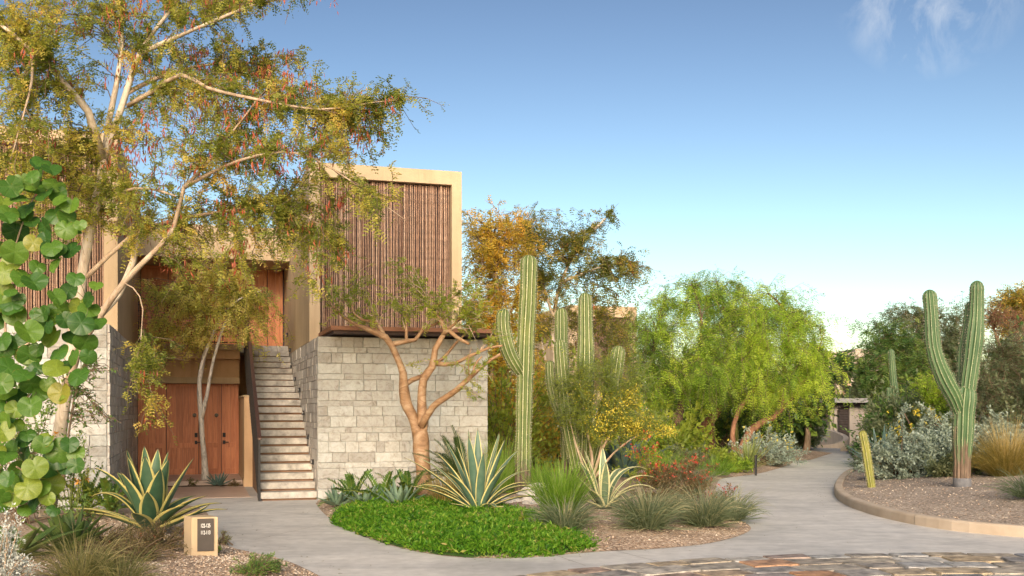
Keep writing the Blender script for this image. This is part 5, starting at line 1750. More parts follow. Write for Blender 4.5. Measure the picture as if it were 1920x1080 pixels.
bg_tree('tall_olive_tree', 'tall airy tree with thin pale stem rising behind the cacti', Y,
        [([(1012, 880, Y), (1022, 800, Y), (1034, 740, Y), (1041, 690, Y), (1036, 640, Y), (1038, 590, Y), (1052, 530, Y), (1075, 480, Y), (1105, 440, Y), (1135, 410, Y)], 0.085, 0.025),
         ([(1038, 600, Y), (1020, 540, Y), (1000, 490, Y), (985, 440, Y)], 0.045, 0.02), ([(1052, 530, Y), (1100, 510, Y), (1150, 495, Y), (1200, 490, Y)], 0.045, 0.012), ([(1041, 690, Y), (1070, 620, Y + .4), (1100, 570, Y + .4), (1120, 540, Y + .4)], 0.04, 0.015),
         ([(1018, 830, Y - .3), (1034, 770, Y - .3), (1028, 700, Y - .4), (1015, 640, Y - .4)], 0.05, 0.02)],
        [(1085, 470, 50, 40, Y), (1130, 500, 55, 34, Y), (1175, 498, 34, 26, Y, .9), (1105, 430, 40, 26, Y, .8), (1138, 402, 18, 10, Y, .7), (1050, 450, 45, 40, Y), (1010, 430, 45, 36, Y), (975, 440, 40, 36, Y, .8), (1035, 520, 45, 40, Y, .9), (1060, 580, 40, 40, Y, .7), (1000, 520, 35, 50, Y, .8), (1120, 560, 40, 26, Y, .7), (1145, 610, 36, 36, Y, .8), (1165, 530, 34, 20, Y, .7), (1000, 620, 34, 40, Y, .6), (1110, 625, 34, 30, Y + 1, .8), (1150, 650, 34, 34, Y + 1), (1085, 670, 30, 40, Y + 1, .8), (1130, 690, 40, 30, Y + 1)], 290,
        dict(per=8, L=0.20, pairs=4, ll=0.07, lw=0.034, hang=0.2, vmean=0.22, vsd=0.22), 'white', 'autumn', 22, subs=3, sub_len=0.5, pods=dict(n=12, each=4, spread=0.1, L=0.2, w=0.2))

Y = 32
lf_m = dict(per=9, L=0.32, pairs=6, ll=0.10, lw=0.024, hang=0.42, droop=0.3, vmean=0.5, vsd=0.25)
bg_tree('mesquite_tree', 'bright green drooping tree, leftmost of three, behind the yellow blossoming bush', Y,
        [([(1283, 858, Y), (1280, 825, Y), (1271, 796, Y), (1280, 740, Y), (1290, 680, Y)], 0.19, 0.07), ([(1271, 796, Y), (1240, 740, Y), (1225, 680, Y), (1230, 620, Y)], 0.11, 0.04), ([(1280, 740, Y), (1310, 670, Y), (1315, 600, Y), (1305, 550, Y)], 0.09, 0.03)],
        [(1235, 620, 60, 40, Y), (1290, 575, 50, 34, Y, .9), (1255, 560, 34, 24, Y + 1, .6), (1330, 555, 40, 24, Y + 1, .6), (1205, 680, 45, 45, Y), (1260, 680, 60, 45, Y, 1.1), (1320, 640, 50, 40, Y), (1230, 730, 50, 26, Y), (1300, 720, 50, 30, Y, 1.0), (1200, 620, 24, 30, Y + 1, .7), (1220, 555, 20, 20, Y + 1, .35), (1330, 700, 44, 40, Y - 1), (1250, 535, 20, 10, Y, .5), (1290, 528, 24, 12, Y, .6), (1210, 590, 16, 10, Y, .5), (1325, 530, 18, 12, Y, .5)], 270, lf_m, 'dark', 'mesq', 31, rt=0.016, subs=3, sub_len=0.75, yj=1.6)
Y = 35
bg_tree('mesquite_tree', 'bright green drooping tree, middle of three, with leaning red brown trunks', Y,
        [([(1303, 848, Y), (1309, 828, Y), (1317, 806, Y), (1332, 788, Y), (1360, 740, Y), (1370, 680, Y)], 0.21, 0.07), ([(1334, 850, Y), (1330, 825, Y), (1329, 800, Y), (1350, 740, Y), (1390, 690, Y)], 0.18, 0.06), ([(1370, 680, Y), (1365, 610, Y), (1350, 560, Y)], 0.08, 0.03)],
        [(1365, 600, 55, 34, Y), (1345, 550, 34, 22, Y, .7), (1385, 550, 34, 24, Y, .7), (1370, 660, 60, 44, Y), (1330, 690, 40, 40, Y), (1400, 700, 50, 44, Y), (1350, 730, 55, 26, Y), (1395, 745, 40, 16, Y, .6), (1350, 522, 20, 10, Y, .6), (1385, 528, 24, 10, Y, .6)], 205, lf_m, 'redb', 'mesq', 32, rt=0.016, subs=3, sub_len=0.75, yj=1.6)
Y = 31.5
bg_tree('mesquite_tree', 'bright green weeping tree, rightmost of three, spreading toward the drive', Y,
        [([(1382, 872, Y), (1386, 855, Y), (1397, 830, Y), (1408, 806, Y), (1428, 792, Y), (1452, 782, Y), (1470, 740, Y), (1470, 690, Y)], 0.15, 0.06), ([(1382, 872, Y), (1377, 848, Y), (1373, 815, Y), (1385, 770, Y), (1420, 720, Y), (1430, 660, Y), (1425, 610, Y)], 0.09, 0.04), ([(1470, 690, Y), (1480, 630, Y), (1470, 580, Y), (1440, 550, Y)], 0.06, 0.03), ([(1452, 782, Y), (1500, 730, Y), (1525, 680, Y), (1540, 640, Y)], 0.07, 0.02)],
        [(1430, 585, 55, 30, Y), (1470, 570, 36, 24, Y + .5, .8), (1500, 600, 34, 30, Y), (1450, 640, 60, 40, Y, 1.1), (1510, 660, 40, 34, Y), (1420, 690, 50, 40, Y, 1.1), (1480, 710, 55, 40, Y, 1.15), (1530, 700, 28, 40, Y), (1440, 738, 50, 18, Y), (1395, 640, 40, 40, Y), (1400, 560, 40, 24, Y + 1, .6), (1535, 605, 20, 14, Y + .5, .35), (1540, 650, 18, 16, Y, .5), (1440, 535, 24, 10, Y, .6), (1480, 545, 22, 10, Y, .6), (1515, 572, 20, 10, Y, .6), (1556, 630, 12, 8, Y, .4)], 290,
        dict(lf_m, vmean=0.70), 'redb', 'mesq', 33, rt=0.016, subs=3, sub_len=0.75, yj=1.6)

# round-leaved tree at the bend
Y = 39
bg_tree('round_leaved_tree', 'small dark round leaved tree at the bend of the drive before the gatehouse', Y,
        [([(1512, 845, Y), (1515, 815, Y), (1511, 780, Y), (1510, 740, Y), (1516, 690, Y)], 0.10, 0.04)],
        [(1518, 690, 30, 36, Y), (1530, 730, 28, 30, Y), (1505, 750, 30, 26, Y), (1540, 670, 20, 24, Y, .8), (1495, 700, 24, 30, Y), (1518, 780, 20, 22, Y), (1545, 765, 14, 8, Y, .5)], 150,
        dict(per=7, L=0.27, pairs=0, lw=0.9, hang=0.4, vmean=0.45, vsd=0.25), 'tan', 'glossy', 34, subs=2, sub_len=0.4)
Y = 52
bg_tree('spreading_tree', 'thin branched tree in front of the pale building on the rise', Y,
        [([(1566, 800, Y), (1568, 740, Y), (1564, 700, Y), (1570, 675, Y)], 0.07, 0.03)],
        [(1575, 680, 28, 14, Y), (1560, 700, 22, 14, Y), (1598, 692, 18, 10, Y, .7)], 60, dict(per=6, L=0.34, pairs=0, lw=0.6, hang=0.2, vmean=0.3, vsd=0.2), 'tan', 'dark', 35, subs=2, sub_len=0.6)

# hillside trees on the right
def hill_base(px, py, Yb):
    x = P(px, py, Yb)[0]
    return np.array((x, Yb, bank_h(np.array([[x, Yb]]))[0] - 0.05))


def hill_tree(name, label, px, Yb, tw, clumps, n, leaf, bk, lf, seed, lean=0, **kw):
    b = hill_base(px, 800, Yb)
    pyb = HY - (b[2] - EYE) * F / Yb
    tp = min(c[1] for c in clumps) + 30
    mid = (pyb + tp) / 2
    tr = [([(px, pyb, Yb), (px + lean * .3, mid + 20, Yb), (px + lean, tp, Yb)], tw, tw * .3), ([(px, pyb - 6, Yb), (px - 30, mid, Yb), (px - 50, mid - 40, Yb)], tw * .7, tw * .25), ([(px, pyb - 4, Yb), (px + 36, mid, Yb), (px + 55, mid - 50, Yb)], tw * .7, tw * .25)]
    t = build_tree(name, label, 'tree', tuple(b), tr, clumps, n, dict(bark=BK[bk], twig=BK['twig'], leaf=LM[lf], flowers=LM['yellow'], seed_pods=LM['pod']), seed, leaf, r_twig=0.013, step=0.3, trunk_sides=8, **kw)
    return t


lf_d = dict(per=9, L=0.25, pairs=4, ll=0.085, lw=0.040, hang=0.25, droop=0.2, vmean=0.5, vsd=0.25)
hill_tree('hillside_tree', 'dense green tree behind the slim distant cactus', 1668, 36, 0.12, [(1640, 650, 50, 36, 36), (1690, 640, 55, 40, 36), (1632, 690, 22, 30, 35, .8), (1660, 710, 50, 50, 35.5, 1.1), (1710, 700, 45, 50, 36), (1662, 785, 34, 30, 34.5, 1.1), (1690, 760, 34, 30, 35.5)], 300, lf_d, 'dark', 'dark', 41, subs=3, sub_len=0.6)
hill_tree('hillside_tree', 'feathery grey topped tree rising left of the big branching cactus', 1725, 38, 0.12, [(1660, 600, 45, 20, 38, .5), (1700, 590, 40, 20, 38, .55), (1740, 610, 40, 30, 38, .8), (1790, 600, 34, 30, 38, .7), (1800, 575, 16, 16, 38, .4), (1735, 670, 50, 40, 38), (1780, 660, 40, 50, 38), (1760, 720, 45, 40, 37)], 260, dict(lf_d, vmean=0.45), 'dark', 'grey', 42, subs=3, sub_len=0.7)
hill_tree('hillside_tree', 'dark bushy tree behind the right side of the big branching cactus', 1880, 24, 0.10, [(1880, 690, 50, 40, 24), (1910, 650, 40, 40, 24), (1865, 740, 40, 36, 23.5, 1.1), (1905, 740, 40, 40, 24, 1.1), (1950, 700, 40, 60, 24), (1860, 650, 20, 24, 24.5, .7)], 240, dict(lf_d, L=.2, ll=0.05, lw=0.02), 'dark', 'grey', 43, subs=3, sub_len=0.5)
hill_tree('hillside_tree', 'olive tipped tree standing highest at the right edge', 1925, 29, 0.11, [(1885, 565, 26, 20, 29, .9), (1915, 560, 40, 26, 29), (1955, 580, 50, 40, 29), (1900, 600, 34, 20, 29, .8), (1860, 585, 16, 12, 29, .35)], 130, dict(lf_d, vmean=0.5), 'dark', 'autumn', 44, subs=3, sub_len=0.5, lean=-20)
Y = 26.5
tb = hill_base(1905, 800, Y); pyb = HY - (tb[2] - EYE) * F / Y
build_tree('red_limbed_tree', 'half bare tree with curving orange limbs and reddish twigs behind the big cactus', 'tree', tuple(tb),
           [([(1912, pyb, Y), (1915, 740, Y), (1895, 680, Y), (1878, 655, Y), (1864, 620, Y), (1858, 600, Y), (1846, 590, Y)], 0.075, 0.02), ([(1915, 740, Y), (1925, 680, Y), (1910, 640, Y), (1908, 620, Y), (1925, 608, Y)], 0.06, 0.03), ([(1925, 680, Y), (1935, 640, Y), (1918, 618, Y)], 0.04, 0.02)],
           [(1885, 595, 26, 20, Y), (1905, 610, 24, 16, Y), (1870, 600, 16, 14, Y)], 90, dict(bark=BK['copper'], twig=BK['redb'], leaf=LM['brown']), 45,
           dict(per=3, L=0.09, pairs=0, lw=0.4, hang=0.1, vmean=0.6, vsd=0.2), r_twig=0.016, step=0.2, subs=4, sub_len=0.35)
hill_tree('umbrella_tree', 'low flat topped bright green bush under the left arm of the big cactus', 1745, 26, 0.05, [(1738, 724, 26, 10, 26), (1760, 735, 30, 12, 26), (1775, 755, 30, 14, 26)], 70, dict(per=8, L=0.16, pairs=4, ll=0.06, lw=0.025, hang=0, vmean=0.7, vsd=0.15), 'dark', 'mesq', 46, subs=3, sub_len=0.3)

# palo verde bush with yellow bloom
Y = 20.5
build_tree('yellow_bloom_bush', 'tall wispy green bush covered in yellow bloom in front of the cactus group', 'bush', (P(1110, 910, Y)[0], Y, 0.12),
           [([(1108, 912, Y), (1110, 860, Y), (1100, 800, Y), (1090, 740, Y), (1085, 690, Y)], 0.035, 0.012), ([(1110, 900, Y), (1130, 840, Y), (1160, 790, Y), (1180, 740, Y)], 0.035, 0.012), ([(1112, 900, Y), (1150, 850, Y), (1200, 815, Y), (1250, 808, Y)], 0.03, 0.008), ([(1106, 905, Y), (1085, 850, Y), (1068, 790, Y)], 0.03, 0.01), ([(1120, 870, Y), (1140, 770, Y), (1140, 700, Y)], 0.025, 0.01)],
           [(1085, 720, 40, 40, Y), (1130, 690, 40, 34, Y, .8), (1160, 740, 45, 40, Y), (1100, 780, 50, 34, Y), (1180, 790, 45, 34, Y), (1215, 800, 34, 24, Y), (1135, 810, 50, 30, Y), (1245, 808, 22, 12, Y, .7), (1190, 700, 30, 30, Y, .6), (1065, 760, 20, 40, Y, .7)], 330,
           dict(bark=BK['tan'], twig=BK['green'], leaf=LM['palo'], flowers=LM['yellow']), 51,
           dict(per=7, L=0.10, pairs=3, ll=0.036, lw=0.015, hang=0.1, droop=0.1, vmean=0.5, vsd=0.2), yj=0.7, r_twig=0.007, subs=4, sub_len=0.35,
           flowers=dict(n=1300, each=4, spread=0.035, L=0.034, w=0.8, at=[(1165, 770, 50, 40, Y, 1.3), (1200, 800, 45, 26, Y, 1.2), (1130, 800, 50, 30, Y, .8), (1100, 740, 40, 30, Y, .4), (1250, 808, 24, 12, Y, 1.3), (1180, 740, 30, 30, Y, .7)]))

# thickets filling in behind: golden green bushes to the right of the stone wall
for i, (px, py, Yb, dims, lf, lab) in enumerate((
        (940, 880, 22.5, (0.9, 0.9, 2.6), 'palo', 'tall sunny green bush beside the right end of the stone wall'),
        (1000, 870, 24.5, (0.9, 0.9, 2.3), 'gold', 'golden green bush behind the tall two stemmed cactus'),
        (1060, 862, 26.0, (1.1, 1.0, 2.2), 'palo', 'light green bush low behind the cactus group'),
        (1180, 850, 27.5, (1.4, 1.0, 1.9), 'mesq', 'rounded green bush behind the yellow blossoming bush'),
        (1240, 850, 30.5, (1.4, 1.0, 1.5), 'palo', 'light green bush by the dark trunk of the drooping tree'),
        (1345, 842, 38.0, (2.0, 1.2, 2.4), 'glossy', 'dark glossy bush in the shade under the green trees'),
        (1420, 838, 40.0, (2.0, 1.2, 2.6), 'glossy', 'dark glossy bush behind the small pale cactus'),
        (1470, 836, 41.0, (1.4, 1.0, 1.6), 'grey', 'grey green bush at the foot of the curved wall'),
        (1498, 838, 42.5, (0.8, 0.7, 1.2), 'silver', 'silvery bush close to the curved wall'),
        (1590, 768, 52.0, (3.6, 1.5, 1.9), 'grey', 'long grey green hedge above the gatehouse roof'))):
    b = np.array((P(px, py, Yb)[0], Yb, 0.08 if i != 9 else 1.6))
    build_shrub('background_bush', lab, 'bush', b, dims, int(3200 * max(1, dims[0] * 0.8)), dict(bark=BK['twig'], leaf=LM[lf]), 60 + i,
                dict(L=0.13 if Yb < 28 else 0.22, w=0.45, sub=6, sl=0.5, jit=0.05, vmean=0.45, vsd=0.22), stems=60)

# ---------------------------------------------------------------- cacti
Y = 18.3
b = onbed(981, 942)
build_cactus('column_cactus', 'tall green column cactus with one raised arm on its left, right of the stone wall', b, [
    dict(name='trunk', pts=[(980, 946, Y), (981, 860, Y), (983, 760, Y), (986, 640, Y), (990, 560, Y), (992, 478, Y)], r=0.152, ribs=11, woody=1.15, neck=[(0, .98), (1.0, 0.92), (2.0, .93), (3.2, 1.06), (4.2, 1.0)]),
    dict(name='arm', pts=[(978, 700, Y), (968, 686, Y - .12), (955, 662, Y - .18), (946, 630, Y - .2), (943, 600, Y - .2), (946, 579, Y - .2)], r=0.125, ribs=11, neck=[(0, 0.8), (0.25, 1.0), (1.2, 1.0)])], CK)
rng = np.random.default_rng(5)
mbr = MB()
for k in range(26):
    aa = rng.random() * 6.28; rr = 0.16 + 0.16 * rng.random()
    o_ = np.array((b[0] + rr * math.cos(aa), b[1] + rr * math.sin(aa), b[2] - 0.02)); s = 0.05 + 0.06 * rng.random()
    oc = np.array(((1, 0, 0), (0, 1, 0), (-1, 0, 0), (0, -1, 0), (0, 0, 1), (.7, .7, .6), (-.7, .6, .6), (.1, -.8, .7))) + rng.normal(0, .15, (8, 3))
    mbr.add(o_ + oc * s, (), [(0, 5, 7), (5, 4, 7), (1, 5, 0), (1, 6, 5), (6, 4, 5), (2, 6, 1), (3, 7, 2), (7, 4, 6), (7, 6, 2), (0, 7, 3)])
top('foot_rocks', mbr, M['rock'], tuple(b), 'ring of small white rocks round the foot of the tall one armed cactus', 'rocks', kind='stuff')
Y = 21.2
b = np.array((P(1090, 905, Y)[0], Y, 0.12))
build_cactus('column_cactus', 'group of green column cactus stems rising out of the yellow blossoming bush', b, [
    dict(name='trunk', pts=[(1090, 905, Y), (1094, 800, Y), (1098, 680, Y), (1097, 548, Y)], r=0.165, ribs=11, woody=0.8, neck=[(0, 1), (2.2, 1.1), (3.0, 1.0), (4.0, .82)]),
    dict(name='arm', pts=[(1066, 900, Y + .3), (1062, 780, Y + .3), (1054, 680, Y + .3), (1052, 577, Y + .3)], r=0.135, ribs=11, woody=0.8),
    dict(name='arm', pts=[(1082, 880, Y - .2), (1066, 800, Y - .35), (1056, 720, Y - .4), (1049, 636, Y - .4)], r=0.145, ribs=11, neck=[(0, .9), (1.5, 1.05), (2.6, .9)]),
    dict(name='arm', pts=[(1062, 800, Y - .1), (1044, 760, Y - .2), (1034, 720, Y - .2), (1031, 676, Y - .2)], r=0.105, ribs=10),
    dict(name='arm', pts=[(1108, 890, Y - .1), (1130, 800, Y - .2), (1148, 730, Y - .2), (1161, 648, Y - .2)], r=0.165, ribs=11, neck=[(0, .8), (1.2, 1.0), (2.6, .95)])], CK)

b = onbank(1804, 913)
Y = b[1]
build_cactus('branching_cactus', 'big branching column cactus with raised arms and a brown corky trunk on the gravel bank', b, [
    dict(name='trunk', pts=[(1803, 916, Y), (1804, 860, Y), (1806, 800, Y), (1808, 760, Y), (1812, 722, Y)], r=0.190, ribs=13, woody=1.25, neck=[(0, .70), (0.5, .76), (1.0, .94), (1.5, 1.06), (2.0, .9)]),
    dict(name='arm', pts=[(1800, 772, Y), (1788, 742, Y - .08), (1772, 712, Y - .12), (1757, 676, Y - .15), (1749, 640, Y - .15), (1746, 590, Y - .15), (1742, 543, Y - .15)], r=0.130, ribs=12, neck=[(0, .95), (.4, 1.1), (1.2, 1.0), (1.9, .95)]),
    dict(name='arm', pts=[(1810, 770, Y), (1816, 720, Y), (1824, 660, Y), (1830, 600, Y), (1832, 526, Y)], r=0.135, ribs=12, neck=[(0, .9), (.7, 1.05), (1.3, 1.1), (2.0, .88)]),
    dict(name='arm', pts=[(1806, 770, Y + .05), (1806, 720, Y + .2), (1806, 660, Y + .25), (1814, 610, Y + .22), (1818, 566, Y + .2)], r=0.105, ribs=11, neck=[(0, 1), (.8, 1.0), (1.6, .7)]),
    dict(name='arm', pts=[(1796, 770, Y + .15), (1790, 740, Y + .3), (1788, 715, Y + .35), (1787, 698, Y + .35)], r=0.055, ribs=9)], CKD)
V, Q, T = tube([b + (0, 0, -0.1), b + (0, 0, 0.05), b + (0, 0, 0.13), b + (0, 0, 0.155)], (0.146, 0.150, 0.152, 0.146), 24, True)
o = top('cactus_collar', np_mesh('cactus_collar', V, [Q, T], True), M['cork_foot'], tuple(b), 'dark grey collar round the foot of the big branching cactus', 'collar')

Y = 31
b = hill_base(1676, 800, Y); pyb = HY - (b[2] - EYE) * F / Y
build_cactus('slim_cactus', 'slim tall cactus with two short side stems among the far shrubs on the bank', b, [
    dict(name='trunk', pts=[(1680, pyb, Y), (1679, 760, Y), (1674, 700, Y), (1671, 654, Y)], r=0.125, ribs=10, neck=[(0, 1), (1.5, 1.05), (2.6, .75)], woody=0.3),
    dict(name='arm', pts=[(1672, pyb - 20, Y - .2), (1666, 790, Y - .3), (1667, 726, Y - .3)], r=0.075, ribs=9),
    dict(name='arm', pts=[(1684, 790, Y), (1692, 775, Y - .1), (1691, 746, Y - .1)], r=0.06, ribs=9)], CKD)
b = onbank(1634, 914); Y = b[1]
build_cactus('post_cactus', 'short yellow green post cactus leaning left at the kerb of the gravel bank', b, [
    dict(name='trunk', pts=[(1635, 918, Y), (1629, 880, Y), (1623, 840, Y), (1616, 807, Y)], r=0.076, ribs=8, depth=0.22, neck=[(0, .9), (.5, 1.05), (1, 1)])], CKY)
b = onbed(1379, 866); Y = 34.0
build_cactus('small_cactus', 'small pale green cactus post between the trunks at the bend', (P(1379, 0, Y)[0], Y, 0.1), [
    dict(name='trunk', pts=[(1381, 858, Y), (1380, 830, Y), (1378, 790, Y)], r=0.09, ribs=9, woody=0.25)], CKY)

# ---------------------------------------------------------------- agaves, palms and cycads
L_ = lambda az, elev, length, width, bend, **k: dict(az=az, elev=elev, length=length, width=width, bend=bend, **k)
b = onbed(282, 1000, True)
build_agave('variegated_agave', 'broad yellow edged agave with upright leaves behind the number stone', b, [
    L_(80, 84, 0.99, 0.23, 4), L_(130, 84, 1.03, 0.20, 6), L_(40, 82, 0.97, 0.23, 6), L_(270, 84, 0.91, 0.26, 6), L_(330, 76, 0.91, 0.26, 8), L_(215, 80, 0.93, 0.24, 10), L_(170, 74, 1.02, 0.22, -4), L_(10, 64, 0.99, 0.26, 4),
    L_(305, 68, 0.84, 0.26, 10, roll=10), L_(240, 66, 0.82, 0.24, 12), L_(185, 58, 0.86, 0.22, 40, recurve=-70), L_(200, 68, 0.99, 0.20, 46, roll=20), L_(150, 61, 0.89, 0.20, 30), L_(350, 42, 0.82, 0.20, 30), L_(20, 32, 0.86, 0.19, 20, recurve=-20), L_(325, 36, 0.71, 0.22, 20),
    L_(60, 42, 0.78, 0.20, 40), L_(0, 24, 0.93, 0.18, 8, recurve=-24), L_(345, 18, 0.84, 0.19, -20), L_(190, 32, 0.91, 0.16, 60, recurve=30), L_(215, 28, 0.71, 0.20, 20), L_(270, 32, 0.60, 0.22, 15), L_(120, 32, 0.76, 0.19, 30), L_(90, 51, 0.76, 0.20, 25), L_(285, 54, 0.65, 0.23, 12)],
    AG_VAR, 1)
b = onbed(128, 1036, True)
rng = np.random.default_rng(21)
build_agave('green_agave', 'plain green agave with thick pointed leaves left of the yellow edged one', b, rosette(rng, 24, .44, .12, (84, 12), (-8, 12), 0.34, 0.03), AG_GRN, 2)
b = onbed(22, 1050, True)
build_agave('green_agave', 'green agave lying low in the left corner beside the silver bush', b, rosette(np.random.default_rng(25), 13, .50, .14, (50, 4), (-10, 14), 0.34, 0.03), AG_GRN, 3)
b = onbed(897, 962)
build_agave('striped_agave', 'blue green agave with cream striped edges, tall spears and long arching side leaves', b, [
    L_(95, 84, 1.16, .145, 2), L_(170, 78, 1.14, .13, 2), L_(250, 76, 1.10, .15, 8, roll=8), L_(130, 80, 1.15, .10, -4), L_(20, 76, 1.10, .13, 0), L_(50, 70, 1.16, .11, 0), L_(330, 70, 1.08, .15, 2), L_(200, 76, .95, .11, 6),
    L_(190, 44, 1.25, .12, 20), L_(183, 42, .98, .10, 60, recurve=-10), L_(172, 36, .92, .09, 40), L_(350, 52, 1.02, .09, 110, recurve=20), L_(12, 46, 1.10, .10, 130, recurve=30), L_(0, 26, .98, .09, 50), L_(340, 18, .52, .12, 50), L_(300, 30, .5, .12, 60), L_(80, 40, .9, .1, 60), L_(110, 50, .95, .1, 50), L_(225, 20, .5, .1, 10), L_(270, 8, .3, .09, 5), L_(150, 66, 1.1, .12, 10), L_(210, 60, 1.05, .13, 20), L_(165, 52, 1.15, .11, 35), L_(40, 60, 1.1, .12, 30), L_(25, 54, 1.0, .11, 60), L_(310, 56, .9, .13, 20), L_(235, 50, .9, .13, 30), L_(280, 64, .95, .14, 8), L_(195, 30, 1.0, .11, 25), L_(345, 34, .9, .11, 40)],
    AG_VAR2, 4)
b = onbed(1133, 955)
build_agave('drooping_agave', 'pale striped agave with folded drooping leaf tips behind the arching grass clumps', b, [
    L_(160, 76, .86, .13, 8), L_(190, 70, .90, .11, 4), L_(90, 80, .88, .14, 14), L_(270, 74, .70, .15, 10), L_(30, 74, 1.05, .13, 150, recurve=40), L_(10, 62, .92, .12, 120, recurve=30), L_(350, 52, .86, .12, 120, recurve=20), L_(60, 68, 1.0, .12, 130, recurve=30), L_(200, 52, .66, .12, 10), L_(170, 40, .62, .11, -10),
    L_(320, 40, .6, .12, 30), L_(240, 40, .5, .13, 20), L_(210, 20, .5, .11, 0), L_(300, 22, .5, .11, 10), L_(0, 25, .6, .1, 20), L_(130, 60, .8, .12, 20)], AG_PALE, 5)
for k, (px, py, ln, wd, lab, mt, sd) in enumerate(((632, 950, .30, .075, 'small blue green agave at the corner of the stone wall beside the stairs', AG_BLUE, 31), (684, 950, .30, .08, 'small blue green agave in the middle of the row along the stone wall', AG_BLUE, 32),
                                                 (748, 955, .40, .085, 'blue green agave left of the copper barked trunk', AG_BLUE, 33), (409, 913, .26, .05, 'tiny blue agave in the strip before the cedar doors', AG_STEEL, 34))):
    b = onbed(px, py) if k < 3 else np.array((*G(px, py)[:2], 0.01))
    build_agave('blue_agave', lab, b, rosette(np.random.default_rng(sd), 20, ln, wd, (82, 10), (-6, 8), 0.36, 0.016, seg=7), mt, sd)
b = np.array((P(1168, 0, 22.3)[0], 22.3, 0.12))
build_agave('giant_agave', 'large blue agave partly hidden below the yellow blossoming bush', b, rosette(np.random.default_rng(36), 20, 1.05, .19, (84, 20), (0, 20), 0.3, 0.03), AG_STEEL, 36)
b = onbed(1402, 882)
build_agave('yucca', 'spiky green yucca at the edge of the drive by the bollard light', b, rosette(np.random.default_rng(37), 60, .85, .045, (86, 5), (-4, 6), 0.2, 0.008, seg=6, mx=0.3), AG_YUC, 37)
b = onbed(1455, 872)
build_agave('yucca', 'low green yucca in front of the silver bushes at the bend', b, rosette(np.random.default_rng(38), 40, .6, .035, (80, 2), (0, 10), 0.2, 0.008, seg=6, mx=0.3), AG_YUC, 38)
b = hill_base(1652, 850, 24.5)
build_agave('blue_agave', 'upright blue agave among the bushes behind the short post cactus', b, rosette(np.random.default_rng(39), 26, 1.05, .09, (87, 35), (-4, 4), 0.3, 0.02), AG_STEEL, 39)
b = hill_base(1860, 760, 21.5); b[2] += 0.0
build_agave('blue_agave', 'blue agave showing above the silver bush right of the big cactus', b, rosette(np.random.default_rng(40), 16, .75, .12, (84, 30), (0, 10), 0.3, 0.02), AG_STEEL, 40)

b = onbed(868, 942)
build_cycad('sago_palm', 'dark feathery sago palm leaning out behind the striped agave', 'palm', b, 20, 0.95, dict(bark=BK['dark'], leaf=LM['cycad']), 51, pairs=52, ll=0.115, lw=0.011, el=(75, 28), bend=(25, 60), azr=(95, 265), trunk=0.28)
for k, (px, py, n, ln, lab, sd) in enumerate(((662, 925, 9, .62, 'low cardboard palm with stubby dark leaflets, leftmost at the wall', 52), (716, 928, 12, .70, 'low cardboard palm with stubby dark leaflets in the middle of the wall', 53), (765, 922, 10, .65, 'low cardboard palm with stubby dark leaflets beside the copper trunk', 54))):
    b = onbed(px, py + 18)
    build_cycad('cardboard_palm', lab, 'palm', b, n + 5, ln, dict(bark=BK['dark'], leaf=LM['glossy']), sd, pairs=13, ll=0.11, lw=0.045, el=(70, 14), bend=(20, 70), trunk=0.0, vee=0.5, v=0.45)
b = np.array((P(148, 0, 14.9)[0], 14.9, 0.12))
for k, (px, Yb, lab) in enumerate(((165, 15.0, 'cardboard palm with yellow green leaflets at the foot of the left stone wall'), (205, 14.6, 'cardboard palm behind the left side of the broad yellow edged agave'))):
    b = np.array((P(px, 0, Yb)[0], Yb, 0.12))
    build_cycad('cardboard_palm', lab, 'palm', b, 13, .62, dict(bark=BK['dark'], leaf=LM['glossy']), 57 + k, pairs=14, ll=0.10, lw=0.045, el=(75, 14), bend=(20, 60), trunk=0.05, vee=0.5, v=0.6)

# ---------------------------------------------------------------- grasses
def gset(n, length, width, elev, bend, r0, **k):
    return dict(n=n, length=length, width=width, elev=elev, bend=bend, r0=r0, **k)


def arching(px, py, lab, seed, k=1.0, mat='bluegrass', vm=.42, hollow=1.0):
    b = onbed(px, py)
    build_grass('grass_clump', lab, 'grass clump', b, [gset(int(620 * k), .66 * k ** .3, .010, (38, 86), (.5, 1.5), .16, vmean=vm, vsd=.13), gset(int(190 * k), .78 * k ** .3, .008, (48, 86), (.5, 1.4), .14, vmean=.78, vsd=.14), gset(int(120 * k), .5, .009, (5, 40), (.2, 1.0), .18, vmean=.5, vsd=.2)], LM[mat], seed)


arching(1214, 992, 'arching blue green grass clump in the middle of the front gravel', 71, 1.05)
arching(1322, 987, 'arching blue green grass clump at the rounded right tip of the bed', 72, 0.95)
arching(1372, 976, 'smaller arching grass clump overhanging the drive at the bed tip', 73, 0.6)
arching(1060, 996, 'blue green grass tuft at the right end of the bright ground cover', 74, 0.55)
b = onbed(1052, 968)
build_grass('lime_grass', 'upright lime green plume grass behind the ground cover', 'grass clump', b, [gset(700, .86, .011, (58, 89), (.1, .7), .20, vmean=.5, vsd=.2), gset(250, .62, .012, (50, 85), (.2, .9), .22, vmean=.3, vsd=.2)], LM['limegrass'], 75)
for k, (px, py, lab, mt, ln, n) in enumerate(((862, 930, 'tall dry plume grass against the right part of the stone wall', 'drygrass', 1.15, 260), (838, 948, 'low tawny grass beside the copper trunk', 'drygrass', .62, 420), (945, 925, 'tall green grass behind the striped agave and the tall cactus', 'limegrass', 1.2, 520), (915, 935, 'fine green grass between the wall end and the striped agave', 'limegrass', .9, 360), (1008, 925, 'green grass right of the tall cactus foot', 'limegrass', .8, 320))):
    b = onbed(px, py)
    build_grass('plume_grass', lab, 'grass clump', b, [gset(n, ln, .007, (62, 89), (.1, .8), .20, vmean=.55, vsd=.2)], LM[mt], 76 + k)
b = onbed(1290, 930)
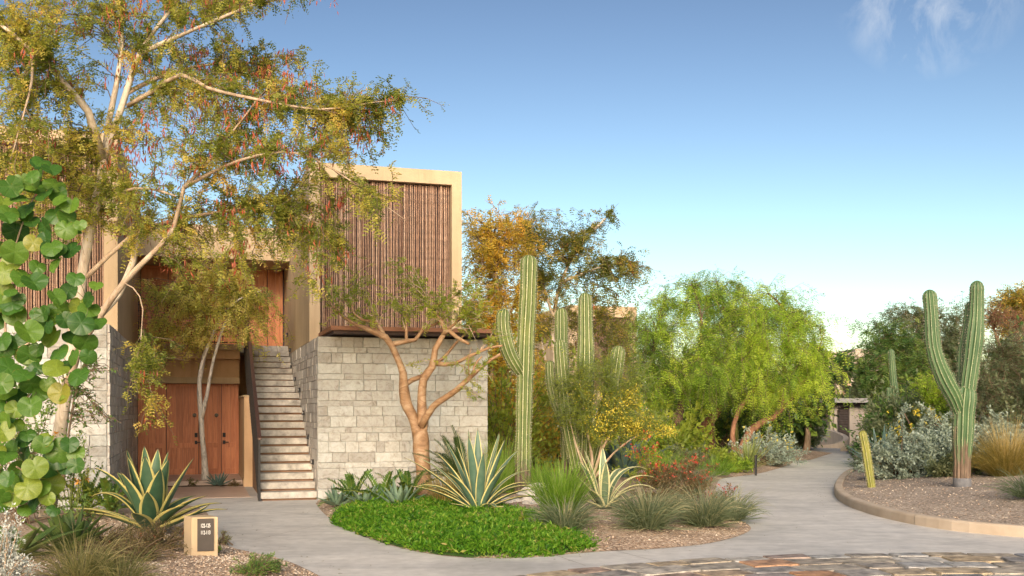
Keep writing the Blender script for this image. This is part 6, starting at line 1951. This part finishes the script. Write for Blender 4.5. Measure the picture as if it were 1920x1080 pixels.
build_grass('rush_clump', 'pale feathery grass between the red flowers and the drive', 'grass clump', b, [gset(800, .72, .008, (45, 88), (.2, 1.1), .24, vmean=.5, vsd=.2)], LM['bluegrass'], 82)
b = onbed(1245, 905)
build_grass('rush_clump', 'light green rushes behind the red flowering bush', 'grass clump', b, [gset(500, .85, .008, (55, 88), (.2, .9), .25, vmean=.55, vsd=.2)], LM['limegrass'], 83)
b = onbed(1340, 893)
build_grass('rush_clump', 'fine grey green grass at the turn of the bed beside the drive', 'grass clump', b, [gset(420, .62, .009, (40, 88), (.2, 1.0), .3, vmean=.35, vsd=.2)], LM['limegrass'], 84)
b = onbed(150, 1085, True)
build_grass('wispy_grass', 'loose wispy grass with long arching blades at the bottom left', 'grass clump', b, [gset(330, .56, .005, (25, 85), (.4, 1.7), .18, vmean=.5, vsd=.2), gset(120, .70, .004, (40, 80), (.5, 1.6), .15, vmean=.8, vsd=.1)], LM['rushes'], 85)
b = onbed(225, 1090, True)
build_grass('wispy_grass', 'loose wispy grass right of the bottom left one, before the brown bush', 'grass clump', b, [gset(260, .45, .005, (20, 85), (.4, 1.7), .16, vmean=.4, vsd=.2)], LM['rushes'], 86)
b = hill_base(1890, 800, 19.4)
build_grass('golden_grass', 'golden fountain grass with pale plumes at the right of the gravel bank', 'grass clump', b, [gset(1700, 1.0, .007, (40, 88), (.3, 1.3), .30, vmean=.36, vsd=.15)], LM['drygrass'], 87, None, [gset(500, 1.3, .007, (66, 89), (.1, .6), .18, vmean=.85, vsd=.1)], LM['drygrass'])
b = onbank(1935, 935)
build_grass('dark_grass', 'dark green grass clump cut by the right edge above the kerb', 'grass clump', b, [gset(420, .62, .009, (20, 85), (.3, 1.3), .18, vmean=.2, vsd=.1)], LM['bluegrass'], 88)
b = hill_base(1626, 800, 27)
build_grass('dark_grass', 'dark green tuft behind the short post cactus', 'grass clump', b, [gset(420, .5, .012, (20, 85), (.2, 1.2), .25, vmean=.15, vsd=.1)], LM['bluegrass'], 89)

# ---------------------------------------------------------------- shrubs
def sh(name, lab, b, dims, n, lf, seed, leaf, bk='twig', cat='bush', **k):
    return build_shrub(name, lab, cat, b, dims, n, dict(bark=BK[bk], leaf=LM[lf], flowers=LM[k.pop('fl', 'yellow')]), seed, leaf, **k)


lv = dict(L=.045, w=.42, sub=7, sl=.20, jit=.018, vmean=.5, vsd=.16)
sh('red_flower_bush', 'bush with clusters of red flowers, the wider one beside the pale grass', onbed(1262, 935), (.62, .5, .72), 5200, 'brown', 91, lv, fl='red', flowers=dict(n=150, L=.036, w=.5, petals=6, spread=.022, zmin=.45))
sh('red_flower_bush', 'bush with spikes of coral red flowers under the yellow blossoming bush', onbed(1218, 915), (.5, .5, .85), 3600, 'palo', 92, lv, fl='red', flowers=dict(n=100, L=.042, w=.5, petals=7, spread=.03, zmin=.65))
sh('red_flower_bush', 'small sprig of red flowers leaning over the drive', onbed(1350, 955), (.22, .2, .42), 700, 'brown', 93, lv, fl='red', flowers=dict(n=26, L=.036, w=.5, petals=6, spread=.02, zmin=.2), stems=10)
sh('tan_bush', 'thin tan bush between the red flowers and the arching grass', onbed(1268, 965), (.5, .35, .48), 1800, 'brown', 94, dict(lv, vmean=.65), stems=40)
bankS = [(1690, 21.3, (.70, .55, .74), 'silver', 'grey green bush at the left front of the silver planting', 0), (1735, 22.4, (.95, .7, .95), 'silver', 'big silvery bush left of the branching cactus', 6), (1778, 21.0, (.50, .45, .70), 'silver', 'silvery bush close behind the left of the corky trunk', 0), (1846, 21.2, (.66, .55, .78), 'silver', 'silvery bush right behind the corky cactus trunk', 0),
         (1880, 23.6, (1.0, .8, 1.05), 'silver', 'tall silvery bush higher on the bank to the right', 10), (1812, 23.4, (.9, .7, 1.1), 'silver', 'pale silvery bush higher on the bank behind the cactus', 0), (1930, 22.2, (.7, .6, 1.0), 'silver', 'silver bush behind the golden grass at the right edge', 0), (1790, 20.2, (.36, .3, .34), 'grey', 'low dark grey bush left of the cactus foot', 0)]
for i, (px, Yb, dm, lf, lab, nf) in enumerate(bankS):
    p = hill_base(px, 800, Yb)
    sh('silver_bush', lab, p, tuple(x * 1.3 for x in dm), 12500 if lf == 'silver' else 7500, lf, 95 + i, dict(L=.068, w=.58, sub=7, sl=.22, jit=.02, vmean=.5, vsd=.2), flowers=dict(n=nf, L=.03, w=.7, petals=5) if nf else None, stems=46)
p = hill_base(1735, 800, 24.6)
sh('yellow_daisy_bush', 'bush sprinkled with small yellow flowers behind the silvery bushes', p, (1.15, .7, 1.15), 3200, 'grey', 105, dict(L=.05, w=.4, sub=5, sl=.3, jit=.03, vmean=.4), flowers=dict(n=240, L=.045, w=.8, petals=5, zmin=.5, rise=.12, spread=.02))
p = hill_base(1668, 800, 22.6)
sh('yellow_daisy_bush', 'small bush with yellow and orange flowers by the blue agave', p, (.45, .35, .5), 1500, 'grey', 106, dict(L=.05, w=.4, sub=5, sl=.2, jit=.03, vmean=.4), flowers=dict(n=60, L=.03, w=.8, petals=5, zmin=.4, rise=.05))
for i, (px, py, Yb, dm, lf, lab, nf) in enumerate(((1432, 872, None, (.95, .7, .80), 'silver', 'silver green bush beside the spiky yucca', 12), (1450, 862, None, (.7, .6, .75), 'silver', 'silver green bush nearest the far bollard light', 16), (1340, 880, None, (.8, .6, .55), 'palo', 'low green bush at the turn of the bed', 0), (1300, 880, None, (.7, .5, .5), 'grey', 'low grey green bush under the leaning trunks', 0), (1368, 885, None, (.6, .4, .35), 'mesq', 'low bright green ground bush by the forked trunk', 0))):
    sh('low_bush', lab, onbed(px, py), dm, 4200, lf, 110 + i, dict(L=.075, w=.45, sub=6, sl=.25, jit=.03, vmean=.5, vsd=.2), flowers=dict(n=nf * 5, L=.05, w=.8, petals=5, zmin=.5) if nf else None, stems=40)
for i, (px, py, dm, lf, lab) in enumerate(((245, 1052, (.50, .36, .34), 'brown', 'brown green twiggy bush in front of the broad agave'), (300, 1030, (.36, .3, .30), 'brown', 'brown green twiggy bush close to the left of the number stone'), (190, 1030, (.40, .3, .34), 'brown', 'brown green twiggy bush beside the plain green agave'), (185, 1075, (.4, .3, .25), 'rushes', 'ragged green bush in front at the lower left'))):
    sh('twiggy_bush', lab, onbed(px, py, True), dm, 5200, lf, 120 + i, dict(L=.022, w=.45, sub=9, sl=.16, jit=.012, vmean=.5, vsd=.2), stems=50, fl='red', flowers=dict(n=7, L=.018, w=.8, petals=5) if i < 2 else None)
for i, (px, py, dm, lf, lab) in enumerate(((478, 1078, (.26, .22, .20), 'dark', 'low dark green bush near the bottom beside the path'), (500, 1070, (.16, .15, .17), 'dark', 'small upright green bush at the path edge'), (418, 1022, (.09, .09, .17), 'rushes', 'little grey green tuft right of the number stone'), (403, 1036, (.05, .06, .10), 'mesq', 'tiny green sprig at the foot of the number stone'))):
    sh('low_bush', lab, onbed(px, py, True), dm, 2000 if i < 2 else 420, lf, 130 + i, dict(L=.030, w=.28, sub=6, sl=.10, jit=.01, vmean=.55, vsd=.2, along=1.0), stems=34 if i < 2 else 12)
p = np.array((P(6, 0, 8.6)[0], 8.6, 0.1))
sh('white_leaf_bush', 'chalky white leaved bush at the left edge in front', p, (.22, .3, .62), 5200, 'white', 140, dict(L=.024, w=.5, sub=9, sl=.12, jit=.010, vmean=.5, vsd=.2, along=.9, rise=.3), bk='tan', stems=44, shape=.2)
p = np.array((P(135, 0, 14.0)[0], 14.0, 0.1))
sh('marigold_plant', 'orange daisies on tall stems beside the white trunk', p, (.40, .3, 1.25), 900, 'palo', 141, dict(L=.06, w=.25, sub=4, sl=.25, jit=.02, vmean=.4), bk='green', stems=16, fl='orange', flowers=dict(n=11, L=.055, w=.35, petals=14, spread=.004, zmin=.4))
p = np.array((P(40, 0, 13.5)[0], 13.5, 0.1))
sh('background_bush', 'leafy green bush behind the round leaves at far left', p, (.9, .6, 1.75), 5200, 'dark', 142, dict(L=.055, w=.6, sub=6, sl=.35, jit=.03, vmean=.5, vsd=.2), stems=40)
for i, (px, py, lf, lab) in enumerate(((360, 911, 'rushes', 'small dry tuft left of the slender trunk in the planter strip'), (440, 912, 'brown', 'small brown tuft right in the planter strip by the pier'), (915, 975, 'glossy', 'little seedling below the striped agave'), (980, 985, 'palo', 'tiny sprig in the gravel behind the ground cover'))):
    b = onbed(px, py) if i > 1 else np.array((*G(px, py)[:2], .01))
    sh('small_tuft', lab, b, (.16, .14, .18), 420, lf, 150 + i, dict(L=.04, w=.3, sub=3, sl=.08, jit=.01), stems=14)

# thin leafy spray hanging before the left stone wall
Y = 13.6
build_tree('leafy_spray', 'thin trailing branch with small dark leaves before the left stone wall', 'shrub', (P(120, 905, Y)[0], Y, 0.1),
           [([(118, 905, Y), (128, 820, Y), (140, 740, Y), (150, 700, Y)], 0.018, 0.008), ([(140, 740, Y), (160, 740, Y), (180, 765, Y), (205, 785, Y)], 0.009, 0.004)],
           [(150, 720, 30, 26, Y), (180, 690, 24, 20, Y, .7), (165, 765, 26, 20, Y), (195, 785, 20, 8, Y, .7)], 60, dict(bark=BK['twig'], leaf=LM['dark']), 160,
           dict(per=6, L=0.045, pairs=0, lw=.75, hang=.2, vmean=.4, vsd=.2), yj=.2, r_twig=.004, step=.1, subs=2, sub_len=.15)

# far thickets closing the view behind the trees
for i, (x, Yb, dm, lf, lab) in enumerate(((-1.0, 42, (3.2, 2, 4.2), 'palo', 'far light green thicket behind the right end of the stone wall'), (3.0, 54, (4.5, 2, 4.0), 'mesq', 'far green thicket behind the distant pavilion'), (10.0, 56, (4.5, 2, 4.6), 'dark', 'far dark thicket behind the weeping green trees'))):
    sh('far_thicket', lab, np.array((x, Yb, 0.0)), dm, 9000, lf, 230 + i, dict(L=.24, w=.5, sub=7, sl=.8, jit=.08, vmean=.55, vsd=.25), stems=70)

# bushes that cover the bank behind the silver planting
for i, (px, Yb, dm, lf, lab) in enumerate(((1690, 30, (.9, 1.0, 1.6), 'dark', 'dark bush below the slim distant cactus'), (1705, 28, (1.3, 1.0, 1.7), 'grey', 'grey green bush right of the slim distant cactus'), (1770, 27.5, (1.5, 1.0, 2.0), 'dark', 'dark green bush behind the yellow flowers on the bank'),
                                         (1835, 25.5, (1.3, 1.0, 2.1), 'grey', 'grey green bush behind the middle of the big cactus'), (1905, 25, (1.5, 1.0, 2.4), 'dark', 'dark bush behind the golden grass high on the bank'), (1985, 23, (1.6, 1.2, 2.4), 'grey', 'big grey bush cut by the right edge'), (1668, 34, (.8, .8, 1.0), 'grey', 'low bush left of the slim distant cactus'),
                                         (1760, 41, (2.6, 2, 3.2), 'dark', 'wide dark thicket on the rise behind the slim cactus'), (1840, 40, (3.0, 2, 3.8), 'grey', 'wide grey thicket on the rise behind the big cactus'), (1920, 38, (3.5, 2, 4.2), 'dark', 'wide dark thicket on the rise at the right edge'))):
    b = hill_base(px, 800, Yb)
    sh('background_bush', lab, b, dm, 5500 if Yb < 35 else 7500, lf, 200 + i, dict(L=.13 if Yb < 35 else .24, w=.45, sub=7, sl=.5, jit=.05, vmean=.45, vsd=.25), stems=60)

# ---------------------------------------------------------------- bright green ground cover
GC_PX = [(622, 982), (634, 968), (660, 958), (700, 953), (760, 951), (830, 955), (900, 965), (960, 972), (1010, 984), (1055, 1000), (1090, 1018), (1116, 1030), (1060, 1040), (1000, 1045), (930, 1047), (860, 1045), (790, 1036), (726, 1021), (672, 1003)]
GC = gpoly(GC_PX, True, 0.2)


def gc_h(v):
    d = edge_dist(GC, v)
    return 0.02 + bed_h(v) * .5 + 0.085 * (1 - np.exp(-d / 0.16)) + 0.03 * np.sin(v[:, 0] * 4.1 + 1) * np.sin(v[:, 1] * 3.7)


rng = np.random.default_rng(170)
lo, hi = GC[:, :2].min(0), GC[:, :2].max(0)
p = rng.uniform(lo, hi, (13500, 2)); p = p[inside(GC, p)]
n = len(p)
zb = gc_h(p)
nl = 9
b0 = np.repeat(np.column_stack((p, zb)), nl, 0) + rng.normal(0, 1, (n * nl, 3)) * (0.018, 0.018, 0.026)
ax = nrm(rnd_unit(rng, n * nl) * (1, 1, .5) + np.array((0, 0, .55)))
sd = nrm(np.cross(ax, rng.normal(0, .5, (n * nl, 3)) + np.array((0, 0, 1.0))))
Lp = .062 * (0.6 + .7 * rng.random(n * nl))
V, Q, vv = leaf_quads(b0, ax, sd, Lp, Lp * .36, np.clip(np.repeat(.48 + .10 * np.sin(p[:, 0] * 3.1) * np.sin(p[:, 1] * 2.2) + rng.normal(0, .15, n), nl) + rng.normal(0, .16, n * nl), .01, .99), lift=.08)
nr = 330                                                              # stray runners over the gravel
pr = GC[rng.integers(0, len(GC), nr), :2] + rng.normal(0, .13, (nr, 2))
pr = pr[~inside(GC, pr) & inside(BED, pr)]
nr = len(pr)
b1 = np.repeat(np.column_stack((pr, bed_h(pr) + .012)), 7, 0) + rng.normal(0, .014, (nr * 7, 3))
a1 = nrm(rnd_unit(rng, nr * 7) * (1, 1, .4) + np.array((0, 0, .5))); s1 = nrm(np.cross(a1, rng.normal(0, .5, (nr * 7, 3)) + np.array((0, 0, 1.0))))
V1, Q1, v1 = leaf_quads(b1, a1, s1, .042 * (.6 + .7 * rng.random(nr * 7)), np.full(nr * 7, .014), np.clip(rng.normal(.5, .22, nr * 7), .01, .99), lift=.08)
V, Q, vv = merge([(V, Q, vv), (V1, Q1, v1)])
gco = top('ground_cover', np_mesh('ground_cover', V, [Q], False, v=vv), LM['cover'], (0, 13, 0), 'bright green leafy ground cover filling the front of the centre bed', 'ground cover', kind='stuff')
M['under'] = plain('dark_undergrowth', [(0.02, 0.05, 0.008), (0.04, 0.09, 0.015)], 12, .9, .3)  # dark green underlay that keeps gravel from showing between the leaves
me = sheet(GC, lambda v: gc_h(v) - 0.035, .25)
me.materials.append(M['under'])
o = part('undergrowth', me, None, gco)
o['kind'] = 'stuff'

# a few rocks in the gravel behind the ground cover
for k, (px, py, s, lab) in enumerate(((800, 968, .10, 'pale rock at the foot of the copper trunk'), (838, 962, .08, 'small pale rock left of the striped agave'), (1012, 935, .26, 'tan boulder half hidden behind the lime grass'), (842, 975, .05, 'little stone at the edge of the ground cover'))):
    b = onbed(px, py)
    rg = np.random.default_rng(180 + k)
    import bmesh
    bm = bmesh.new(); bmesh.ops.create_icosphere(bm, subdivisions=2, radius=1)
    for v_ in bm.verts:
        c = v_.co
        f_ = 1 + .16 * math.sin(c.x * 3 + k) * math.sin(c.y * 4 + 2 * k) + .12 * math.sin(c.z * 5 + k) + rg.normal(0, .03)
        v_.co = Vector((c.x * f_ * 1.3, c.y * f_, c.z * f_ * .75)) * s
    me = bpy.data.meshes.new('rock'); bm.to_mesh(me); bm.free()
    o = link('rock', me, M['rock'], None, b + (0, 0, s * .3)); o['label'] = lab; o['category'] = 'rock'

# ---------------------------------------------------------------- the round-leaved sea grape at the left edge
def sg_mat():
    m, N, L, b = new_mat('sea_grape_leaf')
    oi = N.new('ShaderNodeObjectInfo')
    r = ramp(N, [(0.030, 0.090, 0.018), (0.060, 0.15, 0.022), (0.12, 0.22, 0.028), (0.21, 0.27, 0.04), (0.36, 0.20, 0.03)], [0, .4, .78, .985, 1.0])
    L.new(oi.outputs['Random'], r.inputs['Fac'])
    n = noise(N, L, 11, 5); r2 = ramp(N, [(.72, .76, .7), (1.2, 1.15, 1.1)], [.3, .7]); L.new(n.outputs['Fac'], r2.inputs['Fac'])
    c = mixc(N, L, 1.0, r.outputs['Color'], r2.outputs['Color'], 'MULTIPLY')
    vn = attr(N, 'vein'); rv = ramp(N, [(0, 0, 0), (1, 1, 1)], [.72, .95]); L.new(vn.outputs['Fac'], rv.inputs['Fac'])
    c = mixc(N, L, mixc(N, L, 1.0, rv.outputs['Color'], (.22, .22, .22), 'MULTIPLY'), c, (0.20, 0.29, 0.09))
    rm = attr(N, 'rim'); nb = noise(N, L, 3.2, 5, .7)
    ml = N.new('ShaderNodeMath'); ml.operation = 'MULTIPLY'; L.new(rm.outputs['Fac'], ml.inputs[0]); L.new(nb.outputs['Fac'], ml.inputs[1])
    rr_ = ramp(N, [(0, 0, 0), (1, 1, 1)], [.565, .63]); L.new(ml.outputs[0], rr_.inputs['Fac'])
    c = mixc(N, L, rr_.outputs['Color'], c, (.26, .15, .045))
    ns = noise(N, L, 6.5, 4, .6); rs_ = ramp(N, [(0, 0, 0), (1, 1, 1)], [.71, .74]); L.new(ns.outputs['Fac'], rs_.inputs['Fac'])
    c = mixc(N, L, rs_.outputs['Color'], c, (.16, .10, .04))
    L.new(c, b.inputs['Base Color']); b.inputs['Roughness'].default_value = .4; b.inputs['Specular IOR Level'].default_value = .4
    t = N.new('ShaderNodeBsdfTranslucent'); L.new(mixc(N, L, 1.0, c, (1.3, 1.4, .6), 'MULTIPLY'), t.inputs['Color'])
    mx = N.new('ShaderNodeMixShader'); mx.inputs[0].default_value = .38
    L.new(b.outputs['BSDF'], mx.inputs[1]); L.new(t.outputs['BSDF'], mx.inputs[2]); L.new(mx.outputs['Shader'], N['Material Output'].inputs['Surface'])
    return m


SGM = sg_mat()
SGV = []
rng = np.random.default_rng(200)
for k in range(6):
    na = 36
    th = np.linspace(0, 2 * np.pi, na, endpoint=False)
    rings = (0.3, 0.62, 0.86, 1.0)
    fold, cup = rng.uniform(.12, .5), rng.uniform(-.3, .15)
    V = [(0, 0, 0)]; ve = [1.0]
    for r_ in rings:
        for i_, t_ in enumerate(th):
            ro = 1.0 - .34 * math.exp(-((abs((t_ - np.pi * 1.5 + np.pi) % (2 * np.pi) - np.pi)) / .22) ** 2) * r_
            x, y = r_ * ro * math.cos(t_) * 1.03, r_ * ro * math.sin(t_)
            vein = 1.0 if i_ in (9,) or i_ % 6 == 3 else (0.35 if (i_ % 6) in (2, 4) else 0.0)
            z = fold * abs(x) + cup * (x * x + y * y) - .03 * vein + .035 * math.sin(5 * t_ + k) * r_ ** 2
            V.append((x, y, z)); ve.append(vein)
    T = [(0, 1 + i_, 1 + (i_ + 1) % na) for i_ in range(na)]
    Q = [(1 + a_ * na + i_, 1 + (a_ + 1) * na + i_, 1 + (a_ + 1) * na + (i_ + 1) % na, 1 + a_ * na + (i_ + 1) % na) for a_ in range(3) for i_ in range(na)]
    me = np_mesh('leaf', np.array(V), [np.array(T), np.array(Q)], True, vein=ve, rim=[0.0] + [r_ for r_ in rings for _ in range(na)]); me.materials.append(SGM); SGV.append(me)

SGL = [(68, 352, 26), (102, 345, 20), (78, 303, 18), (96, 318, 18), (20, 350, 22), (6, 378, 20), (48, 392, 25), (105, 402, 24), (133, 385, 18), (30, 432, 26), (84, 425, 23), (124, 430, 22), (147, 425, 17), (28, 472, 28), (62, 455, 18), (95, 470, 22), (133, 468, 22), (8, 510, 24), (45, 522, 25), (70, 500, 16), (4, 548, 22),
       (128, 545, 21), (142, 522, 18), (105, 556, 18), (150, 575, 20), (22, 568, 22), (28, 590, 22), (52, 622, 25), (80, 590, 18), (76, 588, 20), (110, 580, 22), (121, 600, 20), (152, 606, 24), (168, 590, 16), (140, 632, 24), (98, 632, 24), (50, 662, 26), (16, 690, 24), (45, 704, 24), (3, 720, 22), (105, 690, 24), (136, 668, 22), (166, 668, 18), (147, 705, 22), (76, 742, 22), (116, 736, 21), (58, 762, 22), (20, 752, 26), (4, 640, 20), (8, 785, 22), (30, 795, 18), (110, 660, 20), (70, 655, 18), (32, 745, 22),
       (10, 856, 24), (46, 850, 24), (80, 833, 20), (112, 846, 25), (142, 850, 20), (38, 884, 24), (66, 876, 25), (96, 878, 24), (14, 905, 22), (72, 915, 25), (44, 930, 22), (62, 946, 20), (88, 934, 18), (125, 872, 20), (24, 935, 20), (0, 940, 22), (-14, 420, 26), (-12, 600, 26), (-16, 690, 26), (-10, 470, 26), (-14, 830, 26), (60, 330, 16), (36, 372, 18), (15, 400, 20), (60, 415, 16), (112, 375, 16), (90, 612, 16), (30, 640, 20), (70, 690, 16), (90, 720, 16), (5, 765, 18), (35, 560, 16)]
Y = 9.6
rng = np.random.default_rng(201)
SGL = SGL + [(x + rng.normal(0, 17), y + rng.normal(0, 17), r * rng.uniform(.8, 1.0)) for x, y, r in SGL if rng.random() < .75]
base = np.array((P(-30, 0, Y)[0], Y + .2, 0.08))
sgt = thing('sea_grape', 'sea grape bush with big round glossy leaves along the left edge', 'bush', base)
stem_px = [[(-30, 1080, .2), (-18, 960, .2), (0, 860, .15), (12, 780, .1), (16, 700, .1), (10, 600, .1), (20, 500, .1), (42, 420, .1), (72, 350, .1), (85, 305, .1)],
           [(0, 860, .15), (40, 880, .1), (75, 900, .05), (70, 930, .05)], [(10, 800, .1), (60, 735, .1), (105, 700, .1), (150, 668, .1)], [(14, 660, .1), (60, 640, .1), (110, 600, .1), (150, 575, .1), (165, 565, .1)], [(15, 540, .1), (60, 510, .1), (110, 480, .1), (135, 440, .1)], [(40, 420, .1), (80, 410, .1), (110, 390, .1)], [(-5, 840, .1), (50, 850, .1), (100, 845, .1), (140, 850, .1)]]
sp3 = []
mb = MB()
for k, s in enumerate(stem_px):
    pts = spline(np.array([P(a_, c_, Y + d_) for a_, c_, d_ in s]), .06)
    sp3.append(pts)
    mb.tube(pts, np.linspace(.020 if k == 0 else .010, .005, len(pts)), 7, True)
part('stems', mb.mesh('stems', True), BK['tan'], sgt)
allp = np.vstack(sp3)
mbp = MB()
for k, (px, py, r_) in enumerate(SGL):
    Yl = Y + rng.uniform(-.28, .16)
    c = P(px, py, Yl)
    s = r_ / F * Yl * rng.uniform(.84, 1.04)
    o = bpy.data.objects.new('leaf', SGV[rng.integers(6)])
    C.objects.link(o); o.parent = sgt; ORG[o.name] = ORG[sgt.name]
    nv = nrm(np.array((rng.normal(.12, .48), -1.0, rng.normal(.45, .45))))
    zc = Vector(nv); yc = Vector((rng.normal(0, .45), 0, -1.0)); yc = (yc - zc * yc.dot(zc)).normalized(); xc = yc.cross(zc)
    # local -Y is the notch where the stalk joins, so the leaf's tip hangs down
    mt = Matrix((xc, yc, zc)).transposed()
    o.rotation_euler = mt.to_euler()
    o.scale = (s, s * rng.uniform(.9, 1.02), s)
    o.location = Vector(c) - Vector(ORG[sgt.name])
    att = c - np.array(yc) * s * .62
    q = allp[np.argmin(np.linalg.norm(allp - att, axis=1))]
    if np.linalg.norm(q - att) < .6: mbp.tube([q, (q + att) / 2 + np.array((0, .02, -.01)), att], (.0045, .0035, .003), 4, False)
part('leaf_stalks', mbp.mesh('leaf_stalks', True), BK['green'], sgt, kind='stuff')



# fallen leaves and grit blown along the edges of the paving
rng = np.random.default_rng(300)
lp = []
for line, n, sd in ((bf, 520, .22), (LEFT_EDGE, 260, .25), (KL[i0:] - kkn * .12, 420, .16)):
    k = rng.integers(0, len(line), n)
    lp.append(line[k, :2] + rng.normal(0, sd, (n, 2)))
lp.append(np.column_stack((rng.uniform(-4, 9, 260), rng.uniform(10.5, 24, 260))))
lp = np.vstack(lp)
lp = lp[(lp[:, 1] < 26) & ~inside(BED, lp) & ~inside(LBED, lp) & ~inside(BANK, lp)]
lp = lp[edge_dist(KL, lp, False) > .17]
n = len(lp)
b0 = np.column_stack((lp, np.full(n, .006)))
ax = nrm(rng.normal(size=(n, 3)) * (1, 1, .12)); sd = nrm(np.cross(ax, np.array((0, 0, 1.0)) + rng.normal(0, .2, (n, 3))))
Lp = rng.uniform(.008, .030, n)
V, Q, vv = leaf_quads(b0, ax, sd, Lp, Lp * .5, rng.random(n), lift=.1)
V[:, 2] = np.maximum(V[:, 2], .005)
top('leaf_litter', np_mesh('leaf_litter', V, [Q], False, v=vv), LM['brown'], (0, 12, 0), 'scattered dry leaves along the edges of the paving', 'leaf litter', kind='stuff')
